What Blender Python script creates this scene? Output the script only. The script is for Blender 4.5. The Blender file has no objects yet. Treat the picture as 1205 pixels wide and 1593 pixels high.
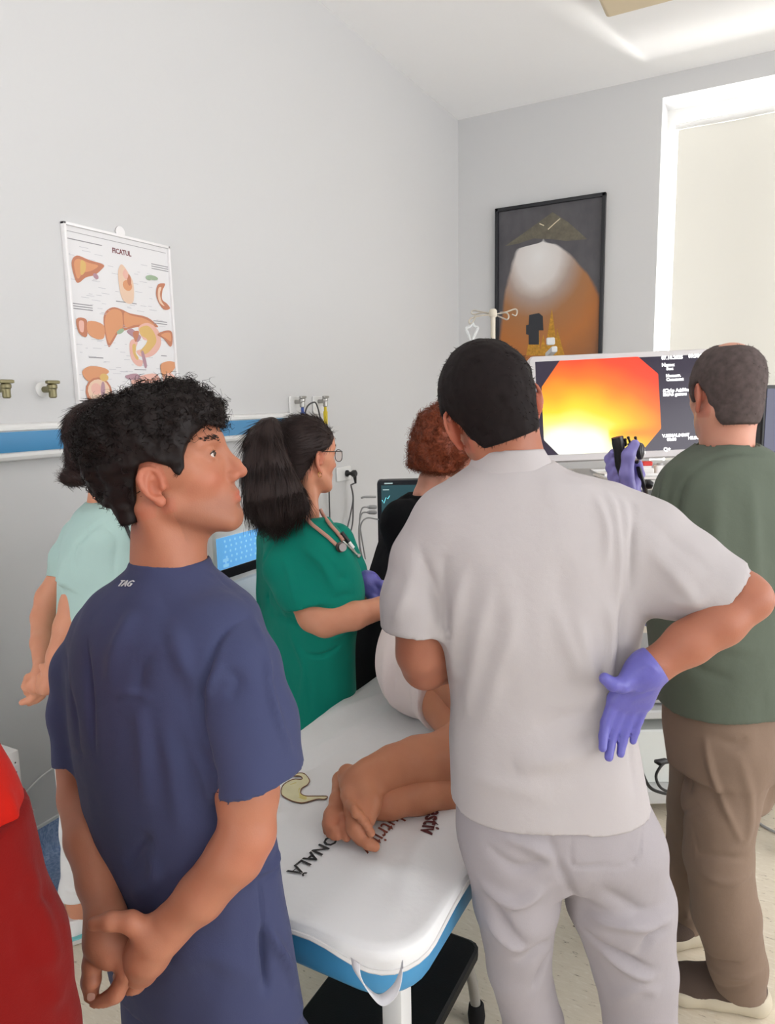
import bpy, bmesh, math, random
import numpy as np
import openvdb as vdb
from mathutils import Vector, Matrix
from mathutils.bvhtree import BVHTree

random.seed(7)
RNG = np.random.default_rng(11)
sc = bpy.context.scene
COL = sc.collection

# ---------------------------------------------------------------- camera
IW, IH, FPX = 1205.0, 1593.0, 1104.0
YAW, PITCH, ROLL, EYE = math.radians(28.487), math.radians(8.89), math.radians(-1.158), 1.62
CAMP = np.array([0.0, 0.0, EYE])
FW = np.array([-math.sin(YAW)*math.cos(PITCH), math.cos(YAW)*math.cos(PITCH), -math.sin(PITCH)])
_r = np.array([math.cos(YAW), math.sin(YAW), 0.0]); _u = np.cross(_r, FW)
RT = _r*math.cos(ROLL)+_u*math.sin(ROLL); UP = _u*math.cos(ROLL)-_r*math.sin(ROLL)
cam = bpy.data.cameras.new('camera'); camo = bpy.data.objects.new('camera', cam); COL.objects.link(camo)
cam.sensor_fit = 'VERTICAL'; cam.sensor_height = 36.0; cam.lens = 36.0*FPX/IH; cam.clip_start = 0.05
M = Matrix.Identity(4)
for i in range(3):
    M[i][0] = RT[i]; M[i][1] = UP[i]; M[i][2] = -FW[i]; M[i][3] = CAMP[i]
camo.matrix_world = M
sc.camera = camo

# ---------------------------------------------------------------- world, lights, exposure
sc.view_settings.view_transform = 'Standard'; sc.view_settings.look = 'None'
sc.view_settings.gamma = 1.0; sc.view_settings.use_curve_mapping = False
sc.view_settings.exposure = 0.28
wd = bpy.data.worlds.new('world'); sc.world = wd; wd.use_nodes = True
bg = wd.node_tree.nodes['Background']; bg.inputs[0].default_value = (0.97, 0.97, 0.985, 1); bg.inputs[1].default_value = 3.8
def area(name, loc, target, sx, sy, power, col=(1, 1, 1)):
    L = bpy.data.lights.new(name, 'AREA'); L.shape = 'RECTANGLE'; L.size = sx; L.size_y = sy; L.energy = power; L.color = col
    o = bpy.data.objects.new(name, L); COL.objects.link(o); o.location = loc
    o.rotation_euler = (Vector(target)-Vector(loc)).to_track_quat('-Z', 'Y').to_euler()
    return o
area('daylight_through_window', (0.45, 6.5, 2.9), (0.2, 0.0, 0.9), 2.6, 2.2, 18, (1.0, 0.98, 0.95))
area('ceiling_patch_light', (0.9, 10.5, 1.3), (0.6, 5.0, 3.7), 0.8, 1.8, 1500, (1.0, 0.97, 0.92))  # added lamp outside the window, throws the bright patch onto the ceiling

# ---------------------------------------------------------------- geometry helpers
def ray(x, y): return FW+RT*(x-IW/2)/FPX-UP*(y-IH/2)/FPX
def P(x, y, d): return CAMP+ray(x, y)*d               # point at distance d along the view direction
def topx(p):
    q = np.asarray(p, float)-CAMP; z = q@FW
    return np.stack([IW/2+FPX*(q@RT)/z, IH/2-FPX*(q@UP)/z, z], -1)
def V(*a): return np.array(a, float)
def nrm(v): v = np.asarray(v, float); return v/np.linalg.norm(v)
def lin(c):
    c = np.array(c[:3], float)/255.0
    return tuple(np.where(c <= .04045, c/12.92, ((c+.055)/1.055)**2.4))+(1.0,)
def _hash(i, j, k, s):
    n = (i*374761393+j*668265263+k*2147483647+s*1274126177) & 0xffffffff
    n = ((n ^ (n >> 13))*1274126177) & 0xffffffff
    return ((n ^ (n >> 16)) & 0xffff)/65535.0
def vnoise(p, s=0):
    p = np.asarray(p); f = np.floor(p).astype(np.int64); t = p-f; t = t*t*(3-2*t)
    r = 0
    for a in (0, 1):
        for b in (0, 1):
            for c in (0, 1):
                w = (t[..., 0] if a else 1-t[..., 0])*(t[..., 1] if b else 1-t[..., 1])*(t[..., 2] if c else 1-t[..., 2])
                r = r+w*_hash(f[..., 0]+a, f[..., 1]+b, f[..., 2]+c, s)
    return r*2-1

# ---------------------------------------------------------------- materials
def nt(name):
    m = bpy.data.materials.new(name); m.use_nodes = True
    return m, m.node_tree, m.node_tree.nodes['Principled BSDF']
def mat(name, col, rough=.55, spec=.4, metal=0, emit=None, es=0, noise=None, bump=None, sheen=0, alpha=None, trans=0, sss=0, coat=0):
    """noise=(scale, amount) varies the colour, bump=(scale, strength) or list of them gives fine relief"""
    m, t, b = nt(name); N, L = t.nodes, t.links
    c = lin(col)
    b.inputs['Base Color'].default_value = c; b.inputs['Roughness'].default_value = rough
    b.inputs['Specular IOR Level'].default_value = spec; b.inputs['Metallic'].default_value = metal
    if sheen: b.inputs['Sheen Weight'].default_value = sheen; b.inputs['Sheen Roughness'].default_value = .5
    if coat: b.inputs['Coat Weight'].default_value = coat
    if trans: b.inputs['Transmission Weight'].default_value = trans
    if alpha is not None: b.inputs['Alpha'].default_value = alpha
    if sss:
        b.inputs['Subsurface Weight'].default_value = sss; b.inputs['Subsurface Radius'].default_value = (1, .35, .2)
        b.inputs['Subsurface Scale'].default_value = .006
    if emit is not None:
        b.inputs['Emission Color'].default_value = lin(emit); b.inputs['Emission Strength'].default_value = es
    co = N.new('ShaderNodeTexCoord')
    if noise:
        n = N.new('ShaderNodeTexNoise'); n.inputs['Scale'].default_value = noise[0]; n.inputs['Detail'].default_value = 4
        L.new(co.outputs['Object'], n.inputs['Vector'])
        mx = N.new('ShaderNodeMixRGB'); mx.blend_type = 'MULTIPLY'; mx.inputs[1].default_value = c
        rp = N.new('ShaderNodeValToRGB'); rp.color_ramp.elements[0].position = .3; rp.color_ramp.elements[1].position = .7
        a = 1-noise[1]; rp.color_ramp.elements[0].color = (a, a, a, 1); rp.color_ramp.elements[1].color = (1, 1, 1, 1)
        L.new(n.outputs[0], rp.inputs[0]); L.new(rp.outputs[0], mx.inputs[2]); mx.inputs[0].default_value = 1
        L.new(mx.outputs[0], b.inputs['Base Color'])
    if bump:
        prev = None
        for sc_, st in (bump if isinstance(bump, list) else [bump]):
            n = N.new('ShaderNodeTexNoise'); n.inputs['Scale'].default_value = sc_; n.inputs['Detail'].default_value = 3
            L.new(co.outputs['Object'], n.inputs['Vector'])
            bp = N.new('ShaderNodeBump'); bp.inputs['Strength'].default_value = st; bp.inputs['Distance'].default_value = .004
            L.new(n.outputs[0], bp.inputs['Height'])
            if prev: L.new(prev.outputs[0], bp.inputs['Normal'])
            prev = bp
        L.new(prev.outputs[0], b.inputs['Normal'])
    return m

# ---------------------------------------------------------------- objects
ORG = {}
def thing(name, label, cat, loc=(0, 0, 0), group=None):
    o = bpy.data.objects.new(name, None); COL.objects.link(o); o.location = loc; o.empty_display_size = .1
    o['label'] = label; o['category'] = cat
    if group: o['group'] = group
    ORG[o.name] = np.array(loc, float)
    return o
def tag(o, label=None, cat=None, group=None, kind=None):
    if label: o['label'] = label
    if cat: o['category'] = cat
    if group: o['group'] = group
    if kind: o['kind'] = kind
    return o
def link(name, me, parent=None, origin=None):
    """me holds world coordinates; the object's origin is its parent's (or `origin`)"""
    o = bpy.data.objects.new(name, me); COL.objects.link(o)
    org = ORG[parent.name] if parent else np.array(origin if origin is not None else (0, 0, 0), float)
    me.transform(Matrix.Translation(Vector(-org)))
    if parent: o.parent = parent
    else: o.location = org
    ORG[o.name] = org
    return o
def from_arrays(name, v, f, mats, parent=None, smooth=True, origin=None, fm=None):
    me = bpy.data.meshes.new(name); me.from_pydata([tuple(x) for x in v] if not isinstance(v, np.ndarray) else v.tolist(), [], f if not isinstance(f, np.ndarray) else f.tolist())
    for m in (mats if isinstance(mats, (list, tuple)) else [mats]): me.materials.append(m)
    if smooth: me.shade_smooth()
    if fm is not None: me.polygons.foreach_set('material_index', np.asarray(fm, np.int32))
    me.update()
    return link(name, me, parent, origin)
def frame_of(d):
    d = nrm(d); a = V(0, 0, 1) if abs(d[2]) < .9 else V(0, 1, 0)
    x = nrm(np.cross(a, d)); return x, np.cross(d, x), d
class MB:
    """collects boxes, tubes, lathes, prisms; build() links them as one mesh"""
    def __init__(s): s.v = []; s.f = []; s.m = []; s.mi = 0
    def _add(s, v, f):
        n = len(s.v); s.v += [tuple(map(float, x)) for x in v]; s.f += [[i+n for i in q] for q in f]; s.m += [s.mi]*len(f); return s
    def box(s, c, size, R=None):
        c = V(*c); h = V(*size)/2; R = np.eye(3) if R is None else np.asarray(R)
        v = [c+R@(h*V(a, b, d)) for a in (-1, 1) for b in (-1, 1) for d in (-1, 1)]
        return s._add(v, [(0, 1, 3, 2), (4, 6, 7, 5), (0, 4, 5, 1), (2, 3, 7, 6), (0, 2, 6, 4), (1, 5, 7, 3)])
    def rbox(s, c, size, r=.01, R=None, n=3):
        """box with rounded vertical (local z) edges"""
        R = np.eye(3) if R is None else np.asarray(R); hx, hy, hz = V(*size)/2
        pts = []
        for cx, cy, a0 in ((hx-r, hy-r, 0), (-hx+r, hy-r, 90), (-hx+r, -hy+r, 180), (hx-r, -hy+r, 270)):
            for k in range(n+1):
                a = math.radians(a0+90*k/n); pts.append((cx+r*math.cos(a), cy+r*math.sin(a)))
        e = min(r*.4, hz*.5, .006)
        m = len(pts); v = []
        for z, q in ((-hz, 1-e/hx), (-hz+e, 1), (hz-e, 1), (hz, 1-e/hx)):
            v += [V(*c)+R@V(x*q, y*q, z) for x, y in pts]
        f = [list(range(m))[::-1], list(range(3*m, 4*m))]
        for l in range(3): f += [(l*m+i, l*m+(i+1) % m, (l+1)*m+(i+1) % m, (l+1)*m+i) for i in range(m)]
        return s._add(v, f)
    def tube(s, path, r, n=8, closed=False, flat=1.0, caps=True):
        path = [V(*p) for p in path]; k = len(path); rr = r if hasattr(r, '__len__') else [r]*k
        v = []; X = None
        for i, p in enumerate(path):
            d = path[(i+1) % k]-path[i-1] if closed or 0 < i < k-1 else (path[1]-path[0] if i == 0 else path[-1]-path[-2])
            d = nrm(d)
            if X is None: X, Y, _ = frame_of(d)
            else:
                X = X-d*(X@d); X = nrm(X); Y = np.cross(d, X)
            v += [p+rr[i]*(X*math.cos(2*math.pi*j/n)+Y*flat*math.sin(2*math.pi*j/n)) for j in range(n)]
        f = []
        for i in range(k if closed else k-1):
            a, b = i*n, ((i+1) % k)*n
            f += [(a+j, a+(j+1) % n, b+(j+1) % n, b+j) for j in range(n)]
        if not closed and caps: f += [list(range(n))[::-1], list(range((k-1)*n, k*n))]
        return s._add(v, f)
    def cyl(s, a, b, r, r2=None, n=16): return s.tube([a, b], [r, r if r2 is None else r2], n)
    def lathe(s, base, prof, axis=(0, 0, 1), n=20):
        """prof: (radius, height) pairs"""
        X, Y, D = frame_of(axis); base = V(*base)
        v = [base+D*h+r*(X*math.cos(2*math.pi*j/n)+Y*math.sin(2*math.pi*j/n)) for r, h in prof for j in range(n)]
        k = len(prof); f = [list(range(n))[::-1], list(range((k-1)*n, k*n))]
        for i in range(k-1): f += [(i*n+j, i*n+(j+1) % n, (i+1)*n+(j+1) % n, (i+1)*n+j) for j in range(n)]
        return s._add(v, f)
    def ball(s, c, r, n=12, R=None):
        r = V(*r) if hasattr(r, '__len__') else V(r, r, r); R = np.eye(3) if R is None else np.asarray(R); v = []; h = n//2
        for i in range(1, h):
            t = math.pi*i/h; v += [V(*c)+R@(r*V(math.sin(t)*math.cos(2*math.pi*j/n), math.sin(t)*math.sin(2*math.pi*j/n), math.cos(t))) for j in range(n)]
        v += [V(*c)+R@(r*V(0, 0, 1)), V(*c)-R@(r*V(0, 0, 1))]; k = len(v)
        f = [(i*n+j, (i+1)*n+j, (i+1)*n+(j+1) % n, i*n+(j+1) % n) for i in range(h-2) for j in range(n)]
        f += [(k-2, j, (j+1) % n) for j in range(n)]+[(k-1, (h-2)*n+(j+1) % n, (h-2)*n+j) for j in range(n)]
        return s._add(v, f)
    def prism(s, poly, o, X, Y, th):
        """2-D outline in the plane (o, X, Y), extruded by th along X x Y"""
        o, X, Y = V(*o), V(*X), V(*Y); Nn = nrm(np.cross(X, Y)); k = len(poly)
        v = [o+X*a+Y*b for a, b in poly]+[o+X*a+Y*b+Nn*th for a, b in poly]
        f = [list(range(k))[::-1], list(range(k, 2*k))]+[(i, (i+1) % k, k+(i+1) % k, k+i) for i in range(k)]
        return s._add(v, f)
    def build(s, name, mats, parent=None, smooth=False, bevel=0, origin=None, seg=2):
        bm = bmesh.new(); vs = [bm.verts.new(p) for p in s.v]
        for q, mi in zip(s.f, s.m):
            try:
                fc = bm.faces.new([vs[i] for i in q]); fc.material_index = mi
            except ValueError: pass
        bmesh.ops.recalc_face_normals(bm, faces=bm.faces)
        if bevel:
            bmesh.ops.bevel(bm, geom=[e for e in bm.edges if len(e.link_faces) == 2 and e.calc_face_angle(0) > .7], offset=bevel, segments=seg, affect='EDGES', profile=.6, clamp_overlap=True)
        me = bpy.data.meshes.new(name); bm.to_mesh(me); bm.free()
        for m in (mats if isinstance(mats, (list, tuple)) else [mats]): me.materials.append(m)
        if smooth or bevel:
            me.shade_smooth(); me.set_sharp_from_angle(angle=math.radians(38))
        return link(name, me, parent, origin)
def arc(c, X, Y, r, a0, a1, n=10):
    return [V(*c)+r*(V(*X)*math.cos(math.radians(a0+(a1-a0)*i/n))+V(*Y)*math.sin(math.radians(a0+(a1-a0)*i/n))) for i in range(n+1)]
def spline(pts, n=8):
    """Catmull-Rom through the points"""
    p = [V(*q) for q in pts]; p = [2*p[0]-p[1]]+p+[2*p[-1]-p[-2]]; out = []
    for i in range(1, len(p)-2):
        for k in range(n):
            t = k/n; a, b, c, d = p[i-1:i+3]
            out.append(.5*(2*b+(c-a)*t+(2*a-5*b+4*c-d)*t*t+(3*b-a-3*c+d)*t**3))
    return out+[p[-2]]
def text_mesh(s, size, bold=0, shear=0, ext=0.0004, align='CENTER', sx=1):
    cu = bpy.data.curves.new('lettering', 'FONT'); cu.body = s; cu.size = size; cu.align_x = align; cu.align_y = 'CENTER'
    cu.offset = bold; cu.shear = shear; cu.extrude = ext; cu.resolution_u = 2
    o = bpy.data.objects.new('lettering', cu); COL.objects.link(o)
    dg = bpy.context.evaluated_depsgraph_get(); me = bpy.data.meshes.new_from_object(o.evaluated_get(dg))
    v = np.zeros(len(me.vertices)*3); me.vertices.foreach_get('co', v); v = v.reshape(-1, 3); v[:, 0] *= sx
    f = [list(p.vertices) for p in me.polygons]
    bpy.data.objects.remove(o); bpy.data.curves.remove(cu); bpy.data.meshes.remove(me)
    return v, f
def place_text(mb, s, size, o, X, Y, **k):
    v, f = text_mesh(s, size, **k); X, Y = nrm(X), nrm(Y); Nn = np.cross(X, Y)
    mb._add([V(*o)+X*a[0]+Y*a[1]+Nn*a[2] for a in v], f); return mb
# ================================================================ room shell
XL, YB, ZC = -2.25, 5.401, 3.73
def onplane(x, y, axis, val):
    v = ray(x, y); return CAMP+v*((val-CAMP[axis])/v[axis])
m_wall = mat('wall_paint', (208, 208, 208), .75, .2, bump=[(9, .08), (180, .06)])
m_ceil = mat('ceiling_paint', (247, 247, 247), .85, .15, bump=(60, .05))
m_white = mat('white_plastic', (228, 228, 226), .35, .5)
m_cream = mat('cream_enamel', (214, 205, 186), .35, .5)
m_black = mat('black_plastic', (22, 22, 24), .4, .5)
m_rubber = mat('black_rubber', (20, 20, 21), .75, .3)
m_steel = mat('brushed_steel', (170, 168, 164), .3, .5, metal=1)
m_brass = mat('tarnished_brass', (128, 122, 92), .4, .5, metal=.8)
m_grey = mat('grey_plastic', (168, 168, 168), .4, .5)
m_dgrey = mat('dark_grey_plastic', (72, 72, 74), .45, .5)
m_red = mat('red_plastic', (206, 40, 32), .45, .5)

def floor_material():
    m, t, b = nt('speckled_vinyl'); N, L = t.nodes, t.links
    co = N.new('ShaderNodeTexCoord'); mp = N.new('ShaderNodeMapping'); mp.inputs['Rotation'].default_value[2] = math.radians(62)
    mp.inputs['Scale'].default_value = (1, 4.5, 1); L.new(co.outputs['Object'], mp.inputs[0])
    n = N.new('ShaderNodeTexNoise'); n.inputs['Scale'].default_value = 26; n.inputs['Detail'].default_value = 3; n.inputs['Distortion'].default_value = 1.2
    L.new(mp.outputs[0], n.inputs[0])
    r = N.new('ShaderNodeValToRGB'); e = r.color_ramp.elements
    e[0].position = .27; e[0].color = lin((96, 78, 60)); e[1].position = .335; e[1].color = lin((220, 208, 186))
    x = e.new(.6); x.color = lin((226, 215, 195)); x = e.new(.72); x.color = lin((234, 225, 208))
    L.new(n.outputs[0], r.inputs[0]); L.new(r.outputs[0], b.inputs['Base Color']); b.inputs['Roughness'].default_value = .32
    return m
m_floor = floor_material()
def blue_vinyl():
    m, t, b = nt('mottled_blue_vinyl'); N, L = t.nodes, t.links
    co = N.new('ShaderNodeTexCoord'); mp = N.new('ShaderNodeMapping'); mp.inputs['Scale'].default_value = (1.5, 1.5, 1); L.new(co.outputs['Object'], mp.inputs[0])
    n = N.new('ShaderNodeTexNoise'); n.inputs['Scale'].default_value = 34; n.inputs['Detail'].default_value = 4; n.inputs['Distortion'].default_value = 2
    L.new(mp.outputs[0], n.inputs[0]); r = N.new('ShaderNodeValToRGB'); e = r.color_ramp.elements
    e[0].position = .35; e[0].color = lin((118, 146, 192)); e[1].position = .68; e[1].color = lin((172, 192, 222))
    L.new(n.outputs[0], r.inputs[0]); L.new(r.outputs[0], b.inputs['Base Color']); b.inputs['Roughness'].default_value = .35
    return m
m_blue_vinyl = blue_vinyl()

XR, YF = 3.2, -1.7
tag(MB().box(((XL+XR)/2, (YB+YF)/2, -.05), (XR-XL+.4, YB-YF+.4, .1)).build('floor', m_floor), 'beige speckled vinyl floor', kind='structure')
tag(MB().box(((XL+XR)/2, (YB+YF)/2, ZC+.05), (XR-XL+.4, YB-YF+.4, .1)).build('ceiling', m_ceil), kind='structure')
tag(MB().box((XL-.1, (YB+YF)/2, ZC/2), (.2, YB-YF, ZC)).build('wall_left', m_wall), kind='structure')
mb = MB(); ry0, ry1, rz0, rz1 = -1.2, 4.9, .75, 3.0       # right-hand wall, out of frame, with a wide opening added for side light
mb.box((XR+.1, (YF+ry0)/2, ZC/2), (.2, ry0-YF, ZC)); mb.box((XR+.1, (YB+ry1)/2, ZC/2), (.2, YB-ry1, ZC)); mb.box((XR+.1, (ry0+ry1)/2, rz0/2), (.2, ry1-ry0, rz0)); mb.box((XR+.1, (ry0+ry1)/2, (rz1+ZC)/2), (.2, ry1-ry0, ZC-rz1))
tag(mb.build('wall_right', m_wall), kind='structure')
WX0, WX1, WZ0, WZ1, WT = -.772, 1.75, 1.0, 3.588, .34
mb = MB()
mb.box(((XL-.2+WX0)/2, YB+WT/2, ZC/2), (WX0-XL+.2, WT, ZC)); mb.box(((XR+.2+WX1)/2, YB+WT/2, ZC/2), (XR+.2-WX1, WT, ZC))
mb.box(((WX0+WX1)/2, YB+WT/2, WZ0/2), (WX1-WX0, WT, WZ0)); mb.box(((WX0+WX1)/2, YB+WT/2, (WZ1+ZC)/2), (WX1-WX0, WT, ZC-WZ1))
tag(mb.build('wall_back', m_wall), kind='structure')
mb = MB(); fx0, fx1, fz0, fz1 = -.6, 1.4, 2.5, 3.4      # unseen wall behind the camera, doorway and high opening added for fill light
mb.box((XL+.05, YF-.1, ZC/2), (.1, .2, ZC)); mb.box(((fx0+XL+1.15)/2, YF-.1, ZC/2), (fx0-XL-1.15, .2, ZC)); mb.box((XL+.625, YF-.1, (ZC+2.15)/2), (1.05, .2, ZC-2.15)); mb.box(((XR+fx1)/2, YF-.1, ZC/2), (XR-fx1, .2, ZC)); mb.box(((fx0+fx1)/2, YF-.1, fz0/2), (fx1-fx0, .2, fz0)); mb.box(((fx0+fx1)/2, YF-.1, (fz1+ZC)/2), (fx1-fx0, .2, ZC-fz1))
tag(mb.build('wall_front', m_wall), kind='structure')
# window at the back of the recess
w = MB(); fy = YB+.29
for x in (WX0+.03, (WX0+WX1)/2, WX1-.03): w.box((x, fy, (WZ0+WZ1)/2), (.06, .06, WZ1-WZ0))
for z in (WZ0+.03, WZ1-.03):
    for a_, b_ in ((WX0+.06, (WX0+WX1)/2-.03), ((WX0+WX1)/2+.03, WX1-.06)): w.box(((a_+b_)/2, fy, z), (b_-a_, .06, .06))
win = tag(w.build('window_1', m_white), 'white framed window behind the roller blind', kind='structure')
def thin_glass():
    m, t, b = nt('clear_glass'); N, L = t.nodes, t.links
    a = N.new('ShaderNodeBsdfTransparent'); g_ = N.new('ShaderNodeBsdfGlossy'); g_.inputs['Roughness'].default_value = .02; mx = N.new('ShaderNodeMixShader'); mx.inputs[0].default_value = .07
    L.new(a.outputs[0], mx.inputs[1]); L.new(g_.outputs[0], mx.inputs[2]); L.new(mx.outputs[0], N['Material Output'].inputs[0]); return m
m_glass = thin_glass()
g = MB()
for a, b_ in ((WX0+.06, (WX0+WX1)/2-.03), ((WX0+WX1)/2+.03, WX1-.06)):
    for z0, z1 in ((WZ0+.06, WZ1-.06),):
        MB().box(((a+b_)/2, fy, (z0+z1)/2), (b_-a+.01, .006, z1-z0+.01)).build('pane', m_glass, win)
# coved blue skirting and border on the floor
cove = [(0, .124), (.006, .124), (.007, .045), (.012, .02), (.028, .006), (.05, .002), (.05, 0), (0, 0)]
tag(MB().prism(cove, (XL, YB, 0), (1, 0, 0), (0, 0, 1), YB-YF).build('baseboard_left', m_blue_vinyl), 'mottled blue coved vinyl skirting', kind='structure')
tag(MB().prism([(-XL+YB*0-2.25, .124), (.006-0, .124), (.012, .02), (.05, .002), (.05, 0), (0, 0)], (XL, YB, 0), (0, -1, 0), (0, 0, 1), -(WX1-XL)).build('baseboard_back', m_blue_vinyl), kind='structure')
tag(MB().box((XL+.11, (YB+YF)/2, .0015), (.2, YB-YF, .003)).build('trim_1', m_blue_vinyl), 'mottled blue vinyl border along the wall', kind='structure')
tag(MB().box((XL+.004, (YB+YF)/2, .129), (.01, YB-YF, .01)).build('trim_2', m_white), 'thin white bead over the skirting', kind='structure')

# ---------------------------------------------------------------- roller blind
def cloth_blind():
    m, t, b = nt('blind_fabric'); N, L = t.nodes, t.links
    d = N.new('ShaderNodeBsdfDiffuse'); d.inputs[0].default_value = lin((212, 210, 202))
    tr = N.new('ShaderNodeBsdfTranslucent'); tr.inputs[0].default_value = lin((236, 233, 224))
    mx = N.new('ShaderNodeMixShader'); mx.inputs[0].default_value = .02
    L.new(d.outputs[0], mx.inputs[1]); L.new(tr.outputs[0], mx.inputs[2]); L.new(mx.outputs[0], N['Material Output'].inputs[0])
    return m
bl = thing('roller_blind', 'cream roller blind drawn down over the bright window', 'blind', (.5, YB+.2, 3.43))
bv, bf = [], []
nx, nz = 60, 14
BX0, BX1, BZ0, BZ1 = -.69, 1.68, 1.12, 3.43
for j in range(nz+1):
    for i in range(nx+1):
        x = BX0+(BX1-BX0)*i/nx; z = BZ0+(BZ1-BZ0)*j/nz
        bv.append((x, YB+.2+.012*math.sin(x*5+z*1.3)*(1-j/nz)+.006*math.sin(x*13), z))
bf = [(j*(nx+1)+i, j*(nx+1)+i+1, (j+1)*(nx+1)+i+1, (j+1)*(nx+1)+i) for j in range(nz) for i in range(nx)]
from_arrays('blind_fabric', bv, bf, cloth_blind(), bl)
MB().cyl((BX0-.02, YB+.2, 3.452), (BX1+.02, YB+.2, 3.452), .022).build('roller_tube', m_white, bl, smooth=True)
MB().box((.495, YB+.2, 1.11), (BX1-BX0, .018, .03)).build('bottom_bar', m_white, bl)

# ---------------------------------------------------------------- ceiling lamp
lp = thing('ceiling_lamp', 'square ceiling lamp with cream diffuser, switched off', 'lamp', (-.3, 3.65, ZC))
MB().rbox((-.31, 3.66, ZC-.02), (1.22, 1.2, .04), .01).build('lamp_housing', m_white, lp)
MB().rbox((-.31, 3.66, ZC-.07), (1.2, 1.2, .06), .015).build('diffuser', mat('lamp_diffuser', (216, 200, 170), .5, .3), lp, smooth=True)

# ---------------------------------------------------------------- wall rail
rail = thing('wall_service_rail', 'white wall rail with long blue insert on the left wall', 'rail', (XL, 1.5, 1.5))
prof = [(0, 1.45), (.03, 1.447), (.05, 1.452), (.056, 1.462), (.056, 1.472), (.05, 1.476), (.05, 1.545), (.056, 1.549), (.056, 1.559), (.05, 1.567), (.03, 1.571), (0, 1.571)]
MB().prism(prof, (XL, 3.02, 0), (1, 0, 0), (0, 0, 1), 3.02+1.2).build('rail_body', m_white, rail)
MB().box((XL+.0515, .9, 1.5105), (.004, 4.2, .067)).build('blue_insert', mat('rail_blue', (74, 142, 190), .3, .5), rail, bevel=.001)
MB().box((XL+.029, 3.026, 1.51), (.058, .014, .124)).build('end_cap', m_white, rail, bevel=.003)

# ---------------------------------------------------------------- gas outlets
def gas_outlet(y, z, label, colm, tubez=0, plate=False):
    t = thing('gas_outlet', label, 'outlet', (XL, y, z), 'gas outlets on the left wall')
    if plate: MB().rbox((XL+.006, y, z-.02), (.1, .1, .012), .012, R=[[0, 0, 1], [1, 0, 0], [0, 1, 0]]).build('wall_plate', m_white, t)
    else: MB().lathe((XL, y, z), [(.026, 0), (.026, .004), (.02, .008), (.012, .012)], (1, 0, 0)).build('wall_plate', m_white, t, smooth=True)
    MB().cyl((XL+.004, y, z), (XL+.05, y, z), .011).ball((XL+.052, y, z), .016).build('valve_stem', m_brass if not plate else m_steel, t, smooth=True)
    b = MB().lathe((XL+.055, y, z-.03), [(.009, 0), (.013, .004), (.013, .03), (.017, .034), (.017, .044), (.011, .05)], (0, 0, 1), 14)
    b.build('valve_body', m_brass if not plate else m_steel, t, smooth=True)
    MB().rbox((XL+.06, y, z+.024), (.018, .05, .012), .005).build('handle', m_brass if not plate else m_steel, t)
    if tubez:
        MB().cyl((XL+.055, y, z-.03), (XL+.055, y, z-.055), .008).cyl((XL+.055, y, z-.055), (XL+.055, y, z-tubez), .0125, .011).cyl((XL+.055, y, z-tubez), (XL+.055, y, z-tubez-.03), .006).build('coupling', colm, t, smooth=True)
    return t
gas_outlet(1.64, 1.683, 'small brass gas outlet valve on the wall left of the anatomy poster', None)
gas_outlet(1.47, 1.683, 'gas outlet valve cut by the left edge of the photo, above the wall rail', None)
gas_outlet(3.126, 1.625, 'gas outlet with blue coupling above the dark-haired woman in green', mat('blue_coupling', (52, 78, 150), .4), .1, True)
gas_outlet(3.345, 1.625, 'gas outlet with yellow coupling and black hose', mat('yellow_coupling', (214, 190, 40), .4), .13, True)
hp = spline([onplane(474, 690, 0, XL+.05), onplane(475, 640, 0, XL+.05), onplane(487, 626, 0, XL+.07), onplane(494, 634, 0, XL+.07), onplane(502, 672, 0, XL+.06), onplane(510, 720, 0, XL+.04), onplane(512, 780, 0, XL+.02), onplane(513, 830, 0, XL+.02), onplane(514, 960, 0, XL+.02)], 8)
tag(MB().tube(hp, .0042).build('gas_hose', m_dgrey, smooth=True, origin=hp[0]), 'thin dark hose looping from the yellow gas outlet down the wall', 'hose')

# ---------------------------------------------------------------- socket and plug
c = onplane(537, 736, 0, XL); y, z = c[1], c[2]
so = thing('wall_socket', 'white wall socket holding a black plug', 'socket', (XL, y, z))
MB().rbox((XL+.006, y-.03, z), (.085, .16, .012), .01, R=[[0, 0, 1], [0, 1, 0], [-1, 0, 0]]).build('cover_plate', m_white, so)
MB().lathe((XL+.012, y-.01, z), [(.024, 0), (.024, .002), (.02, .0025)], (1, 0, 0)).build('socket_face', m_white, so, smooth=True)
pl = thing('power_plug', 'black power plug and twin cables in the wall socket', 'plug', (XL+.02, y, z))
MB().lathe((XL+.012, y-.01, z), [(.02, 0), (.02, .012), (.012, .018), (.01, .03), (.013, .036), (.022, .05), (.022, .064), (.015, .07)], (1, 0, 0)).build('plug_body', m_black, pl, smooth=True)
MB().cyl((XL+.07, y-.01, z-.005), (XL+.07, y, z-.06), .013, .006).build('strain_relief', m_black, pl, smooth=True)
for k, pts in enumerate(([(545, 752), (549, 775), (545, 800), (539, 830), (536, 880), (540, 960)], [(545, 752), (549, 770), (549, 790), (548, 815), (541, 845), (536, 890), (538, 960)])):
    q = spline([onplane(a, b, 0, XL+.06-.008*i) for i, (a, b) in enumerate(pts)], 8); q[0] = V(XL+.07, y, z-.055)
    MB().tube(q, .0042).build('power_cable', m_dgrey, pl, smooth=True)
q = spline([onplane(a, b, 0, XL+.012) for a, b in ((215, 1060), (160, 1120), (100, 1180), (60, 1212), (20, 1255))], 6)
tag(MB().tube(q, .003).build('thin_cable', m_white, smooth=True, origin=q[0]), 'thin white cord running diagonally along the left wall', 'cord')

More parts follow.
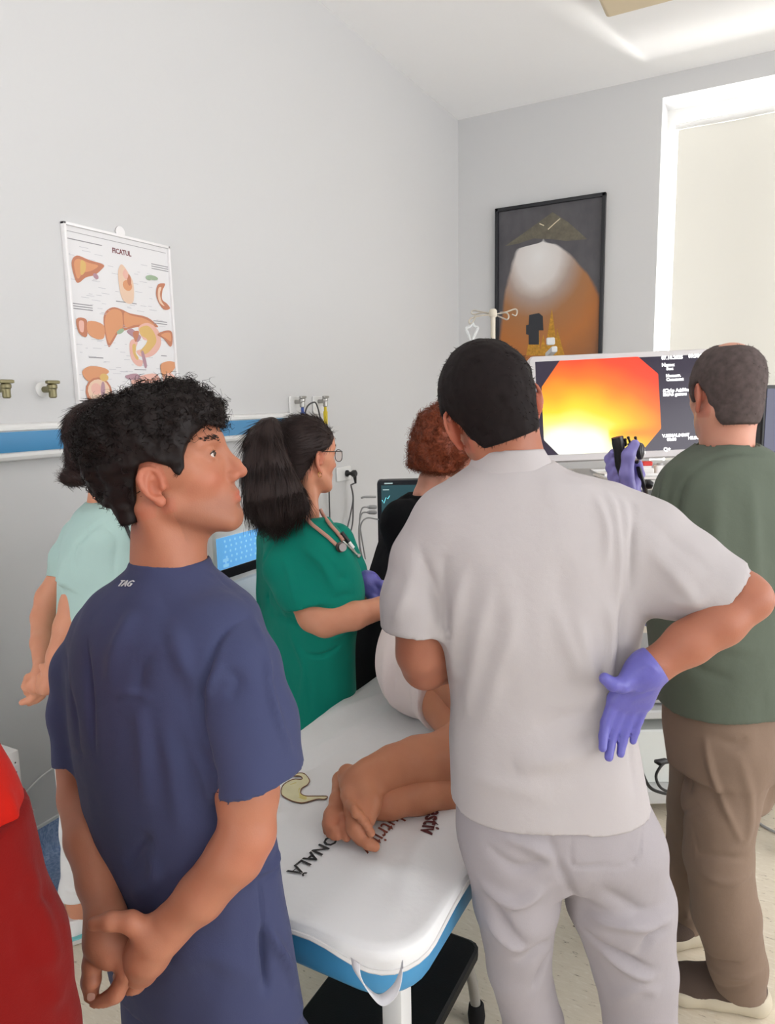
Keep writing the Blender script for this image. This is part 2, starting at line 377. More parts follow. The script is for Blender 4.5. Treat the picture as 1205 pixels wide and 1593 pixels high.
# ---------------------------------------------------------------- anatomy poster
m_paper = mat('poster_paper', (226, 225, 226), .3, .5)
PY0, PY1, PZ0, PZ1 = 1.772, 2.277, 1.545, 2.268
po = thing('anatomy_poster', 'white liver anatomy poster hung on the left wall', 'poster', (XL, (PY0+PY1)/2, PZ0))
MB().box((XL+.006, (PY0+PY1)/2, (PZ0+PZ1)/2), (.008, PY1-PY0-.012, PZ1-PZ0-.012)).build('sheet', m_paper, po)
m_clearframe = mat('poster_frame', (236, 234, 234), .2, .6)
fr = MB()
for yy in (PY0+.005, PY1-.005): fr.box((XL+.01, yy, (PZ0+PZ1)/2), (.02, .01, PZ1-PZ0))
for zz in (PZ0+.005, PZ1-.005): fr.box((XL+.01, (PY0+PY1)/2, zz), (.02, PY1-PY0, .01))
fr.build('poster_frame', m_clearframe, po, bevel=.002)
MB().lathe((XL+.002, 2.035, PZ1+.012), [(.022, 0), (.022, .004), (.008, .006)], (1, 0, 0)).build('hanger', m_clearframe, po, smooth=True)
FX = XL+.0104
def on_poster(a, b): return V(FX, PY0+a*(PY1-PY0), PZ1-b*(PZ1-PZ0))      # a, b: 0..1 across and down
pm = {'o': mat('print_orange', (214, 152, 112), .5), 'p': mat('print_pink', (226, 178, 164), .5), 'y': mat('print_yellow', (214, 178, 112), .5),
      'r': mat('print_brown', (190, 126, 98), .5), 'g': mat('print_green', (156, 176, 148), .5), 'v': mat('print_violet', (176, 140, 150), .5), 'c': mat('print_cream', (226, 196, 172), .5)}
pk = list(pm); illus = MB(); lay = [0]
def blob(k, pts, sm=True):
    p = [V(a, b, 0) for a, b in pts]
    if sm:
        n = len(p); q = []
        for i in range(n):
            A, B, Cc, D = p[i-1], p[i], p[(i+1) % n], p[(i+2) % n]
            for u in (0, .25, .5, .75): q.append(.5*(2*B+(Cc-A)*u+(2*A-5*B+4*Cc-D)*u*u+(3*B-A-3*Cc+D)*u**3))
        p = q
    lay[0] += 1; illus.mi = pk.index(k)
    illus._add([on_poster(a[0], a[1])+V(.00006*lay[0], 0, 0) for a in p], [list(range(len(p)))[::-1]])
def oval(k, a, b, ra, rb, rot=0, n=16):
    c_, s_ = math.cos(math.radians(rot)), math.sin(math.radians(rot))
    blob(k, [(a+ra*math.cos(6.2832*i/n)*c_-rb*math.sin(6.2832*i/n)*s_, b+ra*math.cos(6.2832*i/n)*s_*.7+rb*math.sin(6.2832*i/n)*c_) for i in range(n)], False)
# the large central liver with gall bladder, stomach and duodenum
blob('r', [(.29, .50), (.30, .42), (.38, .38), (.47, .385), (.55, .40), (.72, .41), (.83, .455), (.74, .46), (.6, .47), (.5, .49), (.42, .51), (.36, .56), (.315, .585)])
blob('o', [(.30, .50), (.31, .43), (.38, .39), (.46, .395), (.47, .44), (.46, .48), (.41, .50), (.355, .545), (.322, .565)])
blob('o', [(.49, .40), (.56, .41), (.7, .42), (.79, .45), (.7, .45), (.58, .46), (.49, .475)])
blob('p', [(.62, .47), (.72, .44), (.82, .47), (.85, .53), (.82, .58), (.74, .62), (.64, .63), (.58, .6), (.66, .58), (.72, .54), (.66, .53)])
blob('y', [(.63, .475), (.71, .455), (.77, .48), (.8, .53), (.76, .57), (.68, .61), (.62, .6), (.68, .56), (.7, .53), (.64, .51)])
blob('p', [(.52, .56), (.56, .535), (.6, .55), (.58, .58), (.56, .61), (.6, .64), (.64, .65), (.62, .68), (.56, .67), (.52, .63)])
blob('y', [(.545, .57), (.575, .56), (.58, .585), (.575, .61), (.60, .635), (.58, .645), (.55, .615)])
oval('g', .44, .50, .04, .012, -25); blob('v', [(.5, .5), (.55, .48), (.6, .5), (.64, .52), (.6, .55), (.57, .53)]); blob('r', [(.56, .5), (.62, .49), (.61, .52), (.58, .55)])
blob('v', [(.63, .60), (.655, .6), (.68, .67), (.66, .69), (.64, .65)])
# small figures around it
blob('r', [(.05, .19), (.1, .15), (.2, .16), (.33, .17), (.3, .2), (.24, .23), (.16, .25), (.1, .28), (.07, .27)]); blob('o', [(.07, .19), (.11, .165), (.2, .175), (.28, .18), (.22, .21), (.14, .23), (.1, .26), (.08, .25)])
blob('y', [(.13, .17), (.17, .18), (.16, .22), (.12, .24)]); oval('v', .25, .235, .025, .014, 20)
blob('c', [(.46, .19), (.5, .15), (.56, .19), (.6, .24), (.59, .33), (.54, .35), (.48, .33), (.46, .27)]); oval('o', .54, .255, .045, .028); oval('r', .56, .225, .02, .03); blob('p', [(.5, .2), (.53, .17), (.555, .2), (.53, .225)])
oval('g', .80, .19, .06, .013); oval('g', .76, .195, .03, .013); blob('r', [(.86, .22), (.93, .21), (.92, .23), (.9, .25), (.89, .30), (.94, .32), (.97, .345), (.9, .355), (.84, .31), (.83, .26)]); blob('c', [(.86, .24), (.89, .235), (.87, .27), (.88, .31), (.91, .335), (.86, .32), (.845, .28)])
blob('r', [(.05, .46), (.13, .455), (.14, .5), (.12, .545), (.06, .525)]); blob('o', [(.15, .465), (.28, .475), (.28, .54), (.21, .55), (.14, .525)]); blob('p', [(.07, .47), (.11, .47), (.1, .52), (.07, .515)])
blob('r', [(.81, .5), (.89, .475), (.97, .475), (.97, .54), (.94, .56), (.88, .52)]); blob('o', [(.85, .5), (.9, .485), (.955, .485), (.955, .53), (.9, .515)])
blob('o', [(.06, .72), (.13, .69), (.25, .695), (.3, .715), (.24, .74), (.18, .755), (.1, .765)]); oval('r', .195, .82, .12, .075); oval('c', .195, .815, .1, .06); oval('p', .17, .805, .045, .03); oval('v', .23, .81, .02, .045, 10); oval('y', .25, .745, .04, .02); blob('o', [(.19, .87), (.23, .87), (.22, .92), (.2, .92)])
blob('p', [(.52, .75), (.78, .72), (.8, .84), (.62, .83), (.54, .8)]); oval('p', .5, .855, .1, .06); oval('c', .5, .855, .085, .05); blob('v', [(.45, .735), (.56, .72), (.6, .745), (.5, .755)])
for k in range(5): blob('r', [(.55, .765+.014*k), (.78, .742+.018*k), (.78, .747+.018*k), (.55, .77+.014*k)], False)
blob('o', [(.82, .67), (.9, .645), (.99, .65), (.98, .68), (.9, .73), (.87, .77), (.84, .74)]); oval('p', .91, .76, .075, .05); oval('c', .91, .76, .055, .035)
illus.build('illustration', [pm[k] for k in pk], po)
tl = MB(); X, Y = V(0, 1, 0), V(0, 0, 1)
place_text(tl, 'FICATUL', .026, on_poster(.51, .088), X, Y, bold=.0006, sx=.9)
tl.build('title', mat('print_dark_red', (124, 70, 74), .5), po)
rl = random.Random(3); m_cap = mat('print_grey', (140, 138, 142), .5)
for a, b, n, wd_ in ((.03, .075, 1, .3), (.8, .115, 3, .19), (.42, .345, 1, .2), (.03, .385, 3, .17), (.78, .425, 2, .15), (.13, .645, 1, .13), (.55, .698, 1, .12), (.84, .615, 1, .06)):
    for k in range(n): MB().box(on_poster(a+wd_/2, b+.012*k), (.0006, wd_*.5, .003)).build('caption_line', m_cap, po)
ln = MB()
for k in range(150):
    a, b = rl.uniform(.03, .9), rl.uniform(.1, .95); ln.box(on_poster(a, b)-V(.0001, 0, 0), (.0004, rl.uniform(.01, .04), .0014))
tag(ln.build('small_print', mat('print_light_grey', (188, 188, 194), .5), po), kind='stuff')
MB().box(on_poster(.5, .04), (.0006, .47, .002)).build('top_rule', mat('print_mid_grey', (160, 158, 160), .5), po)

# ---------------------------------------------------------------- framed print on the back wall
m_fblack = mat('picture_frame_black', (30, 31, 36), .35, .5)
AX0, AX1, AZ0, AZ1 = -1.937, -1.122, 1.80, 3.036
pic = thing('framed_picture', 'tall black framed picture of a bright opening above an orange ground', 'picture', ((AX0+AX1)/2, YB, AZ0))
f = MB()
for xx in (AX0+.0125, AX1-.0125): f.box((xx, YB-.02, (AZ0+AZ1)/2), (.025, .04, AZ1-AZ0))
for zz in (AZ0+.0125, AZ1-.0125): f.box(((AX0+AX1)/2, YB-.02, zz), (AX1-AX0, .04, .025))
f.build('picture_frame', m_fblack, pic, bevel=.003)
def picture_material():
    m, t, b = nt('picture_print'); N, L = t.nodes, t.links
    co = N.new('ShaderNodeTexCoord'); sx = N.new('ShaderNodeSeparateXYZ'); L.new(co.outputs['Generated'], sx.inputs[0])
    def M_(op, a, b_=None):
        n = N.new('ShaderNodeMath'); n.operation = op
        for i, q in enumerate((a, b_)):
            if q is None: continue
            if isinstance(q, (int, float)): n.inputs[i].default_value = q
            else: L.new(q, n.inputs[i])
        return n.outputs[0]
    x, z = sx.outputs[0], sx.outputs[2]
    ns = N.new('ShaderNodeTexNoise'); ns.inputs['Scale'].default_value = 9; ns.inputs['Detail'].default_value = 8; L.new(co.outputs['Generated'], ns.inputs[0])
    nz_ = M_('MULTIPLY', M_('SUBTRACT', ns.outputs[0], .5), .10)
    # orange ground brightening to a white opening around (.38,.72)
    dx = M_('MULTIPLY', M_('SUBTRACT', x, .40), .80); dz = M_('SUBTRACT', z, .70)
    d = M_('ADD', M_('SQRT', M_('ADD', M_('MULTIPLY', dx, dx), M_('MULTIPLY', dz, dz))), M_('MULTIPLY', nz_, .35))
    r = N.new('ShaderNodeValToRGB'); e = r.color_ramp.elements
    for p_, c_ in ((.0, (226, 224, 222)), (.17, (214, 208, 204)), (.26, (168, 148, 136)), (.37, (160, 110, 68)), (.55, (176, 108, 48)), (.8, (130, 84, 48))):
        q = e.new(p_); q.color = lin(c_)
    e.remove(e[0]); e.remove(e[-1]) if len(e) > 6 else None
    L.new(d, r.inputs[0])
    # dark surround: outside an arch-like outline
    def curve(pts):
        w_ = N.new('ShaderNodeFloatCurve'); cv = w_.mapping.curves[0]; cv.points[0].location = pts[0]; cv.points[1].location = pts[-1]
        for p_ in pts[1:-1]: cv.points.new(*p_)
        w_.mapping.update(); L.new(z, w_.inputs['Value']); return w_.outputs[0]
    left = curve([(0, .0), (.3, .04), (.55, .10), (.70, .165), (.76, .21), (.79, .45), (1, .5)])
    right = curve([(0, 1.), (.4, .99), (.5, .93), (.66, .74), (.76, .56), (.79, .45), (1, .40)])
    out = M_('ADD', M_('MAXIMUM', M_('SUBTRACT', left, x), M_('SUBTRACT', x, right)), M_('MULTIPLY', nz_, .5))
    rr = N.new('ShaderNodeMapRange'); rr.inputs['From Min'].default_value = -.012; rr.inputs['From Max'].default_value = .02; L.new(out, rr.inputs[0])
    dk = N.new('ShaderNodeMixRGB'); dk.inputs[1].default_value = lin((62, 60, 66)); dk.inputs[2].default_value = lin((96, 94, 98)); L.new(ns.outputs[0], dk.inputs[0])
    mx = N.new('ShaderNodeMixRGB'); L.new(rr.outputs[0], mx.inputs[0]); L.new(r.outputs[0], mx.inputs[1]); L.new(dk.outputs[0], mx.inputs[2])
    L.new(mx.outputs[0], b.inputs['Base Color']); b.inputs['Roughness'].default_value = .3
    return m
MB().box(((AX0+AX1)/2, YB-.012, (AZ0+AZ1)/2), (AX1-AX0-.04, .012, AZ1-AZ0-.04)).build('print', picture_material(), pic)
def on_pic(x, y): return onplane(x, y, 1, YB-.0185)
gold = MB(); k = 0
for x0, y0, x1, y1, x2, y2 in ((828, 500, 818, 553, 836, 553), (858, 480, 846, 553, 868, 553), (845, 520, 838, 553, 850, 553), (866, 510, 862, 553, 878, 553), (838, 510, 828, 553, 840, 553)):
    gold._add([on_pic(x0, y0)-V(0, .0001*k, 0), on_pic(x1, y1)-V(0, .0001*k, 0), on_pic(x2, y2)-V(0, .0001*k, 0)], [(0, 1, 2)]); k += 1
gold.build('golden_spires', mat('print_gold', (206, 150, 48), .4, noise=(60, .4)), pic)
dk = MB()
dk._add([on_pic(x, y)-V(0, .0008, 0) for x, y in ((823, 490), (838, 487), (844, 492), (845, 514), (838, 514), (838, 536), (822, 536), (822, 521), (818, 520), (818, 506), (822, 505))], [list(range(11))])
dk.build('dark_block', mat('print_dark', (44, 46, 52), .4), pic)
dk = MB()
dk._add([on_pic(x, y)-V(0, .0008, 0) for x, y in ((785, 383), (818, 360), (859, 330), (884, 346), (913, 372), (880, 375), (858, 372), (830, 371), (806, 379))], [list(range(9))])
dk.build('ceiling_shape', mat('print_olive', (112, 106, 92), .4, noise=(30, .3)), pic)
dk = MB()
for a, b_ in (((852, 357), (864, 346)), ((864, 346), (871, 340)), ((839, 348), (846, 351))):
    dk.tube([on_pic(*a)-V(0, .001, 0), on_pic(*b_)-V(0, .001, 0)], .004, 5)
dk.build('light_streak', mat('print_light', (220, 208, 180), .4), pic)
# ================================================================ bed
BX, BY0, BY1, BW, BZ = -.795, .912, 2.52, .632, .705      # centre line, foot edge, head edge, width, top
m_mattress = mat('blue_vinyl_mattress', (66, 142, 190), .42, .4, bump=(40, .1))
def fabric(name, col, rough=.85, weave=900, ws=.12, sheen=.25, noise=None):
    return mat(name, col, rough, .12, bump=[(weave, ws), (60, .10), (17, .55)], sheen=sheen*.2, noise=noise)
m_sheet = fabric('white_sheet', (226, 226, 226), .8, 700, .1, .1)
bed = thing('examination_bed', 'blue mattress examination bed on white metal legs', 'bed', (BX, (BY0+BY1)/2, 0))
def bed_outline(inset=0, r=.09, n=7):
    hx = BW/2-inset; pts = []
    for cx, cy, a0 in ((BX+hx-r, BY1-inset-r, 0), (BX-hx+r, BY1-inset-r, 90), (BX-hx+r, BY0+inset+r, 180), (BX+hx-r, BY0+inset+r, 270)):
        pts += [(cx+r*math.cos(math.radians(a0+90*k/n)), cy+r*math.sin(math.radians(a0+90*k/n))) for k in range(n+1)]
    out = []                                       # even out the spacing
    for i, p in enumerate(pts):
        q = pts[(i+1) % len(pts)]; L_ = math.hypot(q[0]-p[0], q[1]-p[1]); k = max(1, int(L_/.03))
        out += [(p[0]+(q[0]-p[0])*j/k, p[1]+(q[1]-p[1])*j/k) for j in range(k)]
    return out
ol = bed_outline(); k = len(ol); v = []
for ins, z in ((.02, BZ-.088), (.006, BZ-.085), (0, BZ-.074), (0, BZ-.016), (.005, BZ-.005), (.02, BZ)):
    v += [(BX+(x-BX)*(1-ins/(BW/2)), y+(ins if y < BY0+.2 else (-ins if y > BY1-.2 else 0)), z) for x, y in ol]
f = [list(range(k))[::-1], list(range(5*k, 6*k))]+[(l*k+i, l*k+(i+1) % k, (l+1)*k+(i+1) % k, (l+1)*k+i) for l in range(5) for i in range(k)]
from_arrays('mattress', v, f, m_mattress, bed)
fr = MB()
fr.box((BX, BY0+.13, BZ-.11), (BW-.13, .04, .04)); fr.box((BX, BY1-.13, BZ-.11), (BW-.13, .04, .04))
for s in (-1, 1): fr.box((BX+s*(BW/2-.085), (BY0+BY1)/2, BZ-.11), (.04, BY1-BY0-.26, .04))
fr.build('bed_frame', m_white, bed, bevel=.004)
for x in (BX-BW/2+.085, BX+BW/2-.085):
    for y in (BY0+.125, BY1-.15):
        lg = MB().box((x, y, (BZ-.115)/2+.01), (.042, .042, BZ-.135)).build('leg', m_white, bed, bevel=.004)
        MB().lathe((x, y, 0), [(.026, 0), (.028, .02), (.024, .03)]).build('rubber_foot', m_rubber, lg, smooth=True)

# ---------------------------------------------------------------- printed sheet over the mattress
def sheet_z(x, y):
    p = np.stack([np.asarray(x, float), np.asarray(y, float), np.zeros_like(np.asarray(x, float))], -1)
    w = vnoise(p*V(5, 4, 1)+3, 5)*.005+vnoise(p*V(14, 6, 1), 8)*.003+vnoise(p*V(9, 22, 1)+7, 9)*.0015
    # long creases fanning away from the legs
    for (x0, y0, x1, y1, h_, wd_) in ((-.66, 1.38, -.50, 1.30, .006, .018), (-.62, 1.36, -.55, 1.02, .005, .02), (-.95, 1.75, -1.02, 1.35, .008, .022), (-.9, 1.6, -1.0, 1.2, .006, .02), (-.86, 1.2, -1.08, 1.05, .004, .02), (-.7, 1.08, -.52, 1.12, .005, .02), (-.98, 1.95, -1.1, 1.6, .008, .02)):
        d = V(x1-x0, y1-y0); L_ = np.hypot(*d); t = np.clip(((p[..., 0]-x0)*d[0]+(p[..., 1]-y0)*d[1])/L_**2, 0, 1)
        q = np.hypot(p[..., 0]-x0-d[0]*t, p[..., 1]-y0-d[1]*t); w = w+1.7*h_*np.exp(-(q/wd_)**2)*np.sin(np.pi*np.clip(t, .05, .95))
    return BZ+.009+w
v = []; sh_ol = bed_outline(-.004); k = len(sh_ol); rings = 16
for j in range(rings+1):
    t = .02+.98*(j/rings)**.8
    for x, y in sh_ol:
        cy = min(max(y, BY0+.33), BY1-.33); px_, py_ = BX+(x-BX)*t, cy+(y-cy)*t
        v.append([px_, py_, 0])
for q in v: q[2] = float(sheet_z(q[0], q[1]))
edge = []
for j in range(1, 7):
    for i, (x, y) in enumerate(sh_ol):
        a, b_ = sh_ol[i-1], sh_ol[(i+1) % k]; n_ = nrm(V(b_[1]-a[1], -(b_[0]-a[0]), 0))
        # the hem hangs lower at the corners and in the middle of the foot end
        foot = max(0, 1-(y-BY0)/.3); cor = math.exp(-((y-BY0-.03)/.09)**2-((abs(x-BX)-BW/2+.05)/.09)**2)
        dr = .014+.004*math.sin(x*23+y*9)+.020*cor+.006*foot*math.cos((x-BX)*16)+.006*foot
        s = dr*j/6; zz = float(sheet_z(x, y))
        o_ = .007*math.sin(min(1, s/.018)*math.pi/2)+.004*math.sin(i*.55)*s/.05
        v.append([x+n_[0]*o_, y+n_[1]*o_, zz-s*.98])
n_r = rings+7
f = [(l*k+i, l*k+(i+1) % k, (l+1)*k+(i+1) % k, (l+1)*k+i) for l in range(n_r-1) for i in range(k)]+[list(range(k))[::-1]]
sheet = thing('printed_sheet', 'white printed cotton sheet covering the bed mattress', 'sheet', (BX, (BY0+BY1)/2, BZ))
sh = from_arrays('cloth', v, f, m_sheet, sheet)
md = sh.modifiers.new('thick', 'SOLIDIFY'); md.thickness = .0025; md.offset = 1
hem = [V(*q)+V(0, 0, 0) for q in v[(n_r-1)*k:]]
MB().tube(hem, .0045, 6, closed=True).build('hem', fabric('sheet_hem', (216, 214, 212), .8), sheet, smooth=True)
def at_px(pts):
    return [onplane(a, b, 2, BZ+.008) for a, b in pts]
stom = [(110, 180), (130, 168), (180, 168), (205, 190), (195, 215), (165, 235), (160, 260), (185, 275), (240, 275), (297, 275), (285, 290), (250, 290), (215, 300), (165, 312), (110, 300), (65, 270), (58, 240), (75, 215), (120, 195), (165, 190), (160, 180), (125, 180)]
so_ = [onplane(420+a*.2988, 1160+b*.2988, 2, BZ+.008) for a, b in stom]
so_ = spline(so_+[so_[0]], 4)
for q in so_: q[2] = float(sheet_z(q[0], q[1]))+.0032
MB()._add([q-V(0, 0, .0004) for q in so_[:-1]], [list(range(len(so_)-1))]).build('stomach_fill', mat('print_pale_yellow', (222, 216, 176), .8, noise=(26, .12)), sheet)
yl = spline([onplane(420+a*.2988, 1160+b*.2988, 2, BZ+.008) for a, b in ((105, 215), (140, 205), (160, 225), (150, 255), (190, 280), (180, 295), (130, 275), (95, 245), (105, 215))], 4)
for q in yl: q[2] = float(sheet_z(q[0], q[1]))+.0031
MB()._add(yl[:-1], [list(range(len(yl)-1))]).build('stomach_shading', mat('print_yellow_wash', (218, 204, 130), .8, noise=(40, .2)), sheet)
MB().tube(so_, .0011, 5, closed=True).build('stomach_outline', mat('print_brown_line', (120, 74, 52), .7), sheet)
def sheet_text(name, s, size, o, d, m, up=None, **kw):
    """lettering lying on the cloth, reading along d"""
    vv, ff = text_mesh(s, size, ext=.0003, **kw); d = nrm(V(d[0], d[1], 0)); u = V(-d[1], d[0], 0) if up is None else nrm(V(*up, 0))
    q = [V(*o, 0)+d*a[0]+u*a[1] for a in vv]
    for w_, a in zip(q, vv): w_[2] = float(sheet_z(w_[0], w_[1]))+.0034+a[2]
    mb_ = MB(); mb_._add(q, ff); return mb_.build(name, m, sheet)
sheet_text('lettering', 'Digestiv', .054, (-.588, 1.232), (.26, -.97), mat('print_dark_red_ink', (84, 34, 34), .7), bold=.0012, align='RIGHT', sx=.95)
bpy.data.objects['lettering'].location = bpy.data.objects['lettering'].location
sheet_text('lettering', 'Nutritiv', .058, (-.68, 1.13), (-.02, -1), mat('print_red_brown_ink', (122, 62, 48), .7), shear=.25, align='RIGHT', sx=.95)
sheet_text('lettering', 'NUTRI\u021aIONAL\u0102', .038, (-.775, 1.005), (-.10, -1), mat('print_black_ink', (42, 40, 40), .7), bold=.0006, align='RIGHT', sx=1.05)
# strap loop of the sheet hanging at the foot corner
st = spline([P(552, 1494, 1.165), P(556, 1515, 1.155), P(572, 1540, 1.15), P(592, 1556, 1.15), (P(612, 1543, 1.15)), P(622, 1522, 1.155), P(626, 1500, 1.17)], 8)
sv = []; wdt = V(.5, -.3, .0)
for i, q in enumerate(st):
    t = i/(len(st)-1); w_ = nrm(V(.85-.5*t, -.2-.5*t, -.25*math.sin(t*3.14)))*.0095; th = nrm(np.cross(w_, st[min(i+1, len(st)-1)]-st[max(i-1, 0)]))*.0008
    sv += [q-w_-th, q+w_-th, q+w_+th, q-w_+th]
sf = [(i*4+a, i*4+(a+1) % 4, i*4+4+(a+1) % 4, i*4+4+a) for i in range(len(st)-1) for a in range(4)]
from_arrays('strap', sv, sf, fabric('strap_tape', (206, 206, 210), .8), sheet)

# ---------------------------------------------------------------- step stool under the bed
stl = thing('step_stool', 'black topped step stool with metal legs under the bed', 'stool', (-.74, 1.34, 0))
MB().rbox((-.745, 1.315, .20), (.30, .50, .035), .03).build('step_top', mat('black_rubber_tread', (17, 17, 18), .6, .3, bump=(300, .2)), stl)
for x in (-.87, -.62):
    for y in (1.11, 1.52):
        p = spline([V(x, y, .19), V(x+.012*np.sign(x+.745), y+.012*np.sign(y-1.3), .12), V(x+.02*np.sign(x+.745), y+.02*np.sign(y-1.3), .03)], 5)
        lg = MB().tube(p, .0135, 12).build('leg', mat('stool_leg_enamel', (150, 146, 138), .35), stl, smooth=True)
        MB().lathe((p[-1][0], p[-1][1], 0), [(.021, 0), (.023, .02), (.02, .05), (.016, .056)]).build('rubber_foot', m_rubber, lg, smooth=True)

# ================================================================ endoscopy tower
tw_o = P(990, 1000, 2.86); tw = thing('endoscopy_tower', 'white and grey endoscopy trolley with shelves below the bright screen', 'trolley', (tw_o[0], tw_o[1], 0))
TX = nrm(V(math.cos(YAW), math.sin(YAW), 0)); TY = nrm(V(-math.sin(YAW), math.cos(YAW), 0)); TR = np.stack([TX, TY, V(0, 0, 1)], 1)
def T(a, b, z): return V(tw_o[0], tw_o[1], 0)+TX*a+TY*b+V(0, 0, z)
m_tower = mat('tower_grey_enamel', (196, 196, 194), .35, .5)
MB().rbox(T(0, .05, .1), (.5, .56, .06), .04, TR).build('base', m_tower, tw)
MB().rbox(T(0, .05, .24), (.46, .46, .22), .03, TR).build('lower_cabinet', mat('glossy_white_panel', (220, 224, 220), .15, .6), tw)
for z, n_ in ((.42, 'shelf'), (.80, 'shelf'), (1.10, 'shelf'), (1.30, 'shelf')):
    sf_ = MB().rbox(T(0, .05, z), (.5, .50, .035), .025, TR).build(n_, m_tower, tw)
for a in (-.235, .235): MB().box(T(a, .22, .72), (.04, .05, 1.2), TR).build('upright', m_tower, tw, bevel=.004)
for a, b in ((-.2, -.18), (.2, -.18), (-.2, .28), (.2, .28)):
    w_ = MB().lathe(T(a-.02, b, .045), [(.03, 0), (.044, .006), (.044, .034), (.03, .04)], TX).build('caster', m_rubber, tw, smooth=True)
    MB().box(T(a, b, .075), (.055, .03, .03), TR).build('caster_fork', m_grey, w_)
for (z, h_, w2, lab, mm, nm) in ((.52, .15, .40, 'grey processor unit on the lower trolley shelf', m_grey, 'processor_unit'), (.90, .14, .40, 'pale video processor on the middle trolley shelf', m_white, 'video_processor'), (1.185, .12, .40, 'white light source on the upper trolley shelf', m_white, 'light_source')):
    u = thing(nm, lab, 'device', T(0, .02, z-h_/2))
    MB().rbox(T(0, .04, z+.003), (w2, .40, h_), .015, TR).build('case', mm, u)
    MB().box(T(.02, -.162, z), (w2*.86, .006, h_*.72), TR).build('front_panel', m_dgrey if mm is m_grey else m_grey, u, bevel=.001)
    for q in range(4): MB().lathe(T(-.12+.07*q, -.165, z-.01), [(.012, 0), (.012, .008), (.009, .01)], -TY, 14).build('button', m_white if q else m_red, u, smooth=True)
# things lying on the top shelf
tr = thing('instrument_tray', 'shallow white tray on top of the endoscopy trolley', 'tray', T(.02, 0, 1.318))
MB().rbox(T(.02, -.08, 1.325), (.44, .18, .012), .03, TR).build('tray_floor', mat('pale_tray', (232, 226, 220), .3), tr)
rim = [T(.02+x, -.08+y, 1.335) for x, y in ((-.22, -.09), (.22, -.09), (.22, .09), (-.22, .09))]
MB().tube(rim, .007, 8, closed=True).build('tray_rim', m_white, tr, smooth=True)
q = P(1005, 721, 2.66); rb = thing('red_capped_box', 'small white box with red cap on the endoscopy trolley', 'box', (q[0], q[1], 1.33))
MB().rbox((q[0], q[1], 1.34), (.05, .035, .024), .006, TR).build('box_body', m_white, rb); MB().rbox((q[0], q[1], q[2]), (.038, .03, .016), .005, TR).build('red_cap', m_red, rb)
MB().box((q[0], q[1], (1.352+q[2]-.008)/2), (.03, .025, max(.004, q[2]-.008-1.352+.006)), TR).build('box_neck', m_white, rb)
q = P(1026, 720, 2.68); cl = thing('white_clip_box', 'small pale instrument with dark marks beside the red cap', 'instrument', (q[0], q[1], 1.33))
MB().rbox((q[0], q[1], 1.345), (.04, .04, .03), .008, TR).build('body', m_white, cl); MB().cyl(V(q[0], q[1], 1.36), V(q[0], q[1], q[2]), .012).build('neck', m_grey, cl, smooth=True)

# ---------------------------------------------------------------- main screen
def screen_material():
    m, t, b = nt('endoscope_image'); N, L = t.nodes, t.links
    at = N.new('ShaderNodeAttribute'); at.attribute_name = 'glow'
    b.inputs['Base Color'].default_value = (0, 0, 0, 1); b.inputs['Roughness'].default_value = .3
    L.new(at.outputs['Color'], b.inputs['Emission Color']); b.inputs['Emission Strength'].default_value = 1.0
    return m
MD = 2.75
def S(x, y, d=MD): return P(x, y, d)
ctr = S(968, 634); mon = thing('monitor', 'wide grey framed monitor glowing with an orange octagon picture', 'monitor', (ctr[0], ctr[1], 1.32))
SXv = nrm(S(1105, 551)-S(832, 563)); SYv = nrm(S(832, 563)-S(840, 706)); SYv = nrm(SYv-SXv*(SXv@SYv)); SNv = np.cross(SXv, SYv)
SO = S(832, 563); u_ = MD/FPX
def mon_pt(a, b, n=0): return SO+SXv*a*u_-SYv*b*u_+SNv*n       # a, b in photo pixels from the picture's corner
MW, MH = 272, 146
SRm = np.stack([SXv, SYv, SNv], 1)
MB().rbox(mon_pt(MW/2, MH/2+1, -.025), ((MW+20)*u_, (MH+20)*u_, .05), .018, SRm).build('bezel', mat('monitor_bezel', (200, 196, 196), .4), mon)
MB().box(mon_pt(MW/2, MH/2, .0005), (MW*u_, MH*u_, .002), SRm).build('screen', mat('screen_off_black', (20, 18, 26), .2, .5, emit=(44, 34, 54), es=.8), mon)
oct_ = [(38, 0), (160, -1), (190, 27), (191, 112), (160, 146), (30, 146), (8, 122), (8, 40)]
gx, gy = 48, 40; gv = []; gc = []; gi = {}; gf = []
def inside(a, b):
    return all((oct_[(i+1) % 8][0]-p[0])*(b-p[1])-(oct_[(i+1) % 8][1]-p[1])*(a-p[0]) >= -.6 for i, p in enumerate(oct_))
def clampo(a, b):
    for i, p in enumerate(oct_):
        q = oct_[(i+1) % 8]; n_ = nrm(V(-(q[1]-p[1]), q[0]-p[0])); d = (V(a, b)-V(*p))@n_
        if d < 0: a, b = V(a, b)-n_*d
    return a, b
ramp = [(0, (255, 255, 245)), (.30, (255, 255, 225)), (.42, (255, 246, 130)), (.55, (255, 214, 40)), (.72, (255, 170, 18)), (.92, (255, 112, 20)), (1.15, (250, 66, 24)), (1.4, (238, 44, 24))]
for j in range(gy+1):
    for i in range(gx+1):
        a, b = clampo(8+183*i/gx, -1+147*j/gy)
        gv.append(mon_pt(a, b, .0022)); d = math.hypot((a-48)/175, (b-150)/135)+.05*float(vnoise(V(a/30, b/30, 0)))
        if a > 110 and b > 105: d += .22*math.exp(-((a-135)/40)**2-((b-118)/9)**2)
        for (t0, c0), (t1, c1) in zip(ramp, ramp[1:]):
            if d <= t1: break
        t = min(max((d-t0)/(t1-t0), 0), 1); gc.append([V(*lin(c0))[k]*(1-t)+V(*lin(c1))[k]*t for k in range(4)])
gf = [(j*(gx+1)+i, (j+1)*(gx+1)+i, (j+1)*(gx+1)+i+1, j*(gx+1)+i+1) for j in range(gy) for i in range(gx)]
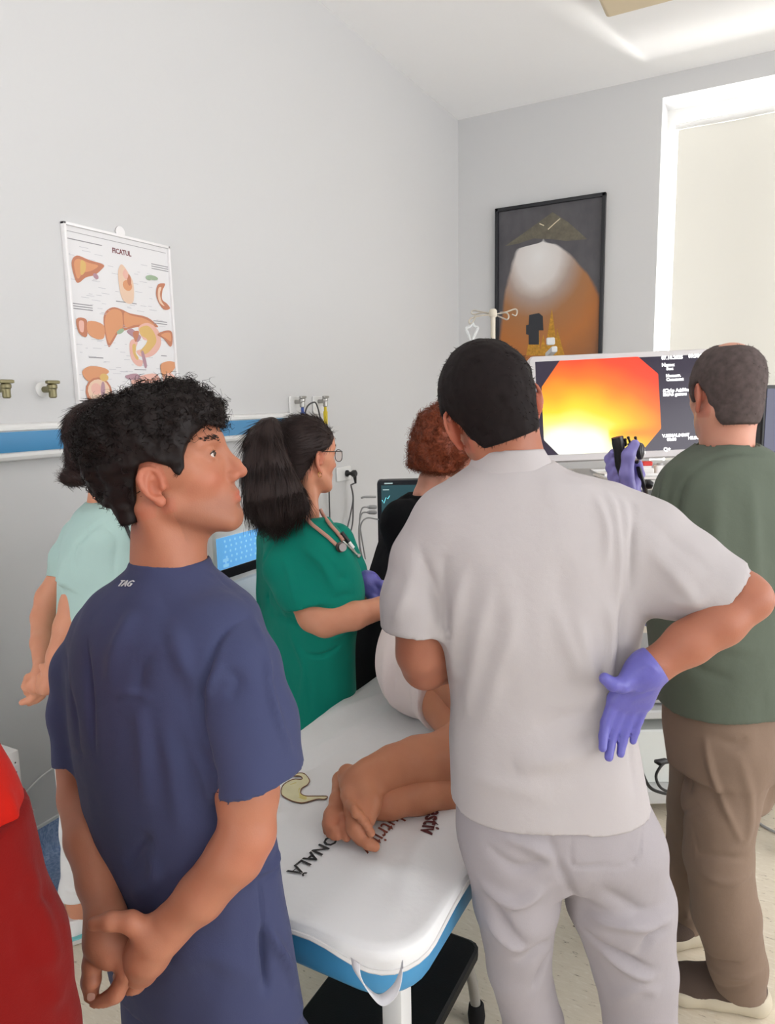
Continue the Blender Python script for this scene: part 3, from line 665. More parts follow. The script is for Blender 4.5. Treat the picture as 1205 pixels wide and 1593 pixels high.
pic_o = from_arrays('endoscope_picture', gv, gf, screen_material(), mon, smooth=False)
ca = pic_o.data.color_attributes.new('glow', 'FLOAT_COLOR', 'POINT'); ca.data.foreach_set('color', np.array(gc, np.float32).ravel())
m_scr = mat('screen_white', (240, 240, 240), .5, emit=(255, 255, 255), es=1.0)
for s, a, b, sz in (('07.10.2025', 196, 3, 7.5), ('09:38:21', 238, 2, 7.5), ('Name:', 196, 14, 7.5), ('Sex:', 203, 20, 6.5), ('Hemorr.', 202, 31, 6.5), ('Comment', 202, 37, 6.5), ('(C):1p Ad:50m', 196, 54, 7), ('Eh:A5 gamm:', 196, 60, 7), ('V.SERIAL/NR07', 192, 124, 6.5), ('00:00', 199, 130, 6.5), ('HE.SCAN.2', 232, 129, 6.5), ('Q+', 193, 145, 8)):
    place_text(MB(), s, sz*u_, mon_pt(a, b, .003), SXv, SYv, bold=.0009, align='LEFT').build('screen_lettering', m_scr, mon)
MB().box(mon_pt(MW/2, MH-4, -.055), (.10, .13, .03), SRm).box(T(.08, .16, 1.3335), (.26, .22, .03), TR).build('stand', m_grey, mon, bevel=.004)
# post standing on the monitor's back
q0 = S(858, 556, 2.82); ps = thing('monitor_top_post', 'short white post rising behind the bright monitor', 'post', q0)
MB().rbox(S(857, 548, 2.84), (.024, .024, .11), .006, SRm).build('post', m_tower, ps); MB().rbox(S(856, 531, 2.84), (.034, .03, .010), .006, SRm).build('cap', m_tower, ps)

# ---------------------------------------------------------------- second screen further right
q = P(1290, 655, 3.1); sm = thing('side_monitor', 'dark flat screen at the right edge behind the man in olive', 'monitor', (q[0], q[1], q[2]-.3))
R2 = TR[:, [0, 2, 1]]*V(1, 1, -1); R2 = np.stack([TX, V(0, 0, 1), -TY], 1)
MB().rbox(q, (.62, .32, .05), .015, R2).build('bezel', m_black, sm)
MB().box(q-TY*.0262, (.59, .29, .003), R2).build('screen', mat('dark_blue_screen', (40, 42, 62), .15, .5, emit=(50, 50, 78), es=.7), sm)
MB().cyl(q-V(0, 0, .16)+TY*.03, V(q[0], q[1], .06)+TY*.03, .02).build('stand_pole', m_steel, sm, smooth=True)
MB().rbox(V(q[0], q[1], .04)+TY*.03, (.5, .45, .05), .05, TR).build('stand_base', m_white, sm)

# ---------------------------------------------------------------- drip stand
ivb = P(766, 700, 3.35); iv = thing('drip_stand', 'cream drip stand with wire hooks in front of the framed picture', 'stand', (ivb[0], ivb[1], 0))
top = P(766, 487, 3.35); zt = top[2]
MB().cyl((ivb[0], ivb[1], .08), (ivb[0], ivb[1], zt), .011).build('pole', m_cream, iv, smooth=True)
MB().lathe((ivb[0], ivb[1], zt-.03), [(.014, 0), (.018, .006), (.018, .028), (.012, .036)]).build('hook_hub', m_cream, iv, smooth=True)
def ivp(pts): return spline([P(a, b, d) for a, b, d in pts], 6)
hk = mat('hook_wire', (190, 182, 168), .3, metal=.4)
for pts in ([(764, 489, 3.35), (748, 485, 3.36), (736, 483, 3.36), (733, 487, 3.36), (738, 489, 3.36), (752, 486, 3.35), (764, 488, 3.35)],
            [(764, 490, 3.35), (748, 491, 3.3), (733, 495, 3.27), (729, 501, 3.26), (733, 503, 3.26), (738, 496, 3.27), (739, 490, 3.28)],
            [(768, 489, 3.35), (785, 486, 3.4), (800, 481, 3.42), (804, 484, 3.42), (802, 491, 3.42), (796, 489, 3.42)],
            [(768, 489, 3.35), (780, 494, 3.3), (788, 497, 3.28), (791, 493, 3.28), (788, 487, 3.29), (778, 486, 3.31)]):
    MB().tube(ivp(pts), .0035).build('hook', hk, iv, smooth=True)
ft = MB()
for k in range(5):
    a = 6.2832*k/5; ft.tube([V(ivb[0], ivb[1], .1), V(ivb[0]+.21*math.cos(a), ivb[1]+.21*math.sin(a), .05)], [.014, .010])
ft.build('foot_star', m_cream, iv, smooth=True)
for k in range(5):
    a = 6.2832*k/5; MB().lathe((ivb[0]+.21*math.cos(a)-.012*math.sin(a), ivb[1]+.21*math.sin(a)+.012*math.cos(a), .025), [(.02, 0), (.025, .004), (.025, .02), (.02, .024)], (math.sin(a), -math.cos(a), 0)).build('caster', m_rubber, iv, smooth=True)
bg_ = thing('drip_bag_hanger', 'translucent plastic hanger dangling from the left drip hook', 'hanger', P(733, 515, 3.27))
m_clear = mat('clear_plastic', (235, 238, 236), .2, .5, alpha=.45)
MB().tube(spline([P(735, 503, 3.26), P(738, 508, 3.26), P(743, 510, 3.26), P(738, 522, 3.26), P(733, 531, 3.26), P(729, 522, 3.26), P(725, 511, 3.26), P(731, 508, 3.26), P(735, 503, 3.26)], 5), .006, 8).build('hanger_loop', m_clear, bg_, smooth=True)
MB().tube([P(733, 530, 3.26), P(730, 545, 3.26), P(729, 640, 3.26)], .004).build('drip_line', m_clear, bg_, smooth=True)

# ---------------------------------------------------------------- patient monitor
q = P(640, 800, 3.45); pmn = thing('patient_monitor', 'black patient monitor behind the woman in black', 'monitor', (q[0], q[1], 0))
MB().rbox(q+TY*.03, (.33, .34, .06), .02, R2).build('case', m_black, pmn)
MB().rbox(q-TY*.004, (.328, .338, .012), .015, R2).build('front_bezel', mat('bezel_slate', (46, 48, 54), .35), pmn)
MB().box(q-TY*.0115, (.29, .29, .004), R2).build('screen', mat('teal_screen', (30, 46, 52), .2, .5, emit=(60, 92, 98), es=.55), pmn)
def pmp(x, y): v_ = ray(x, y); n_ = -TY; return CAMP+v_*(((q-TY*.0142-CAMP)@n_)/(v_@n_))
MB().tube([pmp(x, y) for x, y in ((594, 778), (597, 783), (600, 774), (603, 776), (606, 771))], .0014, 5).build('trace_line', mat('trace_cyan', (110, 220, 230), .5, emit=(130, 230, 240), es=1), pmn)
m_stat = mat('status_grey', (170, 190, 190), .5, emit=(150, 170, 170), es=.6)
MB().box(pmp(604, 752), (.04, .003, .006), TR).build('status_bar', m_stat, pmn); MB().box(pmp(600, 762), (.03, .003, .004), TR).build('status_bar', m_stat, pmn)
MB().cyl(V(q[0], q[1], .06)+TY*.06, q-V(0, 0, .12)+TY*.06, .022).build('stand_pole', m_white, pmn, smooth=True)
MB().rbox(V(q[0], q[1], .04)+TY*.06, (.28, .28, .05), .05, TR).build('stand_base', m_white, pmn)
for k, (x, y, pts) in enumerate(((574, 773, [(568, 773), (561, 775)]), (578, 789, [(572, 789), (563, 791), (559, 810), (563, 840), (568, 870)]), (578, 797, [(572, 797), (562, 800), (558, 825), (560, 860), (566, 900)]), (578, 808, [(570, 806), (561, 818), (560, 850), (568, 885), (572, 930)]))):
    cb = thing('monitor_lead', ['short grey lead tip', 'grey lead connector, upper', 'grey lead connector, lower', 'grey lead looping low'][k]+' on the left side of the patient monitor', 'cable', P(x, y, 3.40), None)
    if k in (1, 2): MB().tube([P(x+6, y, 3.42), P(x+4, y, 3.41), P(x-3, y, 3.40), P(x-7, y, 3.395)], [.009, .011, .010, .005], 10).build('connector', m_grey, cb, smooth=True)
    MB().tube(spline([P(x+10 if k in (0, 3) else x-5, y, 3.41)]+[P(a, b, 3.38-.02*k) for a, b in pts], 7), .0035 if k else [.006]*7+[.005]*7+[.002]).build('lead', m_grey, cb, smooth=True)

# ---------------------------------------------------------------- touch-screen device by the left wall
DX = -1.72
dv = thing('recording_device', 'white medical recorder with tilted screen showing a blue keyboard', 'device', (-1.9, 2.1, 0))
def dp(x, y, dx=0): p = onplane(x, y, 0, DX); return p+V(dx, 0, 0)
MB().rbox((-1.92, 2.12, .83), (.36, .42, .07), .02).build('base_unit', m_white, dv)
lp_ = MB(); lp_._add([V(-1.70, 1.90, .975), V(-1.70, 2.34, .975), V(-1.60, 2.34, .865), V(-1.60, 1.90, .865), V(-1.8, 1.9, .975), V(-1.8, 2.34, .975), V(-1.8, 2.34, .86), V(-1.8, 1.9, .86)], [(0, 3, 2, 1), (0, 1, 5, 4), (3, 7, 6, 2), (4, 5, 6, 7), (0, 4, 7, 3), (1, 2, 6, 5)])
lp_.build('control_panel', mat('pale_blue_panel', (206, 218, 228), .3), dv, bevel=.004)
pt = MB(); place_text(pt, 'File', .014, V(-1.652, 2.05, .93), (0, 1, 0), nrm(V(-.1, 0, .11)), ext=.0006); pt.build('panel_lettering', m_dgrey, dv)
MB().box((DX-.012, 2.10, 1.075), (.02, .46, .26)).build('screen_shell', m_white, dv, bevel=.006)
MB().box((DX-.001, 2.105, 1.01), (.004, .44, .035)).build('black_bezel', m_black, dv)
MB().box((DX, 2.105, 1.088), (.004, .43, .116)).build('screen', mat('keyboard_screen', (96, 160, 212), .2, .5, emit=(104, 168, 220), es=.6), dv)
ks = MB()
for r_ in range(5):
    for c_ in range(13):
        ks.rbox((DX+.0026, 1.93+.028*c_+.006*(r_ % 2), 1.131-.0195*r_), (.008, .009, .0012), .003, R=[[0, 0, 1], [1, 0, 0], [0, 1, 0]], n=2)
for c_ in range(2): ks.rbox((DX+.0026, 1.93, 1.062-.02*c_+.0), (.03, .012, .0012), .003, R=[[0, 0, 1], [1, 0, 0], [0, 1, 0]], n=2)
tag(ks.build('key_marks', mat('key_light_blue', (130, 184, 226), .3, emit=(130, 184, 226), es=.65), dv), kind='stuff')
for x, y in ((-2.06, 1.95), (-2.06, 2.29), (-1.78, 1.95), (-1.78, 2.29)): MB().cyl((x, y, .05), (x, y, .8), .014).build('trolley_leg', m_white, dv, smooth=True)
MB().rbox((-1.92, 2.12, .25), (.36, .42, .025), .02).build('trolley_shelf', m_white, dv)
for x, y in ((-2.06, 1.95), (-2.06, 2.29), (-1.78, 1.95), (-1.78, 2.29)): MB().lathe((x-.01, y, .028), [(.02, 0), (.028, .004), (.028, .02), (.02, .024)], (1, 0, 0)).build('caster', m_rubber, dv, smooth=True)
MB().box((DX-.03, 2.1, .94), (.03, .12, .16)).build('screen_support', m_white, dv)

# ---------------------------------------------------------------- binders on a low cabinet
cb = thing('low_cabinet', 'low pale cabinet carrying white binders by the left wall', 'cabinet', (-2.03, .92, 0))
MB().rbox((-2.05, .92, .225), (.34, .56, .43), .008).build('cabinet_body', mat('cabinet_laminate', (196, 196, 196), .4), cb)
MB().rbox((-2.05, .92, .436), (.36, .58, .014), .008).build('cabinet_top', m_grey, cb)
for yy in (.78, 1.06): 
    d_ = MB().box((-1.876, yy, .22), (.012, .268, .39)).build('door', m_white, cb, bevel=.003); MB().cyl((-1.866, yy+(.1 if yy < 1 else -.1), .28), (-1.866, yy+(.1 if yy < 1 else -.1), .36), .005).build('handle', m_steel, d_, smooth=True)
for k in range(6):
    yy = 1.178-.05*k; h_ = (.185, .2, .205, .2, .205, .2)[k]
    b = thing('binder', ['white binder nearest the blue skirting, end of the row on the cabinet', 'second white binder from the blue skirting, slightly taller', 'third white binder from the blue skirting, with dark dot', 'white binder behind the red trousers, fourth in the row', 'white binder behind the red trousers, fifth in the row', 'white binder behind the red trousers, last in the row'][k], 'binder', (-1.99, yy, .443), 'white binders on the low cabinet')
    MB().box((-2.02, yy, .4435+h_/2), (.24, .038, h_)).build('cover', m_white, b, bevel=.004)
    MB().box((-1.8995, yy, .4435+h_*.55), (.002, .022, h_*.45)).build('spine_label', m_paper, b)
    dt = MB()
    for q_ in range(5): dt.box((-1.898, yy+.004, .475+.03*q_), (.001, .004, .004))
    if k == 2: dt.lathe((-1.899, yy, .52), [(.006, 0), (.006, .003)], (1, 0, 0), 10)
    dt.build('spine_marks', m_dgrey, b)

# ---------------------------------------------------------------- things on the floor at the right
ch = P(1255, 1215, 2.62); rs = thing('rolling_stool', 'white based rolling stool with black casters at the right edge', 'stool', (ch[0]+.1, ch[1]+.05, 0))
cx, cy = ch[0]+.1, ch[1]+.05
for k in range(5):
    a = math.radians(172+72*k); d_ = V(math.cos(a), math.sin(a), 0)
    MB().tube([V(cx, cy, .15)+d_*.03, V(cx, cy, .135)+d_*.12, V(cx, cy, .105)+d_*.26, V(cx, cy, .095)+d_*.285], [.028, .026, .022, .016], 10, flat=.8).build('base_arm', m_white, rs, smooth=True)
    w_ = MB()
    for s in (-1, 1):
        n_ = np.cross(d_, V(0, 0, 1)); w_.lathe(V(cx, cy, .036)+d_*.27+n_*s*.022-n_*.009, [(.024, 0), (.035, .004), (.035, .014), (.024, .018)], n_)
    w_.build('caster', m_rubber, rs, smooth=True)
MB().cyl((cx, cy, .13), (cx, cy, .43), .024).build('gas_column', m_black, rs, smooth=True)
MB().lathe((cx, cy, .42), [(.12, 0), (.17, .015), (.18, .04), (.17, .065), (.1, .075)], n=28).build('seat', mat('black_seat_vinyl', (24, 24, 26), .5), rs, smooth=True)
def floor_cable(name, label, pts, r, m, z0=None):
    q_ = spline([onplane(a, b, 2, z) for a, b, z in pts], 8)
    return tag(MB().tube(q_, r).build(name, m, smooth=True, origin=q_[0]), label, 'cable')
floor_cable('floor_cable', 'grey cable trailing over the floor at the right edge', [(1150, 1240, .006), (1172, 1272, .006), (1192, 1288, .006), (1230, 1305, .006)], .005, m_grey)
tc = [P(985, 1155, 2.5), P(990, 1175, 2.5), P(998, 1200, 2.5), P(1010, 1224, 2.53), P(1028, 1233, 2.55), P(1050, 1236, 2.58)]
tag(MB().tube(spline(tc, 8), .006).build('trolley_cable', m_black, smooth=True, origin=tc[0]), 'long black cable hanging from the endoscopy trolley', 'cable')
lc = thing('looped_cable', 'black cable loop with plug in front of the trolley base', 'cable', P(1030, 1190, 2.48))
MB().tube(spline([P(1036, 1184, 2.5), P(1026, 1194, 2.48), P(1020, 1208, 2.48), P(1026, 1224, 2.48), P(1040, 1232, 2.5), P(1056, 1236, 2.52)], 8), .005).build('loop', m_black, lc, smooth=True)
MB().tube([P(1018, 1184, 2.49), P(1025, 1186, 2.49), P(1034, 1184, 2.5), P(1042, 1185, 2.5)], [.006, .012, .011, .006], 10).build('plug', m_black, lc, smooth=True)
fp = onplane(1045, 1362, 2, 0); pd = thing('foot_pedal', 'black foot pedal on the floor beside the olive trousers', 'pedal', (fp[0], fp[1], 0))
MB().rbox((fp[0]-.05, fp[1]+.02, .02), (.2, .14, .04), .03, TR).build('pedal_base', m_black, pd); MB().rbox((fp[0]-.05, fp[1]+.02, .05), (.15, .1, .022), .02, TR).build('pedal_plate', m_dgrey, pd)
pq = spline([V(fp[0]+.0, fp[1]+.05, .05), onplane(1046, 1352, 2, .03), onplane(1028, 1340, 2, .01), onplane(1010, 1322, 2, .006)], 6)
MB().tube(pq, .005).build('pedal_cord', m_black, pd, smooth=True)
# ================================================================ people: smooth implicit surfaces turned into meshes
def smin(a, b, k):
    if k <= 0: return np.minimum(a, b)
    h = np.maximum(k-np.abs(a-b), 0)/k
    return np.minimum(a, b)-h*h*k*.25
class Field:
    """distance field on a grid; add() blends shapes in, cut() carves, mesh() returns vertices and faces"""
    CAP = .06; MARG = .02
    def __init__(s, lo, hi, vox):
        s.vox = vox; s.lo = np.array(lo, float)-3*vox
        s.n = np.ceil((np.array(hi, float)+3*vox-s.lo)/vox).astype(int)+1
        s.d = np.full(s.n, s.CAP, np.float32)
    def _win(s, lo, hi, m):
        a = np.clip(np.floor((np.asarray(lo)-m-s.lo)/s.vox).astype(int), 0, s.n); b = np.clip(np.ceil((np.asarray(hi)+m-s.lo)/s.vox).astype(int)+1, 0, s.n)
        if np.any(b <= a): return None, None
        sl = tuple(slice(i, j) for i, j in zip(a, b))
        g = np.stack(np.meshgrid(*[s.lo[i]+s.vox*np.arange(a[i], b[i], dtype=np.float32) for i in range(3)], indexing='ij'), -1)
        return sl, g
    def op(s, fn, lo, hi, k=0, cut=False, inter=False):
        sl, g = s._win(lo, hi, k+4*s.vox+(0 if cut else s.MARG))
        if sl is None: return s
        q = fn(g)
        if cut: s.d[sl] = -smin(-s.d[sl], q, k)            # max(d, -q)
        else: s.d[sl] = smin(s.d[sl], np.minimum(q, s.CAP), k)
        return s
    def keep(s, fn, k=0):
        """intersect the whole field with fn <= 0"""
        sl, g = s._win(s.lo, s.lo+s.vox*s.n, 0); s.d[sl] = -smin(-s.d[sl], -fn(g), k); return s
    def cone(s, a, b, ra, rb=None, k=.0, cut=False):
        a, b = V(*a), V(*b); rb = ra if rb is None else rb; r = max(ra, rb)
        def fn(p):
            d = b-a; t = np.clip(((p-a)@d)/max(d@d, 1e-12), 0, 1)
            return np.linalg.norm(p-a-t[..., None]*d, axis=-1)-(ra+(rb-ra)*t)
        return s.op(fn, np.minimum(a, b)-r, np.maximum(a, b)+r, k, cut)
    def chain(s, pts, k=.01, k0=None):
        """pts: (point, radius); consecutive tapered capsules"""
        for i in range(len(pts)-1): s.cone(pts[i][0], pts[i+1][0], pts[i][1], pts[i+1][1], k if i else (k if k0 is None else k0))
        return s
    def ell(s, c, r, R=None, k=.0, cut=False):
        c, r = V(*c), V(*r); R = np.eye(3) if R is None else np.asarray(R); m = r.max()
        def fn(p):
            q = (p-c)@R; k0 = np.linalg.norm(q/r, axis=-1); k1 = np.linalg.norm(q/(r*r), axis=-1)
            return k0*(k0-1)/np.maximum(k1, 1e-6)
        return s.op(fn, c-m, c+m, k, cut)
    def loft(s, rings, k=.0, cut=False, grow=0):
        f0, lo, hi = loft_fn(rings, grow)
        def fn(p):                                          # even out the distance where the section widens quickly
            d = f0(p); q = np.gradient(d, s.vox); return d/np.maximum(np.sqrt(q[0]**2+q[1]**2+q[2]**2), 1)
        return s.op(fn, lo, hi, k, cut)
    def mesh(s):
        g = vdb.FloatGrid(); g.copyFromArray(np.ascontiguousarray(s.d)); g.background = s.CAP
        v, q = g.convertToQuads(isovalue=0.0)
        return np.asarray(v, float)*s.vox+s.lo, np.asarray(q, np.int64)[:, ::-1][:, ::-1]
def loft_fn(rings, grow=0):
    """stack of horizontal rounded sections: dict(z, c=(x,y), a half width, bf front, bb back, lat=(x,y) unit, n exponent)"""
    rings = sorted(rings, key=lambda r: r['z']); z = np.array([r['z'] for r in rings])
    zz = np.linspace(z[0], z[-1], 160)
    def col(f):
        y = np.array([f(r) for r in rings], float)
        m = np.gradient(y, z) if len(z) > 2 else np.full(len(z), (y[-1]-y[0])/(z[-1]-z[0]))
        i = np.clip(np.searchsorted(z, zz)-1, 0, len(z)-2); h = z[i+1]-z[i]; t = (zz-z[i])/h
        return (1+2*t)*(1-t)**2*y[i]+t*(1-t)**2*h*m[i]+t*t*(3-2*t)*y[i+1]+t*t*(t-1)*h*m[i+1]
    T_ = np.stack([col(lambda r: r['c'][0]), col(lambda r: r['c'][1]), col(lambda r: r['a'])+grow, col(lambda r: r['bf'])+grow, col(lambda r: r['bb'])+grow,
                   col(lambda r: math.atan2(r['lat'][1], r['lat'][0])), col(lambda r: r.get('n', 2.3))], 1)
    z0, z1 = z[0], z[-1]
    def fn(p):
        q = np.clip((p[..., 2]-z0)/(z1-z0)*159, 0, 158.999); i = q.astype(int); t = (q-i)[..., None]
        w = T_[i]*(1-t)+T_[i+1]*t
        dx, dy = p[..., 0]-w[..., 0], p[..., 1]-w[..., 1]; c_, s_ = np.cos(w[..., 5]), np.sin(w[..., 5])
        x = dx*c_+dy*s_; y = -dx*s_+dy*c_                      # y: forward
        b = np.where(y > 0, w[..., 3], w[..., 4]); n = w[..., 6]
        k0 = (np.abs(x/w[..., 2])**n+np.abs(y/b)**n)**(1/n); rad = np.hypot(x, y)
        d = np.where(k0 > 1e-3, rad*(1-1/np.maximum(k0, 1e-3)), -np.minimum(w[..., 2], b))
        oz = np.maximum(p[..., 2]-z1, z0-p[..., 2])
        return np.where(oz > 0, np.hypot(np.maximum(d, 0), oz), np.maximum(d, oz))
    m = max(max(r['a'], r['bf'], r['bb']) for r in rings)+grow
    cs = np.array([r['c'] for r in rings])
    return fn, np.array([cs[:, 0].min()-m, cs[:, 1].min()-m, z0]), np.array([cs[:, 0].max()+m, cs[:, 1].max()+m, z1])
HF = V(-math.sin(YAW), math.cos(YAW), 0)
def FB(a, b, m, vox, m2=None):
    """field spanning the pixel and distance ranges of two corners (x, y, g)"""
    q = np.array([G(x, y, g) for x in (a[0], b[0]) for y in (a[1], b[1]) for g in (a[2], b[2])])
    return Field(q.min(0)-m, q.max(0)+(m if m2 is None else m2), vox)
def dep(x, y, g): return g/(ray(x, y)@HF)
def G(x, y, g): return P(x, y, dep(x, y, g))            # point at level distance g from the camera
def ring(y, xl, xr, g, b, face, bb=None, n=2.3):
    """torso section from its silhouette: photo row y, left and right pixel, level distance g, half thickness b, facing direction"""
    d = dep((xl+xr)/2, y, g); c = P((xl+xr)/2, y, d); f2 = nrm(V(face[0], face[1], 0)); lat = V(f2[1], -f2[0], 0)
    w = (xr-xl)/2*d/FPX; vl = nrm(V(RT[0], RT[1], 0)); ca = abs(lat@vl); sa = math.sqrt(max(0, 1-ca*ca)); bm = (b+(bb or b))/2
    a = math.sqrt(max(w*w-(bm*sa)**2, (.4*w)**2))/max(ca, .35)
    return dict(z=c[2], c=(c[0], c[1]), a=a, bf=b, bb=bb or b, lat=(lat[0], lat[1]), n=n)
def J(x, y, g, r): return (G(x, y, g), r*dep(x, y, g)/FPX)         # joint seen at a pixel, with its pixel radius
def H2(ang):
    """horizontal heading, degrees clockwise from the camera's own heading"""
    a = math.radians(ang); f2 = V(-math.sin(YAW), math.cos(YAW), 0); r2 = V(math.cos(YAW), math.sin(YAW), 0)
    return f2*math.cos(a)+r2*math.sin(a)
def normals(v, f):
    n = np.zeros_like(v); a = v[f[:, 0]]; fn = np.cross(v[f[:, 2]]-a, v[f[:, 3]]-v[f[:, 1]])
    for i in range(4): np.add.at(n, f[:, i], fn)
    return n/np.maximum(np.linalg.norm(n, axis=1, keepdims=True), 1e-12)
def relax(v, f, it=2, lam=.5):
    e = np.concatenate([f[:, [0, 1]], f[:, [1, 2]], f[:, [2, 3]], f[:, [3, 0]]]); cnt = np.bincount(e.ravel(), minlength=len(v)).astype(float)[:, None]
    for i in range(it):
        for w in (lam, -lam*1.04):
            s = np.zeros_like(v)
            for c in range(3): s[:, c] = np.bincount(e[:, 0], v[e[:, 1], c], len(v))+np.bincount(e[:, 1], v[e[:, 0], c], len(v))
            v = v+w*(s/np.maximum(cnt, 1)-v)
    return v
def seg_d(v, path):
    """distance to a polyline and position 0..1 along it"""
    best = np.full(len(v), 9.); tt = np.zeros(len(v)); n = len(path)-1
    for i in range(n):
        a, b = path[i], path[i+1]; d = b-a; t = np.clip(((v-a)@d)/max(d@d, 1e-12), 0, 1); q = np.linalg.norm(v-a-t[:, None]*d, axis=1)
        m = q < best; best[m] = q[m]; tt[m] = (i+t[m])/n
    return best, tt
def snap(v, n, pts):
    """points of the surface that show at the given pixels"""
    s = topx(v); toc = ((CAMP-v)*n).sum(1) > 0; out = []
    for x, y in pts:
        q = np.hypot(s[:, 0]-x, s[:, 1]-y)+np.where(toc, 0, 1e3); i = np.argsort(q)[:6]; i = i[q[i] < q[i[0]]+4]
        out.append(v[i[np.argmin(s[i, 2])]])
    return out
def folds(v, f, lst, seed=0, amp=.0015, scale=9):
    """cloth folds: (pixels along the fold, width m, height m)"""
    n = normals(v, f); dsp = vnoise(v*scale+seed, seed)*amp+vnoise(v*scale*V(3, 3, 1.6)+seed, seed+1)*amp*.4+vnoise(v*V(26, 26, 6)+vnoise(v*7, seed+4)[:, None]*.6, seed+2)*amp*.55+vnoise(v*V(55, 55, 30), seed+3)*amp*.12
    for pts, w, h in lst:
        q = spline(snap(v, n, pts), 4); d, t = seg_d(v, q)
        prof = np.exp(-(d/w)**2) if h > 0 else np.exp(-np.abs(d/w)**1.6)
        dsp += h*prof*np.sin(math.pi*np.clip(t*.96+.02, 0, 1))**.6
    return v+n*dsp[:, None]
def join(*vf):
    V_, F_ = [], []; k = 0
    for v, f in vf: V_.append(v); F_.append(np.asarray(f)+k); k += len(v)
    return np.concatenate(V_), np.concatenate(F_)
def box_of(pts, m=.05):
    p = np.array([q[0] for q in pts]); r = max(q[1] for q in pts); return p.min(0)-r-m, p.max(0)+r+m

# ---------------------------------------------------------------- materials for people
def skin(name, col, red=(190, 96, 76)):
    m, t, b = nt(name); N, L = t.nodes, t.links
    co = N.new('ShaderNodeTexCoord'); n = N.new('ShaderNodeTexNoise'); n.inputs['Scale'].default_value = 22; n.inputs['Detail'].default_value = 5
    L.new(co.outputs['Object'], n.inputs[0])
    mx = N.new('ShaderNodeMixRGB'); mx.inputs[1].default_value = lin(col); c2 = np.array(col)*V(.93, .86, .83); mx.inputs[2].default_value = lin(c2); L.new(n.outputs[0], mx.inputs[0])
    at = N.new('ShaderNodeAttribute'); at.attribute_name = 'tint'
    sp = N.new('ShaderNodeSeparateColor'); L.new(at.outputs['Color'], sp.inputs[0])
    m2 = N.new('ShaderNodeMixRGB'); L.new(mx.outputs[0], m2.inputs[1]); m2.inputs[2].default_value = lin(red); L.new(sp.outputs[0], m2.inputs[0])
    m3 = N.new('ShaderNodeMixRGB'); L.new(m2.outputs[0], m3.inputs[1]); m3.inputs[2].default_value = lin((70, 52, 46)); L.new(sp.outputs[1], m3.inputs[0])
    L.new(m3.outputs[0], b.inputs['Base Color']); b.inputs['Roughness'].default_value = .48; b.inputs['Specular IOR Level'].default_value = .35
    b.inputs['Subsurface Weight'].default_value = .12; b.inputs['Subsurface Radius'].default_value = (1, .35, .2); b.inputs['Subsurface Scale'].default_value = .004
    n2 = N.new('ShaderNodeTexNoise'); n2.inputs['Scale'].default_value = 420; n2.inputs['Detail'].default_value = 2; L.new(co.outputs['Object'], n2.inputs[0])
    bp = N.new('ShaderNodeBump'); bp.inputs['Strength'].default_value = .12; bp.inputs['Distance'].default_value = .002; L.new(n2.outputs[0], bp.inputs['Height']); L.new(bp.outputs[0], b.inputs['Normal'])
    return m
def set_tint(o, red, dark):
    """red: lips, ears, knuckles; dark: stubble or brows (both colours of the skin itself)"""
    ca = o.data.color_attributes.new('tint', 'FLOAT_COLOR', 'POINT'); a = np.zeros((len(red), 4), np.float32); a[:, 0] = np.clip(red, 0, 1); a[:, 1] = np.clip(dark, 0, 1); a[:, 3] = 1
    ca.data.foreach_set('color', a.ravel())
def hairmat(name, col, rough=.42, spec=.2):
    m, t, b = nt(name); N, L = t.nodes, t.links
    co = N.new('ShaderNodeTexCoord'); n = N.new('ShaderNodeTexNoise'); n.inputs['Scale'].default_value = 70; n.inputs['Detail'].default_value = 4; L.new(co.outputs['Object'], n.inputs[0])
    mx = N.new('ShaderNodeMixRGB'); mx.inputs[1].default_value = lin(np.array(col)*.72); mx.inputs[2].default_value = lin(np.minimum(np.array(col)*1.25, 255)); L.new(n.outputs[0], mx.inputs[0])
    L.new(mx.outputs[0], b.inputs['Base Color']); b.inputs['Roughness'].default_value = rough; b.inputs['Specular IOR Level'].default_value = spec
    return m

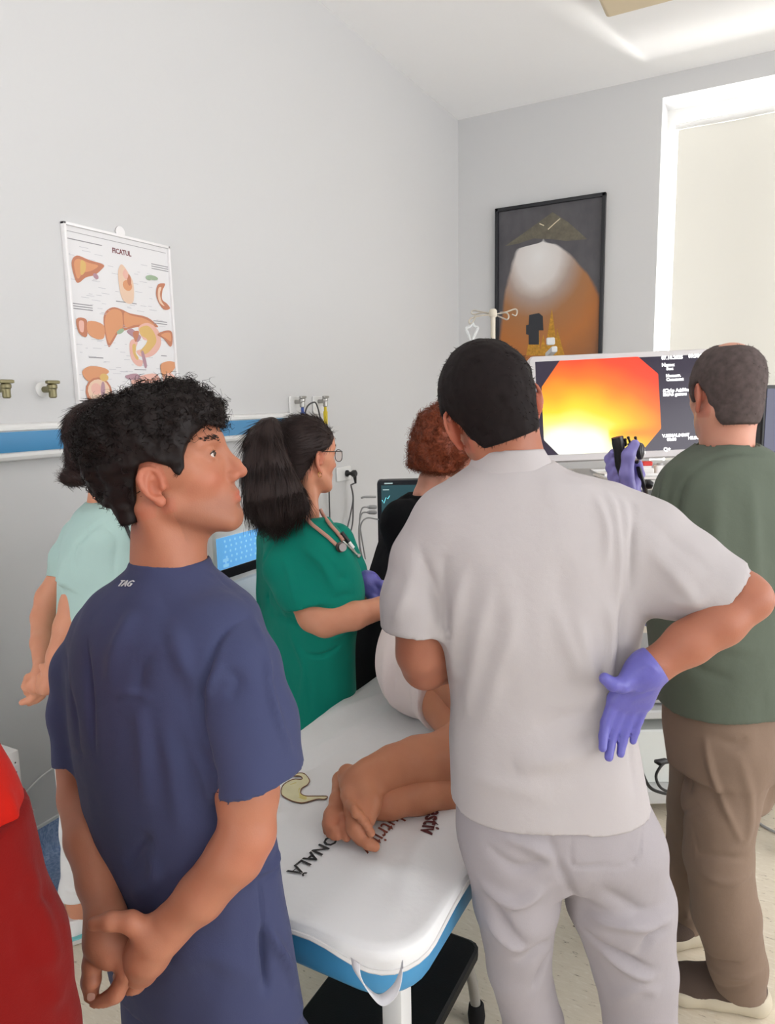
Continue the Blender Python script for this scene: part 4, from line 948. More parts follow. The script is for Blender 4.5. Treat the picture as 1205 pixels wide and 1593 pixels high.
# ---------------------------------------------------------------- head
class Head:
    """local axes: +X the person's right, +Y face, +Z up; origin midway between the ear canals"""
    def __init__(s, pos, face, tilt=0, roll=0, scale=1.0, kx=.95):
        f = nrm(V(face[0], face[1], 0)); up = V(0, 0, 1); r = np.cross(f, up)
        t = math.radians(tilt); f, up = f*math.cos(t)+up*math.sin(t), up*math.cos(t)-f*math.sin(t)
        a = math.radians(roll); r, up = r*math.cos(a)+up*math.sin(a), up*math.cos(a)-r*math.sin(a)
        s.R = np.stack([r, f, up], 1); s.p = np.asarray(pos, float); s.k = scale; s.kv = V(kx, 1, 1)*scale
    def w(s, q): return s.p+(np.asarray(q, float)*s.kv)@s.R.T
    def l(s, q): return ((np.asarray(q)-s.p)@s.R)/s.kv
def head_field(vox=.0025, nose=1.0, jaw=1.0, female=False, ear=True, neck=None, nose_up=0.0, flare=.48, es=1.0):
    F = Field((-.1, -.115, -.17 if neck is None else -.2), (.1, .135, .14), vox)
    F.ell((0, -.006, .045), (.074, .096, .086)); F.ell((0, .012, .03), (.070, .085, .08), k=.02)
    F.ell((0, .042, -.018), (.058, .052, .078), k=.025)
    for x in (-1, 1):
        F.cone((x*.054*jaw, .012, -.04), (x*.022, .078, -.080), .017, .015, k=.025)
        F.ell((x*.040, .058, -.008), (.021, .026, .02), k=.02)
        F.cone((x*.048, .074, .047), (x*.010, .0925, .047), .010, .0115, k=.014)
        F.ell((x*.064, .03, .02), (.012, .03, .02), k=.02)
    F.ell((0, .080, -.080), (.021, .018, .017), k=.02)
    F.ell((0, .078, -.045), (.030, .024, .03), k=.018)
    F.ell((0, .082, .07), (.04, .016, .03), k=.02)
    for x in (-1, 1): F.ell((x*.034, .100, .026), (.0165, .013, .0105), k=.012, cut=True)
    # nose
    n = nose
    F.cone((0, .0955, .040), (0, .0985, .026), .0075, .0075, k=.012); F.cone((0, .0985, .028), (0, .095+.019*n, .002), .0072, .0074, k=.008); F.cone((0, .094+.019*n, .002), (0, .095+.022*n, -.011+nose_up), .0075, .0088, k=.006)
    F.cone((0, .088, .022), (0, .097, -.010), .010, .0135, k=.010)
    F.ell((0, .095+.022*n, -.013+nose_up), (.0105, .0095, .0085), k=.006)
    for x in (-1, 1):
        F.ell((x*.0125, .095+.008*n, -.017), (.0068, .0105, .0078), k=.006)
        F.ell((x*.0065, .095+.012*n, -.0245), (.0035, .0055, .0035), k=.002, cut=True)
        # eyelids around the eyeball
        F.ell((x*.033, .0805, .026), (.0148, .0140, .0128), k=.004)
        F.ell((x*.0345, .0945, .0252), (.0132, .0098, .0052), k=.0015, cut=True)
    # lips
    F.ell((0, .0965, -.0425), (.021, .0085, .0055), k=.006); F.ell((0, .0950, -.0545), (.019, .0085, .0066), k=.006)
    F.ell((0, .1075, -.0480), (.023, .0085, .0012), k=.0015, cut=True); F.ell((0, .102, -.0635), (.016, .006, .0035), k=.006, cut=True)
    if ear:
        for x in (-1, 1):
            e0 = V(x*.073, .006, .0); bk = nrm(V(x*flare, -.88, 0))     # the ear leans back and outwards
            sd = nrm(np.cross(bk, V(0, 0, 1))); sd = sd*np.sign(sd[0]*x)                       # outward side of the ear
            def ep(a, b, o=0): return e0+bk*a*es+V(0, 0, 1)*b*es+sd*o
            helix = [(-.004, .006), (-.003, .020), (.004, .030), (.015, .034), (.025, .029), (.030, .017), (.029, .004), (.024, -.009), (.016, -.019), (.009, -.027)]
            hp_ = spline([ep(a, b, .006) for a, b in helix], 3)
            for q0, q1 in zip(hp_, hp_[1:]): F.cone(q0, q1, .0036, k=.002)
            for a, b, r in ((.012, .012, .013), (.014, .0, .012), (.011, -.012, .009), (.013, .022, .01)): F.cone(ep(a, b, .0005), ep(a, b, .0015), r*.0+.0035, k=.004); 
            F.ell(ep(.013, .007, .0), (.016, .0045, .026), np.stack([bk, sd, V(0, 0, 1)], 1), k=.004)
            F.ell(ep(.007, -.025, .004), (.0085, .005, .0095), np.stack([bk, sd, V(0, 0, 1)], 1), k=.004)        # lobe
            ah = spline([ep(a, b, .006) for a, b in ((.012, .026), (.020, .018), (.021, .006), (.017, -.008), (.010, -.016))], 3)
            for q0, q1 in zip(ah, ah[1:]): F.cone(q0, q1, .0028, k=.003)
            F.ell(ep(.010, -.001, .0075), (.0085, .0085, .0125), np.stack([bk, sd, V(0, 0, 1)], 1), k=.003, cut=True)
            F.ell(ep(-.003, -.003, .004), (.0045, .005, .006), np.stack([bk, sd, V(0, 0, 1)], 1), k=.003)         # tragus
    return F
def head_mesh(h, neck, vox=.0028, **kw):
    """neck: list of (world point, radius) from inside the skull down into the collar"""
    F = head_field(vox, neck=True, **kw)
    lo, hi = F.lo, F.lo+F.vox*F.n
    nl = [(h.l(p), r/h.k) for p, r in neck]
    need = np.array([np.minimum(lo, np.min([p-r for p, r in nl], 0)), np.maximum(hi, np.max([p+r for p, r in nl], 0))])
    G = Field(need[0]+3*vox, need[1]-3*vox, vox); o = np.round((F.lo-G.lo)/vox).astype(int); G.lo = F.lo-o*vox
    o = np.maximum(o, 0); m = np.minimum(F.n, G.n-o); G.d[o[0]:o[0]+m[0], o[1]:o[1]+m[1], o[2]:o[2]+m[2]] = F.d[:m[0], :m[1], :m[2]]
    G.chain(nl, k=.02, k0=.03)
    for x in (-1, 1):       # neck muscles from behind the ear to the collar
        G.cone((x*.055, -.03, -.03), nl[-1][0]+V(x*.028, .03, .0), .014, .012, k=.025)
    v, f = G.mesh(); v = relax(v, f, 2)
    return h.w(v), f, v
def head_tint(h, vl, stubble=.0, ears=.5, cheeks=.2):
    x, y, z = vl.T; ax = np.abs(x)
    lip = np.exp(-((z+.0485)/.0095)**4-(x/.02)**4)*(y > .093)
    er = ears*np.exp(-((ax-.085)/.022)**2)*(ax > .068)*(np.abs(z) < .045)*(y < .02)
    nose_ = .35*np.exp(-((x/.016)**2+((y-.112)/.016)**2+((z+.014)/.014)**2)); ck = cheeks*np.exp(-((ax-.045)/.022)**2-((z+.015)/.02)**2)*(y > .04)
    st = stubble*np.clip(np.exp(-((z+.066)/.028)**4)*(y > .012)+.6*np.exp(-((z+.034)/.006)**2)*(ax < .02)*(y > .09), 0, 1)*(1-lip)
    return lip*.75+er+nose_+ck, st
def hair_shell(h, poly, thick, vox=.003, extra=None, noise=(0, 1), top=None, smooth=.006, cranium=None):
    """hair volume: skull grown by `thick` (number or function of local points), kept inside a side-view outline poly (y, z)"""
    F = Field((-.15, -.2, -.2), (.15, .17, .21), vox); F.CAP, F.MARG = .15, .09; F.d[:] = .15
    F.ell((0, -.006, .045), (.074, .096, .086)); F.ell((0, .012, .03), (.070, .085, .08), k=.02)
    F.ell((0, -.05, -.03), (.055, .048, .06), k=.03); F.ell((0, .042, -.018), (.058, .052, .078), k=.025)
    for x in (-1, 1): F.ell((x*.064, .03, .02), (.012, .03, .02), k=.02)

    if extra: extra(F)
    sl, g = F._win(F.lo, F.lo+F.vox*F.n, 0)
    t = thick(g) if callable(thick) else thick
    if noise[0]: t = t+noise[0]*(vnoise(g*noise[1], 3)+.5*vnoise(g*noise[1]*2.1, 4))
    F.d[sl] = F.d[sl]-t
    p = np.array(poly); y, z = g[..., 1], g[..., 2]; ins = np.zeros(y.shape, bool); dist = np.full(y.shape, 9., np.float32)
    for i in range(len(p)):
        a, b = p[i], p[(i+1) % len(p)]; d = b-a; tt = np.clip(((y-a[0])*d[0]+(z-a[1])*d[1])/(d@d), 0, 1)
        dist = np.minimum(dist, np.hypot(y-a[0]-d[0]*tt, z-a[1]-d[1]*tt))
        c = (a[1] > z) != (b[1] > z)
        if abs(d[1]) > 1e-9: ins ^= c & (y < d[0]*(z-a[1])/d[1]+a[0])
    sd = np.where(ins, -dist, dist)
    F.d[sl] = -smin(-F.d[sl], -sd, smooth)
    v, f = F.mesh(); v = relax(v, f, 2)
    return h.w(v), f, v
def strands(v, f, count, length, rad, flow, jitter=.35, lift=.5, seg=4, curl=None, seed=1, keep=None):
    """fine hairs as three-sided tapering tubes; flow(points, normals) gives their direction"""
    rg = np.random.default_rng(seed); n = normals(v, f)
    w = keep(v) if keep is not None else np.ones(len(v)); w = w/w.sum(); i = rg.choice(len(v), count, p=w)
    p, nn = v[i]+rg.normal(0, .001, (count, 3)), n[i]
    d = flow(p, nn); d = d-nn*(d*nn).sum(1, keepdims=True); d = d/np.maximum(np.linalg.norm(d, axis=1, keepdims=True), 1e-6)
    d = d+nn*lift+rg.normal(0, jitter, (count, 3)); d /= np.linalg.norm(d, axis=1, keepdims=True)
    L_ = length*rg.uniform(.5, 1.2, (count, 1)); a = np.cross(d, nn+.01); a /= np.maximum(np.linalg.norm(a, axis=1, keepdims=True), 1e-6); b = np.cross(d, a)
    ph = rg.uniform(0, 6.28, (count, 1)); rings_ = []; R_ = rad*rg.uniform(.7, 1.2, (count, 1))
    sgn = rg.choice([-1., 1.], (count, 1)); tw = rg.uniform(.75, 1.3, (count, 1))
    for s in range(seg+1):
        t = s/seg; c = p-nn*.004+d*L_*t-nn*(L_*.45*t*t*lift)
        if curl:
            cr, turns = curl; ang = ph+sgn*turns*tw*6.2832*t; rr = cr*min(1, t*3.5)*tw; c = c+(a*np.cos(ang)+b*np.sin(ang))*rr-(a*np.cos(ph)+b*np.sin(ph))*rr*.0
        rings_.append(c)
    vv = np.zeros((count, seg+1, 3, 3))
    for s in range(seg+1):
        t0 = rings_[min(s+1, seg)]-rings_[max(s-1, 0)]; t0 /= np.maximum(np.linalg.norm(t0, axis=1, keepdims=True), 1e-6)
        x = np.cross(t0, V(.31, .57, .76)); x /= np.maximum(np.linalg.norm(x, axis=1, keepdims=True), 1e-6); y = np.cross(t0, x)
        r_ = R_*(1-.75*(s/seg)**2)
        for k in range(3): vv[:, s, k] = rings_[s]+r_*(x*math.cos(2.0944*k)+y*math.sin(2.0944*k))
    base = (np.arange(count)*(seg+1)*3)[:, None, None]; s_ = np.arange(seg)[None, :, None]*3; k_ = np.arange(3)[None, None, :]; k2 = (k_+1) % 3
    q = np.stack([base+s_+k_, base+s_+k2, base+s_+3+k2, base+s_+3+k_], -1).reshape(-1, 4)
    return vv.reshape(-1, 3), q
def eyes(h, parent, iris=(70, 48, 34), name='eye'):
    mw = bpy.data.materials.get('eye_white') or mat('eye_white', (206, 192, 184), .15, .5); mi = mat('iris', iris, .1, .6); mp = bpy.data.materials.get('pupil') or mat('pupil', (8, 8, 8), .1, .6)
    for x in (-1, 1):
        e = MB().ball((0, 0, 0), .0118*h.k, 14); e.v = [tuple(h.w(V(x*.033, .0802, .026))+V(*q)) for q in e.v]
        o = e.build(name, mw, parent, smooth=True)
        c = h.w(V(x*.033, .0802, .026)); d = h.w(V(x*.033, .12, .026))-c; d = nrm(d)
        MB().ball(c+d*.0070*h.k, .0064*h.k, 12).build('iris', mi, o, smooth=True); MB().ball(c+d*.0112*h.k, .0030*h.k, 8).build('pupil', mp, o, smooth=True)
        lid = [h.w(V(x*.0345+x*.0128*math.cos(a), .0802+.0135*math.sqrt(max(0, 1-(.95*math.cos(a)-.05)**2*.9)), .0252+.0046*math.sin(a))) for a in np.linspace(2.9, .1, 9)]
        MB().tube(lid, [.0003]+[.0009]*7+[.0004], 6).build('lash_line', mp, o, smooth=True)
def brows(h, parent, m, x0=.014, x1=.05):
    for x in (-1, 1):
        pts = [V(x*(x0+(x1-x0)*t), .1030-.0215*t*t, .0425+.007*math.sin(t*2.4)) for t in np.linspace(0, 1, 7)]
        b = MB(); rg = random.Random(5)
        for _ in range(110):
            t = rg.random(); i = min(int(t*6), 5); p = pts[i]+(pts[i+1]-pts[i])*(t*6-i)+V(0, 0, rg.uniform(-.0035, .0035))
            d = nrm(V(x*.7, -.25, .35+rg.uniform(-.3, .3)))*.008
            b.tube([h.w(p-V(0, .003, 0)), h.w(p+d*.5+V(0, .0012, 0)), h.w(p+d)], [.0006*h.k, .0005*h.k, .0002*h.k], 3)
        b.build('eyebrow', m, parent)

# ---------------------------------------------------------------- hands
def hand(F, wrist, d, palm, side, curl=(.2, .25, .3, .35), thumb=None, spread=.10, k=.006, s=1.0, fat=1.0, bend=(1, 1.1, .8), wr=.026):
    """adds a hand to field F. d: wrist to fingers, palm: direction the palm faces, side: +1 right hand, -1 left"""
    d = nrm(d); palm = np.asarray(palm, float); palm = nrm(palm-d*(palm@d)); x = np.cross(d, palm)*side      # x: towards the thumb
    w = V(*wrist)
    def q(a, b, c): return w+(x*a+d*b+palm*c)*s
    bases = [(.029, .090), (.010, .095), (-.010, .090), (-.028, .080)]; lens = [(.043, .026, .021), (.047, .030, .022), (.043, .028, .021), (.034, .021, .019)]
    rad = [(.0098, .0088, .0076), (.0100, .009, .0077), (.0095, .0086, .0074), (.0086, .0076, .0066)]
    for (a, b), r in zip(bases, rad):
        F.cone(q(a*.62, .012, 0), q(a, b-.012, -.001), .0155*s*fat, .0125*s*fat, k=.014)
    F.cone(q(0, -.01, 0), q(0, .03, 0), wr*.8*s*fat, .02*s*fat, k=.02)
    tips = []; rad = [tuple(x_*fat for x_ in r) for r in rad]
    for i, ((a, b), ln, r) in enumerate(zip(bases, lens, rad)):
        sp = spread*(1.5-i)/1.5; p = q(a, b-.006, -.001); fd = nrm(d+x*sp); ang = curl[i]
        for j in range(3):
            aa = ang*bend[j] if j == 0 else aa+ang*bend[j]
            dd = fd*math.cos(aa)+palm*math.sin(aa); e = p+dd*ln[j]*s
            F.cone(p, e, r[j]*s*1.02, (r[min(j+1, 2)] if j < 2 else r[2]*.86)*s, k=.003 if j else k)
            p = e
        tips.append(p)
    th = thumb or [(.026, .028, .008), (.046, .052, .016), (.056, .078, .018), (.060, .100, .018)]
    tr_ = [.0165, .0125, .0105, .0088]
    for j in range(3): F.cone(q(*th[j]), q(*th[j+1]), tr_[j]*s*fat, tr_[j+1]*s*fat, k=.012 if j == 0 else .004)
    tips.append(q(*th[3])); return tips
def hem(F, p0, n, R, wall=.009, depth=.03, wave=(0, 0), side=None):
    """ends a garment at a plane and hollows it out behind the edge"""
    p0, n = V(*p0), nrm(n); sl, g = F._win(p0-R, p0+R, 0)
    if sl is None: return F
    s = (g-p0)@n; r = np.linalg.norm(g-p0, axis=-1)-R
    if wave[0]:
        x, y, _ = frame_of(n); a = np.arctan2((g-p0)@y, (g-p0)@x); s = s+wave[0]*np.sin(wave[1]*a+1)
    d = F.d[sl]; d = np.maximum(d, -np.maximum(-s, r))
    d = np.maximum(d, -np.maximum(np.maximum(d+wall, -(s+depth)), r)); F.d[sl] = d
    return F
def sleeve(F, pts, p0, n, R=.15, k=.02, k0=.03, wall=.009, depth=.03, wave=(0, 0)):
    """a sleeve ended by its own hem, then blended into the garment"""
    T_ = Field.__new__(Field); T_.vox, T_.lo, T_.n = F.vox, F.lo, F.n; T_.d = np.full(F.n, F.CAP, np.float32)
    T_.chain(pts, k=k); hem(T_, p0, n, R, wall, depth, wave); F.d = smin(F.d, T_.d, k0); return F
def neckhole(F, neck, gap=.004, z_up=.08, k=.004):
    """cuts the neckline of a garment around the neck chain"""
    for (a, ra), (b, rb) in zip(neck, neck[1:]): F.cone(a, b, ra+gap, rb+gap, k=k, cut=True)
    return F
def core(parts, vox=.015):
    """the covered part of a body: chains of (point, radius)"""
    lo = np.min([box_of(c, 0)[0] for c in parts], 0); hi = np.max([box_of(c, 0)[1] for c in parts], 0)
    F = Field(lo, hi, vox)
    for c in parts: F.chain(c, k=.03)
    return F.mesh()
def limb(chains, vox=.0045, extra=None, k=.012):
    lo = np.min([box_of(c, .06)[0] for c in chains], 0); hi = np.max([box_of(c, .06)[1] for c in chains], 0)
    F = Field(lo, hi, vox)
    for c in chains: F.chain(c, k=k)
    if extra: extra(F)
    v, f = F.mesh(); return relax(v, f, 2), f
def body(parent, m, pieces, tint=None):
    v, f = join(*[(q[0], q[1]) for q in pieces]); o = from_arrays('body', v, f, m, parent)
    red = np.zeros(len(v)); dark = np.zeros(len(v)); k = 0
    for q in pieces:
        if len(q) > 2: red[k:k+len(q[0])], dark[k:k+len(q[0])] = q[2]
        k += len(q[0])
    set_tint(o, red, dark); return o
def shift(c, dz): return [(p+V(*dz), r) for p, r in c]
def feet(a, b, r0=.034): return [(a, r0), (a*.4+b*.6, r0*1.1), (b, r0*.8)]
def person(label, loc, group=None): return thing('person', label, 'person', loc, group)
def cloth_obj(name, F, m, parent, fl=(), seed=0, amp=.0015, relax_it=5, scale=9, extra=None):
    v, f = F.mesh(); v = relax(v, f, relax_it); v = folds(v, f, fl, seed, amp, scale)
    if extra: v = extra(v, f)
    return from_arrays(name, v, f, m, parent)
def surface(o):
    v = np.zeros(len(o.data.vertices)*3); o.data.vertices.foreach_get('co', v); v = v.reshape(-1, 3)+ORG[o.name]
    f = np.array([list(p.vertices) for p in o.data.polygons]); return v, normals(v, f)
def lay_on(o, pts, lift):
    """points lying on a garment, `lift` above it"""
    v, n = surface(o); out = []
    for p in snap(v, n, pts):
        m = np.linalg.norm(v-p, axis=1) < .012; out.append(p+nrm(n[m].mean(0))*lift)
    return out
# ================================================================ man in white scrubs, seen from behind
HAIR_MAN = [(-.16, -.058), (-.055, -.064), (-.032, -.03), (-.024, .012), (-.004, .040), (.016, .034), (.024, -.006), (.034, -.006), (.040, .045), (.064, .070), (.074, .100), (.13, .115), (.13, .2), (-.16, .2)]
m_skin1 = skin('skin_warm', (172, 114, 90)); m_white_cloth = fabric('white_scrub_cotton', (180, 174, 174), .85, 800, .12, .2)
m_white_pants = fabric('white_trouser_cotton', (162, 156, 159), .85, 700, .14, .2)
m_black_hair = hairmat('black_hair', (26, 20, 20), .75, .15); m_glove = mat('lavender_nitrile', (98, 95, 172), .38, .45, bump=(160, .15), sss=.05)
m_shoe_dark = mat('dark_shoe_fabric', (88, 74, 66), .8, .2, bump=(400, .3)); m_shoe_sole = mat('cream_shoe_sole', (206, 196, 174), .6)
def white_man():
    fc = H2(4); g = 1.25
    pr = person('man in white scrubs seen from behind, one purple-gloved hand resting on his hip', G(850, 1900, g)*V(1, 1, 0))
    h = Head(G(768, 650, g), H2(-10), tilt=-2, roll=18, scale=.94, kx=.94)
    neck = [(h.w((0, -.02, -.03)), .05), (G(785, 690, g+.0), .054), (G(795, 720, g+.0), .058), (G(805, 770, g), .066)]
    hv, hf, hl = head_mesh(h, neck, .0036, flare=.85, es=1.12)
    armR = [J(985, 830, 1.25, 44), J(1085, 885, 1.20, 40), J(1155, 925, 1.15, 36), J(1165, 932, 1.14, 33), J(1120, 968, 1.13, 36), J(1070, 1000, 1.13, 34), J(1018, 1036, 1.13, 26), J(1000, 1055, 1.135, 24)]
    armL = [J(690, 835, 1.25, 36), J(650, 920, 1.24, 42), J(655, 1015, 1.25, 38), J(662, 1035, 1.27, 36), J(705, 1030, 1.40, 30), J(745, 1030, 1.52, 22)]
    wr, dd = G(1006, 1040, 1.115), -UP*.82-RT*.27+FW*.30
    CU, TH = (.30, .24, .20, .12), [(.024, .018, .010), (.044, .034, .024), (.062, .034, .030), (.080, .028, .028)]
    def hands(F): hand(F, wr, dd, -FW+RT*.1, 1, CU, TH, .05, s=.90, fat=.8)
    def handl(F): hand(F, armL[-1][0], nrm(armL[-1][0]-armL[-2][0]), -UP, -1, (.3, .3, .3, .3), s=.95)
    va, fa = limb([armR], extra=hands); vb, fb = limb([armL], extra=handl)
    legL = [J(795, 1290, 1.225, 50), J(803, 1440, 1.235, 44), J(830, 1600, 1.27, 34), (G(850, 1850, 1.30), .05)]
    legR = [J(930, 1300, 1.26, 55), J(965, 1440, 1.25, 50), J(997, 1600, 1.24, 36), (G(1010, 1850, 1.23), .05)]
    tor = [(G(800, 760, g), .07), (G(830, 900, g), .085), (G(840, 1100, g), .08), (G(855, 1240, g), .08)]
    cv, cf = core([tor, legL, legR, [(G(700, 810, g), .06), (G(960, 815, g), .06)]])
    rd, dk = head_tint(h, hl, .2, .55)
    body(pr, m_skin1, [(hv, hf, (rd, dk)), (va, fa), (vb, fb), (cv, cf)]); eyes(h, pr); brows(h, pr, m_black_hair)
    # hair
    xv, xf, xl = hair_shell(h, [(-.16, -.034), (-.06, -.040)]+HAIR_MAN[2:], lambda p: .004+.012*np.clip((p[..., 2]+.05)/.12, 0, 1), .0035, noise=(.0018, 60))
    sv, sf = strands(xv, xf, 7000, .011, .00055, lambda p, n: np.cross(n, np.cross(V(0, 0, -1)+.6*h.R[:, 1], n)), .4, .55, 2, seed=2)
    jv, jf = join((xv, xf), (sv, sf)); from_arrays('hair', jv, jf, m_black_hair, pr)
    # tunic
    R = [ring(716, 738, 858, g, .062, fc), ring(732, 716, 888, g, .075, fc), ring(752, 688, 942, g, .088, fc), ring(785, 655, 992, g, .10, fc), ring(830, 642, 1000, g, .115, fc), ring(900, 648, 998, g, .122, fc), ring(960, 668, 992, g, .122, fc),
         ring(1020, 690, 983, g, .118, fc), ring(1090, 701, 976, g, .115, fc), ring(1150, 698, 985, g, .118, fc), ring(1200, 700, 996, g, .122, fc), ring(1275, 702, 1010, g, .128, fc)]
    F = FB((560, 1330, 1.1), (1220, 650, 1.5), .12*.5, .0055, .12*.5); F.loft(R)
    sleeve(F, [J(692, 815, g, 52), J(664, 870, g, 54), J(648, 935, 1.24, 54), J(643, 1000, 1.235, 54)], G(644, 980, 1.24), -UP*.95-RT*.10+FW*.1)
    sleeve(F, [J(940, 825, g, 64), J(1000, 850, 1.23, 72), J(1060, 888, 1.20, 66), J(1118, 920, 1.17, 55), J(1150, 940, 1.155, 50)], G(1122, 921, 1.17), RT*.75-UP*.60-FW*.05, k0=.035)
    F.chain([J(985, 900, 1.24, 34), J(1045, 915, 1.205, 36)], k=.05)
    
    z0 = ring(1234, 702, 1008, g, .12, fc); hem(F, (z0['c'][0], z0['c'][1], z0['z']), nrm(fc*.10-RT*.02+V(0, 0, -1)), .26, depth=.05, wave=(.005, 3))
    fl = [([(690, 865), (684, 930), (690, 985)], .012, -.007), ([(652, 850), (668, 915), (690, 985)], .009, -.008), ([(720, 890), (706, 960), (703, 1050)], .012, .006), ([(760, 900), (738, 1000), (722, 1110)], .014, .005), ([(800, 950), (772, 1040), (750, 1130)], .016, .004),
          ([(985, 780), (988, 850), (985, 925)], .006, -.006), ([(930, 770), (944, 820), (948, 880)], .008, .005), ([(950, 765), (964, 815), (966, 900), (958, 980)], .008, .005), ([(972, 775), (978, 840), (974, 930)], .007, .004), ([(900, 960), (915, 1020), (938, 1090)], .012, .005), ([(860, 940), (890, 1010), (925, 1090)], .014, .004),
          ([(950, 940), (955, 1010), (950, 1080)], .010, .006), ([(975, 930), (968, 1000), (960, 1050)], .008, -.006), ([(800, 1190), (860, 1180), (940, 1160)], .02, .006), ([(720, 1200), (790, 1225), (860, 1230)], .02, .004), ([(830, 1140), (890, 1120), (945, 1110)], .02, -.005),
          ([(1010, 860), (1060, 915), (1085, 945)], .012, .005), ([(1005, 800), (1060, 850), (1110, 890)], .014, -.003), ([(1040, 940), (1075, 940), (1110, 915)], .012, .004), ([(640, 880), (625, 930), (610, 965)], .012, .004), ([(980, 1130), (985, 1180), (990, 1240)], .012, -.004), ([(770, 870), (790, 960), (800, 1080)], .02, .003), ([(870, 860), (865, 920), (880, 980)], .02, -.003)]
    sh = cloth_obj('tunic', F, m_white_cloth, pr, [(a, b, c*1.5) for a, b, c in fl], 1, .0022)
    F = Field(G(700, 740, 1.15)-.03, G(900, 660, 1.4)+.06, .0035)
    F.loft([ring(695, 742, 842, g, .064, fc, .066), ring(712, 734, 852, g, .066, fc, .068), ring(740, 722, 868, g, .07, fc, .074)])
    c0 = G(791, 698, g); hem(F, c0, (-.02, .02, 1), .11, wall=.0045, depth=.06)
    cloth_obj('collar', F, m_white_cloth, pr, (), 2, .0008)
    # trousers
    F = FB((700, 1950, 1.2), (1060, 1200, 1.4), .12*.5, .006, .14*.5); F.lo[2] = max(F.lo[2], .0)
    F.loft([ring(1190, 712, 990, g, .08, fc, .105), ring(1260, 710, 1005, g, .085, fc, .118), ring(1315, 720, 1026, g, .08, fc, .112), ring(1350, 742, 1010, g, .06, fc, .085)])
    F.chain([J(795, 1300, 1.225, 68), J(803, 1400, 1.225, 65), J(806, 1500, 1.245, 49), J(829, 1593, 1.275, 47), J(850, 1760, 1.30, 44), (G(855, 1880, 1.31)*V(1, 1, 0)+V(0, 0, .06), .052)], k=.012, k0=.04)
    F.chain([J(945, 1305, 1.255, 74), J(964, 1400, 1.25, 81), J(985, 1500, 1.245, 64), J(995, 1593, 1.24, 54), J(1000, 1760, 1.235, 50), (G(1005, 1880, 1.23)*V(1, 1, 0)+V(0, 0, .06), .054)], k=.012, k0=.04)
    fl = [([(780, 1295), (830, 1320), (868, 1345)], .014, .006), ([(755, 1320), (800, 1355), (850, 1340)], .012, -.006), ([(745, 1370), (800, 1410), (850, 1385)], .014, .008), ([(760, 1400), (780, 1440), (815, 1475)], .010, -.008), ([(755, 1430), (790, 1470), (815, 1478)], .010, .006), ([(800, 1500), (840, 1480), (857, 1470)], .012, -.006), ([(830, 1545), (845, 1510), (858, 1480)], .010, -.006),
          ([(905, 1450), (960, 1490), (1018, 1512)], .010, -.009), ([(920, 1430), (980, 1440), (1046, 1438)], .012, .008), ([(990, 1490), (1020, 1460), (1047, 1440)], .010, -.008), ([(940, 1390), (1000, 1420), (1046, 1400)], .014, -.006), ([(930, 1480), (985, 1515), (1020, 1520)], .012, .007), ([(850, 1300), (868, 1345), (885, 1385), (900, 1430)], .008, -.005), ([(950, 1560), (990, 1540), (1030, 1545)], .014, .004),
          ([(886, 1290), (887, 1345), (930, 1352), (990, 1340), (998, 1285)], .003, -.0025)]
    cloth_obj('trousers', F, m_white_pants, pr, [(a, b*.9, c*1.9) for a, b, c in fl], 4, .0026)
    for s, (x, gg) in ((-1, (852, 1.31)), (1, (1006, 1.23))):
        a = G(x, 1880, gg)*V(1, 1, 0)+V(0, 0, .045); b = a+H2(s*14)*.16
        F = Field(np.minimum(a, b)-.08, np.maximum(a, b)+.08, .005); F.chain([(a-H2(0)*.05, .042), (a+H2(0)*.04, .044), (b, .036)], k=.03); F.keep(lambda p: .004-p[..., 2])
        cloth_obj('shoe', F, m_white, pr, (), 3, .0005)
    # glove on the right hand
    F = Field(wr-.16, wr+.16, .0027); hand(F, wr, dd, -FW+RT*.1, 1, CU, TH, .05, s=.90, fat=1.22)
    c0 = nrm(G(1070, 1000, 1.13)-G(1018, 1036, 1.13)); F.cone(wr, G(1024, 1030, 1.13), .031, .0315, k=.012)
    hem(F, G(1020, 1033, 1.13), c0, .06, wall=.0035, depth=.012)
    gf_ = [([(975, 1090), (1000, 1082), (1018, 1075)], .005, -.002), ([(965, 1060), (980, 1075), (1005, 1080)], .005, .002), ([(995, 1040), (1010, 1035), (1022, 1045)], .004, .002)]
    cloth_obj('glove', F, m_glove, pr, gf_, 6, .0007, scale=40)
white_man()
